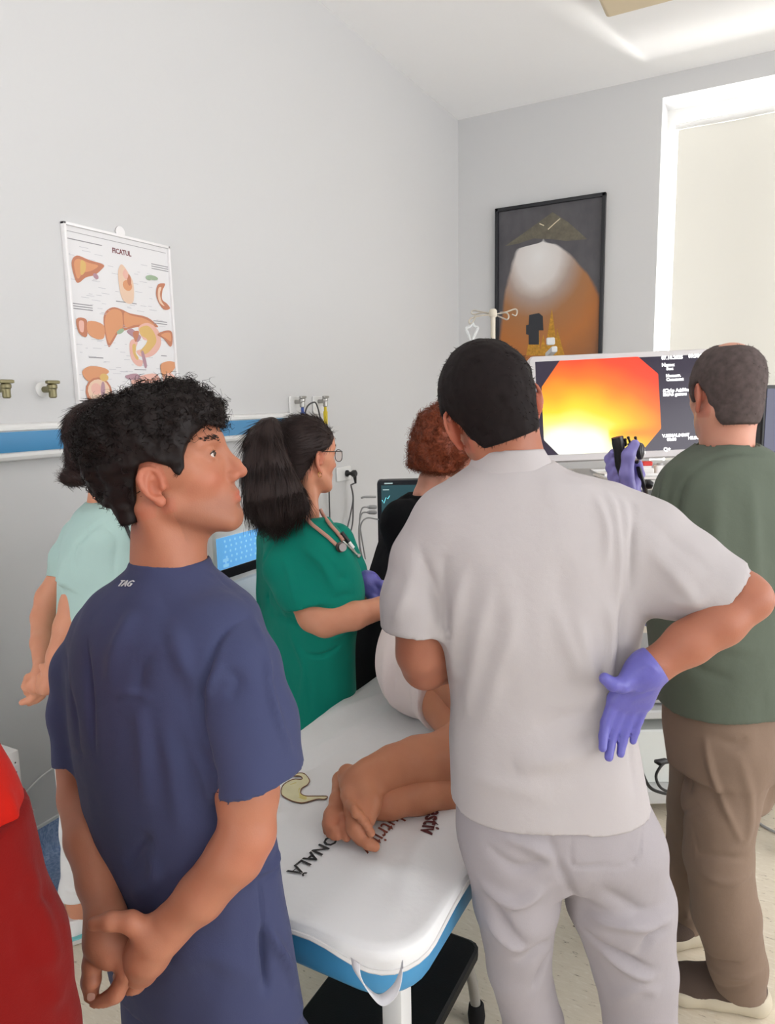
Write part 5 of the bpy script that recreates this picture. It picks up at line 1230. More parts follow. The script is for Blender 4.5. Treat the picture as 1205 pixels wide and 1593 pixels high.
# ================================================================ young man in navy scrubs, hands clasped behind his back
m_skin2 = skin('skin_tanned', (182, 124, 97)); m_navy = fabric('navy_scrub_cotton', (64, 69, 100), .8, 800, .14, .3)
m_curly = hairmat('dark_curly_hair', (27, 20, 19), .5)
def blue_man():
    fc = H2(33); g = 1.13
    pr = person('curly-haired man in navy scrubs holding his wrist behind his back', G(330, 1900, g)*V(1, 1, 0))
    h = Head(G(261, 752, 1.165), H2(87), tilt=14, roll=2, scale=1.03)
    neck = [(h.w((0, -.015, -.03)), .05), (G(262, 838, 1.16), .055), (G(263, 880, 1.155), .057), (G(268, 930, 1.15), .060)]
    hv, hf, hl = head_mesh(h, neck, .0026, nose=1.0, flare=.36, es=.88)
    armR = [J(340, 1000, 1.10, 30), J(375, 1060, 1.03, 36), J(392, 1130, 1.0, 44), J(385, 1235, .985, 47), J(384, 1296, .97, 43), J(366, 1330, .965, 43), J(312, 1394, .96, 37), J(264, 1442, .955, 31), J(246, 1460, .95, 31)]
    armL = [J(165, 1000, 1.18, 28), J(124, 1080, 1.21, 30), J(118, 1150, 1.20, 32), J(125, 1240, 1.17, 32), J(136, 1305, 1.10, 33), J(152, 1370, 1.05, 30), J(164, 1425, 1.0, 28)]
    def handR(F):
        F.chain([J(244, 1462, .95, 31), J(230, 1482, .955, 33), J(220, 1506, .965, 28)], k=.015)
        F.chain([J(226, 1450, .945, 22), J(203, 1434, .94, 14.5), J(172, 1433, .938, 12.5), J(146, 1437, .94, 10.5)], k=.012)
        for i, (y, dg) in enumerate(((1500, 0), (1514, .004), (1526, .01), (1536, .018))):
            F.chain([J(222-3*i, y, .965+dg, 15-i), J(205-2*i, y+8, .985+dg, 13-i), J(186, y+4, 1.0+dg, 11.5-i)], k=.006)
    def handL(F):
        F.chain([J(165, 1432, .995, 30), J(166, 1460, .98, 32), J(176, 1478, .97, 28)], k=.016)
        F.chain([J(152, 1460, .985, 19), J(144, 1500, .97, 14.5), J(141, 1526, .965, 13.5), J(142, 1551, .96, 11)], k=.008)
        F.ell(G(143, 1526, .958), (.0135, .0135, .012), k=.006)
        F.chain([J(188, 1474, .965, 18), J(198, 1512, .955, 14.5), J(180, 1546, .95, 13), J(150, 1564, .95, 11)], k=.005); F.ell(G(197, 1513, .952), (.0145, .0145, .013), k=.005)
        F.chain([J(200, 1490, .985, 16), J(213, 1530, .975, 13), J(195, 1563, .97, 12), J(168, 1572, .97, 10)], k=.002)
        F.chain([J(210, 1508, 1.0, 15), J(220, 1540, 1.0, 12), J(204, 1566, .99, 10.5), J(184, 1579, .985, 9)], k=.002)
    va, fa = limb([armR], .0033, handR); vb, fb = limb([armL], .0033, handL)
    legL = [(G(265, 1560, 1.16), .075), (G(260, 1850, 1.16), .055), (G(255, 2300, 1.16)*V(1, 1, 0)+V(0, 0, .08), .05)]
    legR = [(G(405, 1560, 1.10), .045), (G(412, 1850, 1.08), .045), (G(425, 2300, 1.07)*V(1, 1, 0)+V(0, 0, .08), .05)]
    tor = [(G(270, 950, g+.02), .055), (G(265, 1060, g), .09), (G(285, 1250, g-.02), .075), (G(330, 1500, g-.03), .075)]
    cv, cf = core([tor, legL, legR, [(G(160, 1000, 1.19), .05), (G(350, 1000, 1.05), .05)]])
    rd, dk = head_tint(h, hl, .22, .35, .3)
    rr = np.zeros(len(va)); rl = np.zeros(len(vb))
    for q in ((194, 1517), (186, 1480), (143, 1530), (205, 1500)): rl += .35*np.exp(-(np.linalg.norm(vb-G(*q, .965), axis=1)/.016)**2)
    rr += .3*np.exp(-(np.linalg.norm(va-G(395, 1320, .955), axis=1)/.03)**2)
    o = body(pr, m_skin2, [(hv, hf, (rd, dk)), (va, fa, (rr, rr*0)), (vb, fb, (rl, rl*0)), (cv, cf)]); eyes(h, pr); brows(h, pr, m_curly)
    nl = MB(); p0, p1 = G(142, 1546, .95), G(141, 1556, .949); nl.rbox((p0+p1)/2, (.012, .013, .002), .004, np.stack([nrm(np.cross(nrm(p1-p0), FW)), nrm(p1-p0), -np.cross(nrm(np.cross(nrm(p1-p0), FW)), nrm(p1-p0))*-1], 1))
    nl.build('thumbnail', mat('fingernail', (206, 160, 142), .3), pr, bevel=.0006)
    # curly hair
    def lp(pts): return [tuple(h.l(G(x, y, 1.165))[1:]) for x, y in pts]
    poly = lp([(362, 672), (352, 668), (340, 664), (327, 660), (312, 676), (304, 690), (301, 706), (303, 724), (296, 735), (289, 732), (281, 722), (266, 717), (252, 714), (238, 718), (231, 740), (230, 782), (229, 806), (207, 812), (190, 785), (120, 780), (110, 560), (390, 560)])
    def th(p): return .007+.020*np.clip((p[..., 2]-.02)/.10, 0, 1)+.008*np.clip((-p[..., 1]-.02)/.08, 0, 1)*np.clip((p[..., 2]+.05)/.08, 0, 1)+.012*np.clip((p[..., 1]-.03)/.05, 0, 1)*np.clip((p[..., 2]-.06)/.03, 0, 1)
    xv, xf, xl = hair_shell(h, poly, th, .0032, noise=(.006, 48), smooth=.004)
    top = lambda v: np.clip((h.l(v)[:, 2]-.045)/.04, .0, 1)+1e-6+.3*(h.l(v)[:, 1] < -.03)*(h.l(v)[:, 2] > 0)
    fl_ = lambda p, n: np.cross(n, RNG.normal(0, 1, p.shape))+.3*h.R[:, 1]
    a = strands(xv, xf, 2600, .022, .0008, fl_, .5, .30, 8, curl=(.0048, 1.5), seed=3, keep=top)
    b = strands(xv, xf, 700, .030, .0005, fl_, .5, .45, 10, curl=(.0062, 1.5), seed=4, keep=lambda v: top(v)**2)
    c = strands(xv, xf, 2500, .012, .0006, lambda p, n: np.tile(V(0, 0, -1)-.5*h.R[:, 1], (len(p), 1)), .3, .3, 2, seed=5, keep=lambda v: (h.l(v)[:, 2] < .03)+.01)
    jv, jf = join((xv, xf), a, b, c); from_arrays('hair', jv, jf, m_curly, pr)
    # tunic
    R = [ring(868, 208, 322, 1.155, .064, H2(50)), ring(884, 198, 332, 1.155, .068, H2(50)), ring(900, 180, 352, 1.15, .082, H2(44)), ring(925, 142, 392, 1.14, .096, fc), ring(960, 118, 408, g, .112, fc), ring(1010, 104, 412, g, .10, fc, .122), ring(1080, 104, 414, g, .10, fc, .13), ring(1160, 112, 420, g, .075, fc, .13), ring(1260, 128, 440, g, .075, fc, .128),
         ring(1360, 142, 455, g, .075, fc, .13), ring(1460, 160, 474, g, .075, fc, .135), ring(1560, 178, 492, g, .075, fc, .138), ring(1640, 190, 505, g, .075, fc, .14)]
    F = FB((20, 1680, .95), (560, 820, 1.4), .1*.5, .0052, .1*.5); F.loft(R)
    sleeve(F, [J(345, 985, 1.07, 56), J(372, 1040, 1.03, 62), J(392, 1120, 1.0, 67), J(406, 1225, .975, 70)], G(405, 1210, .98), -UP*.94+RT*.30+FW*.08, .15)
    sleeve(F, [J(160, 985, 1.19, 46), J(130, 1040, 1.21, 44), J(120, 1110, 1.205, 40), J(119, 1210, 1.19, 36)], G(120, 1190, 1.195), -UP*.98-FW*.1, .13)
    z0 = ring(1512, 170, 484, g, .13, fc); hem(F, (z0['c'][0], z0['c'][1], z0['z']), (0, 0, -1), .26, .012, .05, (.003, 3))
    neckhole(F, [(G(262, 790, 1.16), .062), (G(264, 848, 1.16), .062)], .002)
    fl = [([(398, 962), (420, 1040), (437, 1110), (452, 1172)], .006, .007), ([(385, 955), (345, 985), (318, 1040), (310, 1110), (325, 1180)], .005, -.007), ([(398, 958), (340, 900), (322, 884)], .004, .0015), ([(340, 1030), (325, 1060), (318, 1090)], .008, .006), ([(352, 1040), (372, 1060), (350, 1085)], .010, -.006),
          ([(205, 945), (185, 990), (165, 1060)], .016, .006), ([(262, 955), (278, 1010), (300, 1075)], .014, .006), ([(240, 1000), (218, 1040), (212, 1090)], .012, -.005), ([(250, 1110), (268, 1200), (278, 1290)], .016, .006), ([(215, 1090), (222, 1160), (226, 1260)], .016, .005), ([(285, 1110), (312, 1200), (335, 1250)], .014, .006), ([(300, 1160), (330, 1220), (345, 1270)], .010, -.006),
          ([(195, 1350), (210, 1320), (228, 1300)], .010, -.006), ([(240, 1340), (230, 1370), (205, 1400)], .012, .006), ([(98, 1010), (110, 1100), (124, 1180)], .010, -.004), ([(132, 1000), (136, 1090), (144, 1170)], .008, -.006), ([(180, 1085), (200, 1080), (235, 1088)], .006, .004),
          ([(340, 1222), (400, 1200), (466, 1172)], .005, -.003), ([(100, 1168), (125, 1174), (150, 1172)], .005, -.002), ([(402, 1360), (430, 1345), (448, 1318)], .005, .006), ([(408, 1372), (432, 1352), (450, 1330)], .004, -.005), ([(412, 1440), (413, 1480), (416, 1540)], .006, -.014), ([(418, 1446), (440, 1490), (462, 1530)], .007, .011), ([(405, 1370), (408, 1420), (412, 1445)], .003, -.004), ([(270, 1500), (330, 1490), (395, 1520)], .02, .004), ([(240, 900), (262, 960), (255, 1040)], .02, -.004), ([(325, 890), (350, 905), (390, 940)], .01, -.002)]
    sh = cloth_obj('tunic', F, m_navy, pr, [(a, b, c*1.4) for a, b, c in fl], 7, .0022)
    # pocket edge and the embroidered letters at the collar
    bv = np.zeros(len(sh.data.vertices)*3); sh.data.vertices.foreach_get('co', bv); bv = bv.reshape(-1, 3)+ORG[sh.name]; bf = np.array([list(p.vertices) for p in sh.data.polygons])
    nn = normals(bv, bf); q = snap(bv, nn, [(196, 905)])[0]; i = np.argmin(np.linalg.norm(bv-q, axis=1)); n_ = nrm(nn[np.linalg.norm(bv-q, axis=1) < .012].mean(0))
    X = nrm(snap(bv, nn, [(205, 905)])[0]-snap(bv, nn, [(187, 904)])[0]); X = nrm(X-n_*(X@n_)); Y = np.cross(n_, X)
    tx = MB(); place_text(tx, 'TAG', .0165, q+n_*.0014, X, Y, bold=.0, shear=.2, ext=.0008, sx=1.15); tx.build('embroidered_letters', mat('silver_thread', (210, 210, 214), .5), sh)
    # trousers
    F = FB((150, 2400, 1.05), (540, 1480, 1.3), .1*.5, .006, .12*.5); F.lo[2] = max(F.lo[2], .0)
    F.loft([ring(1500, 190, 478, g, .05, fc, .115), ring(1580, 188, 492, g, .05, fc, .128), ring(1680, 200, 505, g, .05, fc, .125), ring(1740, 215, 500, g, .10, fc)])
    for (a, b_, gg) in ((275, 255, 1.17), (405, 430, 1.05)):
        t0, t1 = G(a, 1660, gg), G(b_, 2300, gg)*V(1, 1, 0)+V(0, 0, .07); F.chain([(t0, .098), (t0*.55+t1*.45, .078), (t1, .062)], k=.03)
    cloth_obj('trousers', F, m_navy, pr, [([(430, 1570), (460, 1575), (495, 1580)], .01, .004)], 9, .002)
    for a, b_, gg in ((255, -1, 1.17), (430, 1, 1.09)):
        p = G(a, 2300, gg)*V(1, 1, 0)+V(0, 0, .045); F = Field(p-.25, p+.25, .006); F.chain([(p-fc*.05, .042), (p+fc*.05, .044), (p+fc*.17, .034)], k=.03); F.keep(lambda q: .004-q[..., 2])
        cloth_obj('shoe', F, m_shoe_dark, pr, (), 3, .0005)
blue_man()
# ================================================================ man in olive scrubs holding the endoscope
m_skin3 = skin('skin_fair', (214, 158, 136)); m_olive = fabric('olive_scrub_cotton', (92, 100, 88), .85, 800, .14, .3)
m_taupe = fabric('taupe_trouser_cotton', (134, 114, 99), .88, 700, .16, .25); m_grey_hair = hairmat('greying_hair', (84, 74, 72), .8, .12)
m_glove_l = mat('pale_lavender_nitrile', (140, 132, 200), .38, .45, bump=(160, .15))
def shoe(pr, heel, toe, L=.28, cover=m_shoe_dark, solem=m_shoe_sole, lace=True, name='shoe', hgt=.075):
    """sneaker from heel to toe on the floor"""
    d = nrm((toe-heel)*V(1, 1, 0)); s = np.cross(d, V(0, 0, 1)); a = heel*V(1, 1, 0)
    def q(t, x, z): return a+d*L*t+s*x+V(0, 0, z)
    F = Field(np.minimum(q(0, 0, 0), q(1, 0, 0))-.07, np.maximum(q(0, 0, 0), q(1, 0, 0))+.13, .004)
    F.chain([(q(.12, 0, .05), .036), (q(.35, 0, .055), .038), (q(.6, 0, .045), .042), (q(.82, 0, .038), .038), (q(.9, 0, .034), .03)], k=.03)
    F.chain([(q(.12, 0, .075), .034), (q(.3, 0, .085), .034), (q(.45, 0, .068), .03)], k=.03)
    F.keep(lambda p: .034-p[..., 2]); F.keep(lambda p: p[..., 2]-(hgt+.034))
    o = cloth_obj(name, F, cover, pr, (), 4, .0006)
    F = Field(np.minimum(q(0, 0, 0), q(1, 0, 0))-.08, np.maximum(q(0, 0, 0), q(1, 0, 0))+.1, .004)
    F.chain([(q(.09, 0, .03), .045), (q(.4, 0, .03), .042), (q(.68, 0, .028), .049), (q(.88, 0, .03), .038)], k=.02)
    F.keep(lambda p: .003-p[..., 2]+.02*np.clip((((p-a)@d)/L-.85)/.2, 0, 1)**2); F.keep(lambda p: p[..., 2]-.044-.014*np.clip(1-((p-a)@d)/(L*.5), 0, 1))
    so = cloth_obj('sole', F, solem, o, (), 5, .0003)
    if lace:
        lc = MB()
        for k in range(4):
            t = .38+.075*k; z = .108-.013*k
            lc.tube([q(t, -.026, z-.014), q(t+.02, 0, z), q(t, .026, z-.014)], .0026, 6)
        lc.tube(spline([q(.36, 0, .108), q(.33, .02, .13), q(.38, .045, .115), q(.42, .05, .085)], 6), .0024, 6); lc.tube(spline([q(.36, 0, .108), q(.42, -.02, .14), q(.47, -.04, .11), q(.38, 0, .108)], 6), .0024, 6)
        lc.build('lace', cover, o, smooth=True)
    return o
def olive_man():
    fc = H2(-22); g = 1.66
    pr = person('grey-haired man in olive shirt and taupe trousers facing the monitors', onplane(1110, 1540, 2, 0))
    h = Head(G(1130, 620, g), H2(-4), tilt=-3, roll=0, scale=.96, kx=.90)
    neck = [(h.w((0, -.02, -.03)), .052), (G(1130, 660, g), .059), (G(1130, 690, g), .059), (G(1130, 730, g), .06)]
    hv, hf, hl = head_mesh(h, neck, .004, flare=.42)
    armL = [J(1070, 780, 1.66, 26), J(1030, 840, 1.78, 30), J(1010, 880, 1.95, 28), J(990, 830, 2.0, 22), J(982, 785, 1.98, 16)]
    armR = [J(1200, 780, 1.66, 28), J(1235, 900, 1.78, 32), J(1215, 960, 1.88, 28), J(1100, 975, 2.0, 20), J(1015, 962, 2.02, 15)]
    va, fa = limb([armL], .006); vb, fb = limb([armR], .006)
    legR = [J(1115, 1110, 1.64, 46), J(1120, 1330, 1.64, 32), J(1150, 1520, 1.65, 22)]; legL = [J(1085, 1110, 1.78, 44), J(1080, 1300, 1.82, 30), J(1072, 1445, 1.92, 20)]
    cv, cf = core([[(G(1130, 740, g), .08), (G(1125, 900, g), .10), (G(1120, 1080, g), .1)], legL, legR, [(G(1070, 760, g), .05), (G(1195, 760, g), .05)]])
    rd, dk = head_tint(h, hl, .1, .6); body(pr, m_skin3, [(hv, hf, (rd, dk)), (va, fa), (vb, fb), (cv, cf)]); eyes(h, pr); brows(h, pr, m_grey_hair)
    def th(p): return .004+.005*np.clip((p[..., 2]+.05)/.1, 0, 1)-.018*np.exp(-((p[..., 0])**2+(p[..., 1]+.02)**2+(p[..., 2]-.135)**2)/.042**2)
    xv, xf, xl = hair_shell(h, HAIR_MAN, th, .004, noise=(.0012, 60))
    sv, sf = strands(xv, xf, 6000, .009, .0006, lambda p, n: np.cross(n, np.cross(V(0, 0, -1)+.3*h.R[:, 1], n)), .4, .4, 2, seed=12)
    jv, jf = join((xv, xf), (sv, sf)); from_arrays('hair', jv, jf, m_grey_hair, pr)
    R = [ring(672, 1090, 1168, g, .063, fc), ring(690, 1086, 1172, g, .066, fc), ring(702, 1066, 1196, g, .08, fc), ring(718, 1042, 1222, g, .092, fc), ring(750, 1024, 1238, g, .108, fc), ring(800, 1014, 1246, g, .125, fc), ring(900, 1006, 1252, g, .14, fc), ring(1000, 1008, 1252, g, .142, fc), ring(1080, 1022, 1250, g, .142, fc), ring(1150, 1030, 1252, g, .145, fc)]
    F = FB((960, 1200, 1.4), (1330, 640, 2.0), .1*.5, .0065, .1*.5); F.loft(R)
    sleeve(F, [J(1062, 765, 1.66, 40), J(1035, 830, 1.76, 42), J(1015, 885, 1.9, 40)], G(1020, 872, 1.87), nrm(G(1015, 885, 1.9)-G(1035, 830, 1.76))); sleeve(F, [J(1210, 770, 1.66, 40), J(1235, 850, 1.72, 46), J(1240, 915, 1.78, 46)], G(1238, 900, 1.765), nrm(G(1240, 915, 1.78)-G(1235, 850, 1.72)))
    z0 = ring(1086, 1026, 1250, g, .14, fc); hem(F, (z0['c'][0], z0['c'][1], z0['z']), (0, 0, -1), .3, .012, .05, (.003, 3)); neckhole(F, [(G(1130, 640, g), .062), (G(1130, 676, g), .061), (G(1130, 735, g), .056)])
    fl = [([(1086, 724), (1115, 708), (1145, 702), (1177, 703), (1204, 708)], .005, -.004), ([(1080, 690), (1055, 705), (1030, 735)], .006, .003), ([(1086, 724), (1060, 760), (1050, 800), (1045, 860)], .006, -.006), ([(1045, 720), (1030, 770), (1022, 800)], .012, .006), ([(1110, 760), (1105, 850), (1095, 950)], .02, .005), ([(1170, 750), (1175, 850), (1180, 960)], .02, .004), ([(1060, 1000), (1080, 1040), (1140, 1060)], .014, -.005), ([(1075, 960), (1110, 1000), (1180, 1010)], .016, .005), ([(1040, 1040), (1060, 1030), (1075, 1015)], .012, .005)]
    cloth_obj('shirt', F, m_olive, pr, [(a, b, c*1.5) for a, b, c in fl], 21, .0028)
    # trousers
    F = FB((1000, 1620, 1.5), (1300, 1020, 2.1), .1*.5, .006, .1*.5); F.lo[2] = max(F.lo[2], .03)
    F.loft([ring(1060, 1036, 1225, g, .125, fc), ring(1130, 1034, 1228, g, .135, fc), ring(1185, 1040, 1225, g, .12, fc)])
    F.chain([J(1140, 1160, 1.62, 64), J(1120, 1250, 1.62, 54), J(1116, 1330, 1.62, 49), J(1128, 1420, 1.63, 48), J(1146, 1500, 1.645, 42), J(1152, 1545, 1.65, 36)], k=.02)
    F.chain([J(1105, 1160, 1.76, 60), J(1086, 1250, 1.80, 44), J(1072, 1330, 1.84, 36), J(1064, 1400, 1.9, 30), J(1068, 1452, 1.93, 27)], k=.02)
    F.chain([J(1185, 1170, 1.70, 50), J(1160, 1230, 1.68, 40)], k=.03)
    hem(F, G(1152, 1538, 1.65), (0, 0, -1), .10, .012, .03); hem(F, G(1069, 1444, 1.93), (0, 0, -1), .07, .012, .03)
    fl = [(a, b, c*1.4) for a, b, c in [([(1090, 1150), (1110, 1220), (1150, 1310)], .008, .008), ([(1105, 1150), (1140, 1160), (1165, 1150)], .010, -.006), ([(1078, 1150), (1072, 1220), (1085, 1330)], .004, -.004), ([(1085, 1330), (1120, 1332), (1165, 1335)], .008, -.005), ([(1090, 1360), (1130, 1375), (1170, 1355)], .012, .006), ([(1100, 1500), (1140, 1520), (1185, 1510)], .010, .006), ([(1095, 1480), (1130, 1500), (1180, 1490)], .008, -.006), ([(1110, 1530), (1140, 1540), (1175, 1530)], .008, -.005), ([(1050, 1420), (1070, 1425), (1090, 1415)], .008, .005), ([(1150, 1180), (1170, 1250), (1165, 1310)], .012, .005), ([(1055, 1280), (1065, 1260), (1085, 1250)], .01, -.005)]]
    cloth_obj('trousers', F, m_taupe, pr, fl, 22, .0025)
    h0 = onplane(1188, 1572, 2, 0); t0 = onplane(1046, 1545, 2, 0); shoe(pr, h0, t0, .30)
    h1 = onplane(1095, 1458, 2, 0); t1 = onplane(1000, 1476, 2, 0); shoe(pr, h1, t1, .29)
    # gloves
    F = FB((930, 800, 1.85), (1010, 680, 2.1), .06*.5, .003, .06*.5)
    F.chain([J(984, 800, 1.98, 18), J(978, 772, 1.96, 20)], k=.01); F.chain([J(980, 775, 1.93, 13), J(974, 738, 1.92, 10.5), J(977, 708, 1.92, 10), J(987, 691, 1.92, 7.5)], k=.01)
    for i, (x, y) in enumerate(((948, 712), (950, 726), (953, 740), (957, 752))): F.chain([J(975, y+40-6*i, 2.0, 10), J(957, y+18, 2.01, 9), J(x, y+2, 1.98, 8), J(x+6, y-8, 1.955, 6.5)], k=.006)
    F.chain([J(985, 760, 1.95, 10), J(994, 738, 1.97, 8), J(992, 722, 1.95, 7)], k=.006)
    hem(F, G(984, 795, 1.98), -UP, .06, .003, .01); cloth_obj('glove', F, m_glove_l, pr, (), 23, .0006, scale=40)
    F = Field(G(992, 960, 2.0)-.13, G(992, 960, 2.0)+.13, .003)
    F.chain([J(1022, 964, 2.02, 16), J(1002, 952, 2.0, 20)], k=.01); F.chain([J(1000, 945, 1.98, 15), J(996, 938, 1.97, 13), J(990, 950, 1.96, 10)], k=.01)
    for i in range(4): F.chain([J(1000-2*i, 948+6*i, 1.99, 10), J(990-2*i, 965+3*i, 1.965, 9), J(984-3*i, 972+i, 1.98, 7.5)], k=.004)
    cloth_obj('glove', F, m_glove, pr, (), 24, .0006, scale=40)
olive_man()
# ---------------------------------------------------------------- endoscope
es = thing('endoscope', 'black endoscope control head held up in the purple glove before the screen', 'endoscope', G(975, 730, 1.94))
m_es = mat('endoscope_black', (26, 24, 26), .35, .5)
b = MB(); b.tube([G(959, 680, 1.935), G(961, 690, 1.935), G(963, 702, 1.935), G(966, 722, 1.94), (G(974, 748, 1.945)), G(990, 778, 1.95), G(996, 800, 1.955)], [.015, .0165, .015, .017, .016, .012, .009], 14); b.build('control_body', m_es, es, smooth=True)
MB().lathe(G(989, 702, 1.945), [(.010, 0), (.022, .004), (.024, .010), (.022, .016), (.014, .02)], nrm(RT*.8-FW*.5)).build('control_wheel', m_es, es, smooth=True)
MB().lathe(G(994, 701, 1.94), [(.008, 0), (.017, .004), (.018, .010), (.010, .014)], nrm(RT*.8-FW*.5)).build('control_wheel', m_es, es, smooth=True)
for x0, y0, x1, y1 in ((968, 694, 967, 680), (968, 694, 972, 684), (976, 692, 977, 681), (986, 690, 988, 681)):
    MB().tube(spline([G(x0, y0, 1.94), G((x0+x1)/2+3, (y0+y1)/2+3, 1.94), G(x1, y1, 1.94)], 4), .0032, 7).ball(G(x1, y1, 1.94), .0045, 8).build('lever', m_es, es, smooth=True)
MB().tube(spline([G(990, 716, 1.945), G(996, 740, 1.95), G(1004, 765, 1.97), G(1015, 800, 2.1), G(1010, 880, 2.2), G(1000, 960, 2.35), T(.1, -.174, 1.18)], 8), .007, 10).build('light_guide_cable', m_es, es, smooth=True)
MB().tube(spline([G(995, 795, 1.955), G(985, 860, 2.0), G(990, 930, 1.99), G(988, 965, 1.965), G(930, 990, 2.0), G(850, 960, 2.15), G(790, 900, 2.3)], 8), .006, 10).build('insertion_tube', m_es, es, smooth=True)
MB().lathe(G(1003, 752, 1.96), [(.012, 0), (.014, .01), (.010, .02)], nrm(RT-UP*.3)).build('valve', m_es, es, smooth=True)
# ================================================================ woman in green scrubs beside the bed
m_skin4 = skin('skin_light_olive', (212, 152, 122)); m_green = fabric('green_scrub_cotton', (10, 124, 106), .82, 800, .13, .25)
m_dark_hair = hairmat('dark_brown_hair', (44, 33, 31), .5)
def green_woman():
    fc = H2(56); g = 2.25
    pr = person('woman in green scrubs with dark ponytail and stethoscope beside the bed', G(470, 1500, g)*V(1, 1, 0))
    h = Head(G(473, 718, g), H2(46), tilt=-4, roll=0, scale=1.02)
    neck = [(h.w((0, -.02, -.03)), .045), (G(470, 765, g), .048), (G(468, 795, g), .054), (G(468, 830, g), .06)]
    hv, hf, hl = head_mesh(h, neck, .0036, flare=.4)
    armR = [J(452, 838, 2.19, 28), J(462, 900, 2.13, 29), J(490, 956, 2.065, 28), J(506, 965, 2.045, 26), J(550, 958, 2.04, 22), J(592, 946, 2.11, 17), J(612, 940, 2.15, 15)]
    armL = [J(526, 865, 2.37, 18), J(545, 910, 2.41, 22), J(560, 930, 2.41, 20), J(575, 915, 2.38, 14)]
    def hr(F): hand(F, armR[-1][0], RT*.5+FW*.8+UP*.12, -UP, 1, (.3, .3, .3, .3), s=.9)
    va, fa = limb([armR], .0042, hr); vb, fb = limb([armL], .006)
    legs = [[(G(450, 1150, g), .08), (G(450, 1350, g), .06), (G(450, 1580, g)*V(1, 1, 0)+V(0, 0, .08), .045)], [(G(495, 1150, g+.05), .065), (G(500, 1350, g+.05), .06), (G(500, 1580, g+.05)*V(1, 1, 0)+V(0, 0, .08), .045)]]
    cv, cf = core([[(G(470, 836, g), .058), (G(500, 870, g), .088), (G(486, 930, g), .085), (G(480, 1060, g), .08)]]+legs+[[(G(440, 850, 2.23), .05), (G(510, 850, 2.31), .05)]])
    rd, dk = head_tint(h, hl, 0, .45, .3); body(pr, m_skin4, [(hv, hf, (rd, dk)), (va, fa), (vb, fb), (cv, cf)]); eyes(h, pr); brows(h, pr, m_dark_hair)
    # hair drawn back into a ponytail
    poly = [(.085, .105), (.075, .078), (.05, .055), (.022, .042), (.006, .036), (-.012, .030), (-.022, .0), (-.034, -.03), (-.05, -.055), (-.15, -.07), (-.15, .2), (.12, .2)]
    def tail(F):
        pass
    xv, xf, xl = hair_shell(h, poly, lambda p: .009+.004*np.clip(p[..., 2]/.1, 0, 1), .0035, noise=(.0012, 40))
    T0 = [J(420, 668, 2.15, 20), J(412, 690, 2.13, 28), J(416, 730, 2.115, 36), J(425, 770, 2.11, 40), J(430, 790, 2.11, 34)]
    F = Field(box_of(T0, .05)[0], box_of(T0, .05)[1], .004); F.chain(T0, k=.03); F.chain([J(402, 760, 2.11, 18), J(399, 790, 2.11, 13), J(402, 808, 2.11, 6)], k=.03); F.chain([J(450, 770, 2.13, 20), J(462, 785, 2.13, 14), J(470, 794, 2.13, 6)], k=.03)
    tv, tf = F.mesh(); tv = relax(tv, tf, 3); tv = tv+normals(tv, tf)*(vnoise(tv*V(45, 45, 5), 2)*.006)[:, None]
    back = -h.R[:, 1]
    s1 = strands(xv, xf, 4200, .05, .0007, lambda p, n: back-.25*UP, .10, .12, 3, seed=31)
    s2 = strands(tv, tf, 4200, .075, .0007, lambda p, n: np.tile(-UP+.05*RT, (len(p), 1)), .08, .06, 4, seed=32)
    jv, jf = join((xv, xf), (tv, tf), s1, s2); from_arrays('hair', jv, jf, m_dark_hair, pr)
    # earring
    e = h.w(V(.088, -.004, -.036)); MB().tube(arc(e, h.R[:, 1], h.R[:, 2], .007, 0, 330, 14), .0011, 6).build('earring', mat('gold', (214, 170, 90), .25, metal=1), pr, smooth=True)
    # tunic
    R = [ring(800, 428, 512, g, .058, fc), ring(812, 410, 525, g, .074, fc), ring(832, 394, 542, g, .095, fc), ring(870, 388, 556, g, .125, fc, .105), ring(910, 386, 560, g, .145, fc, .11), ring(950, 390, 556, g, .125, fc, .115), ring(1000, 400, 552, g, .115, fc, .12), ring(1060, 412, 556, g, .105, fc, .13), ring(1130, 420, 558, g, .10, fc, .14), ring(1200, 422, 556, g, .10, fc, .14)]
    F = FB((360, 1230, 2.03), (600, 780, 2.53), .12*.5, .006, .12*.5); F.loft(R)
    sleeve(F, [J(446, 845, 2.2, 36), J(452, 880, 2.15, 42), J(470, 915, 2.11, 42), J(490, 950, 2.07, 38)], G(484, 938, 2.08), RT*.30-UP*.92+FW*.05); sleeve(F, [J(520, 845, 2.37, 32), J(535, 890, 2.4, 34), J(545, 920, 2.41, 32)], G(543, 908, 2.41), -UP)
    z0 = ring(1150, 420, 558, g, .14, fc); hem(F, (z0['c'][0], z0['c'][1], z0['z']), (0, 0, -1), .3, .012, .05)
    # V neck
    F.cone(G(478, 794, 2.22), G(528, 846, 2.28), .060, .030, k=.004, cut=True); F.cone(G(474, 780, 2.25), G(474, 796, 2.25), .056, .056, k=.004, cut=True)
    fl = [([(430, 835), (410, 870), (415, 930), (440, 960)], .006, -.006), ([(470, 850), (500, 880), (515, 915)], .012, .006), ([(440, 860), (450, 900), (460, 940)], .010, .005), ([(455, 946), (485, 940), (514, 925)], .003, -.003), ([(420, 955), (450, 965), (480, 975)], .008, -.006), ([(475, 1018), (500, 1022), (530, 1005)], .006, -.009), ([(475, 1020), (478, 1070), (482, 1105)], .003, -.003), ([(505, 1000), (530, 990), (545, 975)], .008, .005), ([(515, 880), (535, 900), (556, 905)], .014, -.007), ([(518, 935), (535, 930), (552, 925)], .012, -.005), ([(450, 985), (470, 1040), (465, 1100)], .012, .005), ([(400, 870), (400, 930), (415, 990)], .014, .004)]
    tn = cloth_obj('tunic', F, m_green, pr, [(a, b, c*1.3) for a, b, c in fl], 41, .0022)
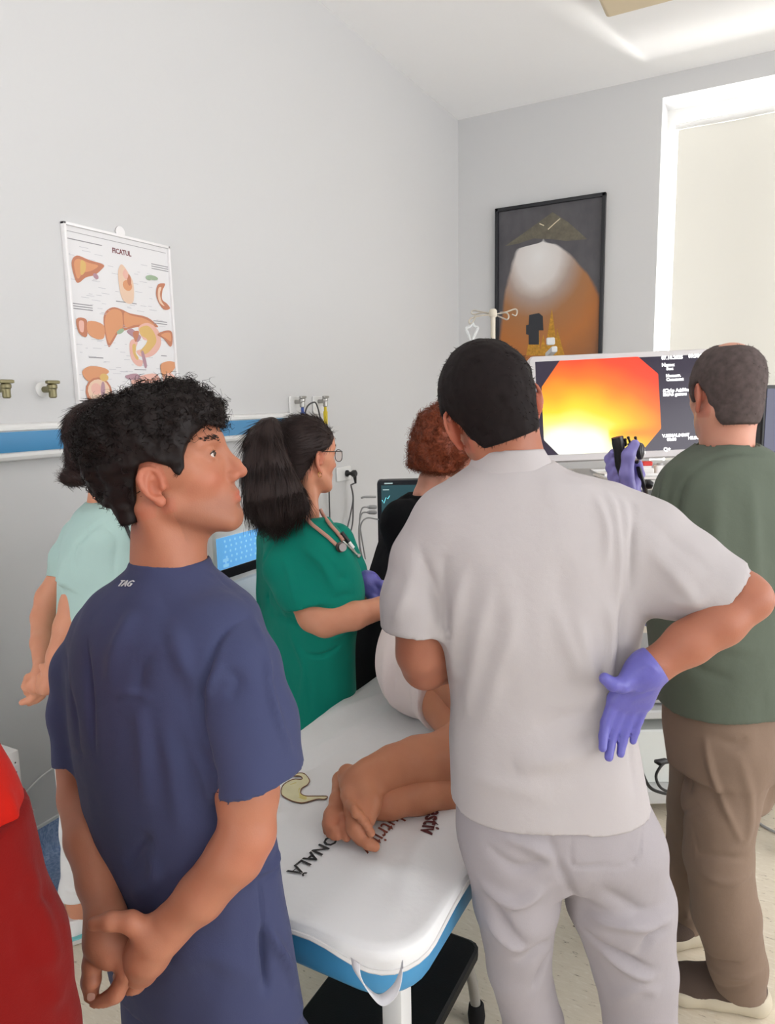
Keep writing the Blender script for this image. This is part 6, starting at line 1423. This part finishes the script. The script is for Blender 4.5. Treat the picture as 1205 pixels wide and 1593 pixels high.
    F = FB((380, 1600, 2.13), (580, 1120, 2.43), .15*.5, .007, .15*.5); F.lo[2] = max(F.lo[2], .03)
    F.loft([ring(1110, 424, 552, g, .085, fc, .13), ring(1180, 424, 554, g, .085, fc, .135), ring(1240, 430, 550, g, .06, fc, .12)])
    for c in legs: F.chain([(p, r+.03) for p, r in c], k=.03)
    cloth_obj('trousers', F, m_green, pr, (), 42, .002)
    for c in legs: shoe(pr, c[-1][0]*V(1, 1, 0)-fc*.06, c[-1][0]*V(1, 1, 0)+fc*.2, .25, m_white, m_white, False)
    # glove on the far hand
    F = Field(G(580, 915, 2.33)-.16, G(580, 915, 2.33)+.16, .0032); F.chain([J(560, 900, 2.38, 15), J(572, 908, 2.35, 19), J(584, 918, 2.33, 17)], k=.015)
    for i, (x, y) in enumerate(((598, 915), (600, 922), (598, 929), (592, 934))): F.chain([J(580, 908+6*i, 2.33, 9), J((580+x)/2+4, 910+6*i, 2.31, 8), J(x, y, 2.31, 6.5)], k=.005)
    F.chain([J(575, 920, 2.32, 10), J(582, 932, 2.3, 8), J(588, 938, 2.3, 6)], k=.006); cloth_obj('glove', F, m_glove, pr, (), 43, .0008, scale=40)
    return h, pr, tn
gh, gp, g_tunic = green_woman()
gl = thing('eyeglasses', 'thin dark rimmed eyeglasses worn by the woman in green scrubs', 'glasses', gh.p)
m_rim = mat('dark_thin_rim', (52, 46, 46), .3, .5, metal=.6)
for x in (-1, 1):
    c = gh.w(V(x*.034, .112, .020)); X, Y = gh.R[:, 0], gh.R[:, 2]; X = nrm(X-gh.R[:, 1]*x*.22)
    rp = [c+X*.0245*np.sign(math.cos(a))*abs(math.cos(a))**.8+Y*(.019*np.sign(math.sin(a))*abs(math.sin(a))**.8) for a in np.linspace(0, 6.2832, 28, endpoint=False)]
    rm = MB().tube(rp, .0012, 6, closed=True).build('rim', m_rim, gl, smooth=True)
    MB()._add(rp, [list(range(28))]).build('lens', mat('lens_glass', (250, 252, 255), .03, .5, trans=1, alpha=.25), rm)
    MB().tube(spline([gh.w(V(x*.058, .106, .032)), gh.w(V(x*.074, .09, .034)), gh.w(V(x*.083, .03, .034)), gh.w(V(x*.082, -.004, .032)), gh.w(V(x*.084, -.03, .012))], 6), .0013, 6).build('temple', m_rim, gl, smooth=True)
MB().tube([gh.w(V(-.012, .114, .026)), gh.w(V(0, .118, .029)), gh.w(V(.012, .114, .026))], .0014, 6).build('bridge', m_rim, gl, smooth=True)
stt = thing('stethoscope', 'pinkish stethoscope hanging round the neck of the woman in green', 'stethoscope', G(490, 810, 2.18))
m_tube = mat('salmon_rubber_tube', (186, 138, 122), .45, .4)
ta = lay_on(g_tunic, [(478, 806), (486, 816), (496, 826), (508, 836), (520, 846), (528, 852)], .007)
tb = lay_on(g_tunic, [(508, 812), (516, 822), (524, 832), (532, 842)], .007)
MB().tube(spline([G(468, 790, 2.16)]+ta, 8), .0058, 9).build('tube', m_tube, stt, smooth=True)
MB().tube(spline([G(498, 792, 2.22), G(503, 802, 2.21)]+tb, 8), .0058, 9).build('tube', m_tube, stt, smooth=True)
for dx in (0, 4):
    q_ = lay_on(g_tunic, [(530+dx, 840-dx*.6), (540+dx*.8, 851-dx*.6), (549+dx*.3, 860)], .006); e_ = q_[-1]+(RT*.011-UP*.010+FW*.002*dx)
    MB().tube(spline(q_+[e_], 6), .0030, 8).ball(e_, .006, 10).build('binaural', m_steel, stt, smooth=True)
ax_ = nrm(-FW+RT*.5)
MB().lathe(ta[-1]+ax_*.004, [(.010, -.005), (.0155, -.003), (.0155, .003), (.009, .005), (.008, .012), (.012, .014), (.012, .018)], ax_).build('chest_piece', mat('dark_steel', (96, 90, 88), .25, metal=.9), stt, smooth=True)
pq = lay_on(g_tunic, [(533, 834), (540, 845), (546, 854)], .008); pq[0] = pq[1]+(pq[1]-pq[2])*1.6
pn = thing('pen', 'black capped marker clipped at the neckline of the green tunic', 'pen', pq[0]); MB().cyl(pq[0], pq[1], .007).build('cap', m_black, pn, smooth=True); MB().cyl(pq[1], pq[2], .006).build('barrel', m_white, pn, smooth=True)

# ================================================================ woman in mint scrubs, far left
m_bright_white = fabric('bright_white_cotton', (226, 226, 226), .85, 700, .12, .1); m_mint = fabric('mint_scrub_cotton', (170, 198, 192), .85, 700, .14, .25); m_brown_hair = hairmat('brown_hair', (44, 30, 28), .5)
def mint_woman():
    fc = H2(62); g = 1.93
    pr = person('woman in mint scrubs with a hair bun at far left, hands behind her back', onplane(118, 1462, 2, 0))
    h = Head(G(167, 700, g), H2(66), tilt=0, roll=0, scale=.98)
    neck = [(h.w((0, -.02, -.03)), .044), (G(168, 755, g), .045), (G(167, 785, g), .048), (G(165, 830, g), .05)]
    hv, hf, hl = head_mesh(h, neck, .0042)
    armR = [J(162, 835, 1.90, 18), J(138, 885, 1.845, 25), J(120, 940, 1.82, 25), J(108, 975, 1.80, 23), J(92, 1020, 1.80, 18), J(80, 1052, 1.80, 14)]
    armL = [J(120, 850, 2.0, 16), J(98, 890, 2.03, 18), J(78, 930, 2.02, 21), J(70, 960, 2.0, 20), J(66, 1000, 1.92, 17), J(66, 1040, 1.84, 13)]
    def hnd(F):
        F.chain([J(66, 1040, 1.84, 13), J(62, 1056, 1.83, 16), J(58, 1066, 1.82, 15)], k=.01)
        F.chain([J(52, 1062, 1.82, 7.5), J(44, 1076, 1.82, 6.5), J(40, 1072, 1.81, 5)], k=.004); F.chain([J(60, 1075, 1.82, 8), J(48, 1088, 1.82, 6.5), J(34, 1093, 1.82, 4.8)], k=.004); F.chain([J(66, 1075, 1.83, 8), J(58, 1086, 1.83, 6.5), J(46, 1094, 1.83, 5)], k=.004); F.chain([J(54, 1052, 1.82, 8), J(44, 1054, 1.81, 6), J(37, 1068, 1.81, 4.5)], k=.004); F.chain([J(70, 1068, 1.83, 8), J(64, 1082, 1.83, 6.5), J(56, 1090, 1.83, 5)], k=.004)
    def hnd2(F):
        F.chain([J(80, 1052, 1.80, 14), J(76, 1064, 1.80, 16)], k=.01)
        for i in range(4): F.chain([J(74-i, 1056+6*i, 1.79, 8), J(66-i, 1052+7*i, 1.80, 7), J(60, 1054+7*i, 1.82, 5.5)], k=.004)
        F.chain([J(78, 1056, 1.79, 8), J(72, 1044, 1.79, 7), J(66, 1036, 1.80, 5.5)], k=.004)
    va, fa = limb([armR], .004, hnd2); vb, fb = limb([armL], .004, hnd)
    A0 = onplane(130, 1455, 2, 0)
    legs = [[(G(128, 1130, 1.93), .075), (G(130, 1290, 1.94), .05), (A0+V(0, 0, .12), .036), (A0+V(0, 0, .06), .034)], [(G(165, 1130, 1.98), .075), (G(165, 1290, 1.98), .05), (A0+RT*.12+H2(0)*.1+V(0, 0, .08), .04)]]
    cv, cf = core([[(G(160, 840, g), .07), (G(150, 930, g), .085), (G(145, 1080, g), .1)], [(G(140, 850, 1.95), .04), (G(170, 850, 1.92), .04)]]+legs, .010)
    rd, dk = head_tint(h, hl); body(pr, m_skin4, [(hv, hf, (rd, dk)), (va, fa), (vb, fb), (cv, cf)]); eyes(h, pr); brows(h, pr, m_brown_hair)
    poly = [(.085, .105), (.075, .078), (.05, .055), (.022, .042), (.006, .036), (-.012, .030), (-.022, .0), (-.03, -.03), (-.045, -.06), (-.15, -.08), (-.15, .2), (.12, .2)]
    xv, xf, xl = hair_shell(h, poly, .010, .0035, noise=(.0012, 40))
    F = Field(G(113, 742, 1.86)-.07, G(113, 742, 1.86)+.07, .0035); F.ell(G(112, 743, 1.86), (.03, .03, .024)); F.cone(G(128, 745, 1.87), G(140, 738, 1.88), .014, .02, k=.02)
    lp_ = arc(G(113, 729, 1.86), RT, UP, .011, -20, 210, 8)
    for a, b in zip(lp_, lp_[1:]): F.cone(a, b, .0045, k=.004)
    tv, tf = F.mesh(); tv = relax(tv, tf, 2); bun = G(118, 742, 1.86)
    s1 = strands(xv, xf, 3500, .04, .0007, lambda p, n: bun-p, .12, .12, 3, seed=51); s2 = strands(tv, tf, 900, .03, .0006, lambda p, n: np.cross(n, V(.3, .5, .8)), .3, .2, 4, seed=52)
    jv, jf = join((xv, xf), (tv, tf), s1, s2); from_arrays('hair', jv, jf, m_brown_hair, pr)
    R = [ring(778, 138, 196, g, .055, fc), ring(792, 118, 210, g, .075, fc), ring(812, 102, 222, g, .09, fc), ring(850, 92, 232, g, .11, fc), ring(900, 85, 238, g, .12, fc), ring(940, 84, 238, g, .12, fc), ring(990, 88, 234, g, .12, fc), ring(1060, 92, 236, g, .125, fc), ring(1130, 92, 240, g, .13, fc)]
    F = FB((50, 1160, 1.7), (270, 760, 2.2), .08*.5, .006, .08*.5); F.loft(R)
    sleeve(F, [J(165, 820, 1.87, 34), J(150, 855, 1.85, 40), J(136, 890, 1.835, 40), J(128, 915, 1.83, 38)], G(131, 905, 1.83), -UP*.97-RT*.12+FW*.1); sleeve(F, [J(122, 835, 2.0, 26), J(106, 868, 2.03, 27), J(98, 905, 2.03, 26)], G(97, 895, 2.03), -UP); z0 = ring(1110, 92, 240, g, .12, fc); hem(F, (z0['c'][0], z0['c'][1], z0['z']), (0, 0, -1), .3, .012, .05)
    fl = [([(165, 805), (130, 830), (113, 860), (116, 900)], .007, -.007), ([(150, 805), (125, 835)], .006, .005), ([(165, 815), (185, 840), (180, 890)], .008, -.006), ([(120, 905), (155, 906)], .003, -.002), ([(95, 870), (92, 900), (95, 935)], .01, .005)]
    tn = cloth_obj('tunic', F, m_mint, pr, fl, 53, .0025)
    F = FB((60, 1440, 1.8), (260, 1080, 2.1), .1*.5, .0065, .1*.5)
    F.loft([ring(1080, 96, 234, g, .11, fc), ring(1140, 94, 236, g, .12, fc), ring(1190, 98, 232, g, .11, fc)])
    k0_ = A0+V(0, 0, .16); F.chain([(G(132, 1170, 1.93), .085), (G(130, 1290, 1.935), .060), (k0_, .052), (k0_-V(0, 0, .04), .05)], k=.03); q = legs[1][-1][0]; F.chain([(G(190, 1170, 1.97), .09), (G(175, 1290, 1.98), .062), (q+V(0, 0, .06), .055)], k=.03)
    hem(F, A0+V(0, 0, .145), (0, 0, -1), .09, .012, .03); cloth_obj('trousers', F, m_bright_white, pr, [([(100, 1380), (115, 1388), (128, 1378)], .008, .004)], 54, .0025)
    m_sock = mat('white_sock', (224, 222, 220), .85, bump=(500, .2)); m_teal = mat('teal_rubber', (110, 184, 186), .5)
    for a in (A0, q*V(1, 1, 0)):
        F = Field(a-.2, a+.25, .0045); F.chain([(a-fc*.02+V(0, 0, .085), .036), (a-fc*.015+V(0, 0, .04), .040), (a+fc*.10+V(0, 0, .036), .04), (a+fc*.165+V(0, 0, .03), .036)], k=.03); F.keep(lambda p: .012-p[..., 2]); F.keep(lambda p: p[..., 2]-.088-.0*p[..., 0])
        o = cloth_obj('sock', F, m_sock, pr, (), 55, .0006)
        F = Field(a-.2, a+.25, .0045); F.chain([(a-fc*.03+V(0, 0, .03), .046), (a+fc*.10+V(0, 0, .03), .047), (a+fc*.175+V(0, 0, .028), .042)], k=.02); F.keep(lambda p: .003-p[..., 2]); F.keep(lambda p: p[..., 2]-.03-.035*np.clip(((p-a)@fc-.04)/.06, 0, 1))
        c = cloth_obj('clog', F, m_white, pr, (), 56, .0003)
        sd = np.cross(fc, V(0, 0, 1))
        MB().tube(spline([a+sd*.05+fc*.06+V(0, 0, .055), a+sd*.055-fc*.0+V(0, 0, .04), a+sd*.035-fc*.07+V(0, 0, .03), a-fc*.083+V(0, 0, .028), a-sd*.035-fc*.07+V(0, 0, .03), a-sd*.055+V(0, 0, .04), a-sd*.05+fc*.06+V(0, 0, .055)], 5), .0085, 8, flat=.5).build('heel_strap', m_teal, c, smooth=True)
        for s in (-1, 1): MB().lathe(a+sd*s*.055+fc*.02+V(0, 0, .045), [(.008, 0), (.008, .006), (.005, .008)], sd*s, 12).build('strap_rivet', m_black, c, smooth=True)
    return tn
m_tunic = mint_woman()
ly = thing('lanyard', 'black lanyard around the neck of the woman in mint scrubs', 'lanyard', G(160, 775, 1.88))
MB().tube(spline([G(158, 756, 1.90), G(150, 760, 1.865), G(156, 768, 1.85)]+lay_on(m_tunic, [(172, 786), (184, 798), (194, 814), (202, 832), (206, 846), (210, 870)], .004), 8), .0045, 8, flat=.5).build('strap', m_black, ly, smooth=True)

# ================================================================ woman in black with auburn curls
m_black_cloth = fabric('black_knit', (17, 17, 19), .92, 500, .15, .03); m_auburn = hairmat('auburn_hair', (124, 62, 40), .42)
def black_woman():
    fc = H2(62); g = 2.85
    pr = person('woman in black with curly auburn hair leaning over the bed', G(620, 1250, g)*V(1, 1, 0))
    h = Head(G(700, 702, g), H2(68), tilt=-12, roll=-3, scale=1.04)
    neck = [(h.w((0, -.02, -.03)), .048), (G(672, 748, g), .052), (G(664, 772, g), .054), (G(660, 800, g), .056)]
    hv, hf, hl = head_mesh(h, neck, .0042)
    armR = [J(640, 825, 2.82, 24), J(645, 880, 2.70, 30), J(690, 905, 2.70, 22), J(760, 900, 2.75, 16)]; armL = [J(690, 825, 2.92, 24), J(735, 870, 2.95, 26), J(790, 880, 2.9, 18)]
    def hr(F): hand(F, armR[-1][0], RT*.9-UP*.2, -UP, 1, (.3, .3, .3, .3), s=.9)
    def hl_(F): hand(F, armL[-1][0], RT*.9-UP*.2, -UP, -1, (.3, .3, .3, .3), s=.9)
    va, fa = limb([armR], .006, hr); vb, fb = limb([armL], .006, hl_)
    legs = [[(G(600, 1060, g), .06), (G(596, 1180, g), .05), (G(592, 1330, g)*V(1, 1, 0)+V(0, 0, .08), .045)], [(G(630, 1060, g+.05), .06), (G(630, 1180, g+.05), .05), (G(630, 1330, g+.05)*V(1, 1, 0)+V(0, 0, .08), .045)]]
    cv, cf = core([[(G(655, 810, g), .08), (G(645, 880, g), .09), (G(612, 1000, g), .07)]]+legs)
    rd, dk = head_tint(h, hl, 0, .3, .35); body(pr, m_skin3, [(hv, hf, (rd, dk)), (va, fa), (vb, fb), (cv, cf)]); eyes(h, pr); brows(h, pr, m_auburn)
    poly = [(.10, .12), (.085, .075), (.06, .045), (.04, .01), (.03, -.03), (.015, -.065), (-.02, -.08), (-.2, -.1), (-.2, .22), (.12, .22)]
    xv, xf, xl = hair_shell(h, poly, lambda p: .034+.026*np.clip(-p[..., 1]/.08, 0, 1), .004, noise=(.011, 27), smooth=.012)
    s1 = strands(xv, xf, 4000, .036, .0009, lambda p, n: np.cross(n, RNG.normal(0, 1, p.shape))-.5*UP, .45, .5, 7, curl=(.0075, 1.2), seed=61)
    jv, jf = join((xv, xf), s1); from_arrays('hair', jv, jf, m_auburn, pr)
    R = [ring(768, 636, 690, g, .062, fc), ring(782, 622, 722, g, .085, fc), ring(805, 606, 748, g, .11, fc), ring(850, 594, 762, g, .135, fc), ring(910, 574, 705, g, .11, fc, .13), ring(980, 556, 665, g, .08, fc, .13), ring(1040, 548, 650, g, .07, fc, .13), ring(1100, 546, 645, g, .07, fc, .13), ring(1180, 550, 645, g, .07, fc, .13)]
    F = FB((540, 1200, 2.6), (820, 740, 3.2), .1*.5, .009, .1*.5); F.loft(R)
    F.chain([J(630, 815, 2.78, 40), J(645, 880, 2.70, 36), J(690, 905, 2.70, 28), J(745, 902, 2.74, 22)], k=.03); F.chain([J(695, 815, 2.95, 38), J(735, 870, 2.95, 32), J(780, 880, 2.91, 24)], k=.03)
    cloth_obj('top', F, m_black_cloth, pr, [([(620, 810), (612, 860), (625, 900)], .012, -.008), ([(600, 950), (640, 960), (700, 950)], .02, .006)], 62, .003)
    F = FB((540, 1340, 2.7), (740, 1080, 3.05), .12*.5, .009, .12*.5); F.lo[2] = max(F.lo[2], .03); F.loft([ring(1120, 556, 645, g, .065, fc, .12), ring(1200, 564, 642, g, .065, fc, .12)])
    for c in legs: F.chain([(p, r+.03) for p, r in c], k=.03)
    cloth_obj('trousers', F, m_black_cloth, pr, (), 63, .002)
    for c in legs: shoe(pr, c[-1][0]*V(1, 1, 0)-fc*.06, c[-1][0]*V(1, 1, 0)+fc*.2, .25, m_shoe_dark, m_black, False)
black_woman()
# ================================================================ patient lying on the left side on the bed
m_skin5 = skin('skin_patient', (190, 130, 98)); m_gown = fabric('pale_gown_cotton', (222, 208, 204), .85, 700, .14, .2)
def patient():
    pr = person('patient in a pale gown lying on the side with bare feet on the printed sheet', V(-.85, 1.9, .71))
    zb = BZ+.012
    hipc = V(-.865, 1.80, zb+.16)
    # upper leg: hip, knee, ankle; lower leg beneath it
    kU, kL = V(-.56, 1.52, zb+.15), V(-.56, 1.47, zb+.055)
    aU = G(566, 1212, 1.46); aL = G(575, 1246, 1.45)
    def foot(F, heel, toes, s, thick=1.0):
        pass
    lo_, hi_ = np.minimum(V(-1.1, 1.0, zb-.02), V(-.4, 2.0, zb))-.02, np.maximum(V(-1.1, 1.0, zb), V(-.4, 2.0, zb+.45))
    U_ = Field(lo_, hi_, .0037)                                        # upper leg and foot
    def B(x, y, hh, r): p = onplane(x, y, 2, zb+hh); return (p, r*float((p-CAMP)@FW)/FPX)
    U_.chain([(hipc+V(.02, -.02, .06), .085), (hipc*.5+kU*.5+V(0, 0, .03), .075), (kU, .056), B(700, 1176, .105, 39), B(650, 1184, .10, 36), B(612, 1194, .095, 32), B(585, 1207, .09, 29), B(562, 1216, .088, 26)], k=.02)
    U_.ell(B(540, 1204, .085, 1)[0], (.021, .021, .022), k=.02); U_.ell(B(568, 1193, .112, 1)[0], (.015, .015, .013), k=.014)
    U_.chain([B(560, 1222, .085, 27), B(568, 1248, .07, 22), B(565, 1272, .055, 16), B(558, 1290, .04, 12)], k=.02)
    U_.chain([B(540, 1210, .085, 13), B(541, 1238, .085, 9.5), B(548, 1258, .08, 8)], k=.015); U_.chain([B(576, 1235, .07, 18), B(577, 1262, .05, 11)], k=.015)
    U_.chain([B(546, 1262, .065, 11), B(553, 1288, .045, 12), B(563, 1304, .025, 11)], k=.015)
    U_.chain([B(562, 1303, .026, 11), B(573, 1312, .021, 9.5), B(583, 1317, .017, 8)], k=.006)
    for x, y, h0, x2, y2, h1, r in ((545, 1252, .085, 553, 1266, .083, 7.2), (553, 1260, .075, 563, 1275.5, .073, 6.8), (560, 1269, .063, 571, 1285, .06, 6.8), (565, 1279, .05, 577, 1296, .045, 6.8)): U_.chain([B(x, y, h0, r), B((x+x2)/2+1, (y+y2)/2-1, (h0+h1)/2+.006, r*.92), B(x2, y2, h1, r)], k=.0015, k0=.006)
    L_ = Field(lo_, hi_, .0037)                                        # lower leg and foot
    L_.chain([(hipc+V(.03, .0, -.08), .08), (hipc*.5+kL*.5, .07), (kL, .054), B(700, 1222, .04, 33), B(650, 1234, .038, 30), B(605, 1246, .036, 26), B(575, 1252, .034, 23)], k=.02)
    L_.chain([B(570, 1245, .036, 22), B(545, 1232, .04, 18), B(533, 1214, .045, 14)], k=.015)
    L_.chain([B(529, 1214, .05, 12), B(525, 1244, .05, 11), B(518, 1270, .043, 13.5), B(514, 1284, .035, 11.5)], k=.014); L_.chain([B(536, 1240, .045, 12), B(530, 1268, .04, 11)], k=.012)
    L_.chain([B(533, 1258, .05, 8), B(536, 1273, .045, 9.5), B(538, 1290, .034, 9.5), B(539, 1302, .022, 7.8)], k=.004)
    for i, (x, y) in enumerate(((525, 1302), (518, 1302), (512, 1299), (507, 1294))): L_.chain([B(x, y-13, .036, 6.6), B(x, y, .022-.002*i, 5.8-.3*i)], k=.002, k0=.005)
    v, f = [], []
    for Q_ in (U_, L_):
        Q_.keep(lambda p: zb-.004-p[..., 2]); a_, b_ = Q_.mesh(); v.append(relax(a_, b_, 1)); f.append(b_)
    v, f = join((v[0], f[0]), (v[1], f[1]))
    hd = Head(V(-.72, 2.36, zb+.11), (.95, .2), tilt=0, roll=0); up = V(-.12, 1, 0); hd.R = np.stack([nrm(np.cross(V(1, .12, 0), nrm(up))), nrm(V(1, .12, 0)), nrm(up)], 1)
    hv, hf, hl = head_mesh(hd, [(hd.w((0, -.02, -.03)), .046), (hd.p+V(-.04, -.14, .01), .05), (hd.p+V(-.08, -.24, .03), .06)], .005)
    sh1, sh2 = V(-.84, 2.10, zb+.30), V(-.80, 2.12, zb+.08)
    cv, cf = core([[(hipc, .11), (V(-.88, 1.95, zb+.15), .11), (V(-.84, 2.12, zb+.16), .11)], [(sh1, .06), (V(-.62, 2.0, zb+.22), .045), (V(-.56, 2.14, zb+.1), .035), (V(-.56, 2.22, zb+.06), .03)], [(sh2, .06), (V(-.6, 2.08, zb+.06), .045), (V(-.55, 2.3, zb+.05), .03)]], .008)
    red = .35*np.exp(-((v-G(540, 1290, 1.37))**2).sum(1)/.05**2)
    body(pr, m_skin5, [(v, f, (red, red*0)), (hv, hf, head_tint(hd, hl)), (cv, cf)]); eyes(hd, pr)
    xv, xf, xl = hair_shell(hd, HAIR_MAN, .015, .005, noise=(.002, 50)); from_arrays('hair', xv, xf, m_dark_hair, pr)
    # gown over hips and back
    F = Field(V(-1.2, 1.4, zb), V(-.4, 2.35, zb+.45), .0055)
    F.ell(hipc+V(.0, -.02, .0), (.125, .16, .165)); F.ell(hipc+V(.0, .16, .0), (.125, .2, .15), k=.05); F.ell(V(-.83, 2.10, zb+.16), (.135, .16, .18), k=.05)
    F.cone(hipc+V(.03, -.03, .06), hipc*.5+kU*.5+V(0, 0, .035), .11, .095, k=.04); F.cone(hipc+V(.03, -.03, -.05), hipc*.5+kL*.5+V(0, 0, .0), .10, .088, k=.04)
    F.keep(lambda p: zb+.001-p[..., 2]); n_ = nrm(V(.8, -.6, 0)); hem(F, hipc*.5+kU*.5+V(.0, .0, 0), n_, .22, .012, .03)
    fl = [([(600, 1000), (597, 1060), (602, 1110)], .012, .006), ([(615, 1005), (612, 1060), (622, 1110)], .012, -.006), ([(630, 1020), (640, 1070), (650, 1120)], .012, .006), ([(590, 1060), (600, 1110), (625, 1145)], .01, -.005)]
    cloth_obj('gown', F, m_gown, pr, fl, 71, .003)
patient()

# ================================================================ person in red at the left edge
m_red_cloth = fabric('red_work_cotton', (178, 26, 14), .85, 600, .18, .3); m_red_dark = fabric('red_trouser_cotton', (118, 14, 11), .85, 600, .18, .3)
def red_person():
    fc = H2(40); g = .84
    pr = person('person in red jacket and trousers cut off by the left edge of the photo', G(-120, 2600, g)*V(1, 1, 0))
    h = Head(G(-290, 640, g), H2(50)); neck = [(h.w((0, -.02, -.03)), .05), (G(-285, 760, g), .056), (G(-280, 850, g), .06)]
    hv, hf, hl = head_mesh(h, neck, .005)
    arms = [[J(-180, 930, .76, 44), J(-200, 1100, .74, 45), J(-230, 1300, .68, 40), J(-190, 1430, .74, 32)], [J(-400, 920, .92, 44), J(-420, 1100, .92, 45), J(-400, 1330, .86, 32)]]
    va, fa = limb([arms[0]], .006, lambda F: hand(F, arms[0][-1][0], V(0, 0, -1), -fc, 1, (.4, .4, .4, .4))); vb, fb = limb([arms[1]], .006, lambda F: hand(F, arms[1][-1][0], V(0, 0, -1), -fc, -1, (.4, .4, .4, .4)))
    legs = [[(G(-10, 1450, g-.02), .08), (G(0, 1900, g-.02), .06), (G(20, 2900, g-.02)*V(1, 1, 0)+V(0, 0, .08), .05)], [(G(-200, 1450, g+.04), .08), (G(-200, 1900, g+.04), .06), (G(-190, 2900, g+.04)*V(1, 1, 0)+V(0, 0, .08), .05)]]
    cv, cf = core([[(G(-280, 900, g), .08), (G(-230, 1100, g), .1), (G(-110, 1350, g), .11)]]+legs, .014)
    body(pr, m_skin1, [(hv, hf, head_tint(h, hl)), (va, fa), (vb, fb), (cv, cf)]); eyes(h, pr)
    xv, xf, xl = hair_shell(h, HAIR_MAN, .012, .005, noise=(.002, 50)); from_arrays('hair', xv, xf, m_dark_hair, pr)
    R = [ring(850, -350, -210, g, .066, fc), ring(880, -420, -150, g, .09, fc), ring(950, -450, -120, g, .115, fc), ring(1100, -400, -70, g, .12, fc), ring(1220, -330, 8, g, .12, fc), ring(1320, -305, 52, g, .125, fc), ring(1380, -300, 74, g, .128, fc)]
    F = FB((-520, 1420, .6), (120, 820, 1.1), .08*.5, .008, .08*.5); F.loft(R)
    for a in arms: F.chain([(a[0][0], a[0][1]*1.1+.008), (a[1][0], a[1][1]+.016), (a[2][0]*.4+a[1][0]*.6, a[1][1]+.016)], k=.03)
    z0 = ring(1315, -305, 50, g, .12, fc); hem(F, (z0['c'][0], z0['c'][1], z0['z']), (0, 0, -1), .32, .012, .05, (.008, 4))
    cloth_obj('jacket', F, m_red_cloth, pr, [([(10, 1225), (25, 1270), (35, 1310)], .012, .006), ([(0, 1270), (20, 1300), (45, 1330)], .010, -.006)], 81, .003)
    F = FB((-340, 3000, .7), (160, 1250, 1.0), .1*.5, .008, .12*.5); F.lo[2] = max(F.lo[2], .04)
    F.loft([ring(1260, -300, 40, g, .115, fc), ring(1380, -298, 78, g, .125, fc), ring(1480, -290, 95, g, .13, fc), ring(1560, -285, 104, g, .12, fc)])
    F.chain([J(10, 1480, g-.02, 92), J(15, 1620, g-.02, 98), (legs[0][1][0], .085), (legs[0][2][0], .065)], k=.03); F.chain([J(-200, 1500, g+.04, 95), (legs[1][1][0], .085), (legs[1][2][0], .065)], k=.03)
    fl = [([(50, 1345), (70, 1420), (88, 1500)], .014, .006), ([(30, 1390), (60, 1400), (85, 1395)], .010, -.005), ([(40, 1470), (60, 1500), (95, 1490)], .014, .006), ([(5, 1400), (40, 1480), (70, 1560)], .012, -.006), ([(60, 1540), (85, 1550), (105, 1540)], .012, .005)]
    cloth_obj('trousers', F, m_red_dark, pr, fl, 82, .003)
    for c in legs: shoe(pr, c[-1][0]*V(1, 1, 0)-fc*.06, c[-1][0]*V(1, 1, 0)+fc*.22, .28, m_black, m_black, False)
red_person()
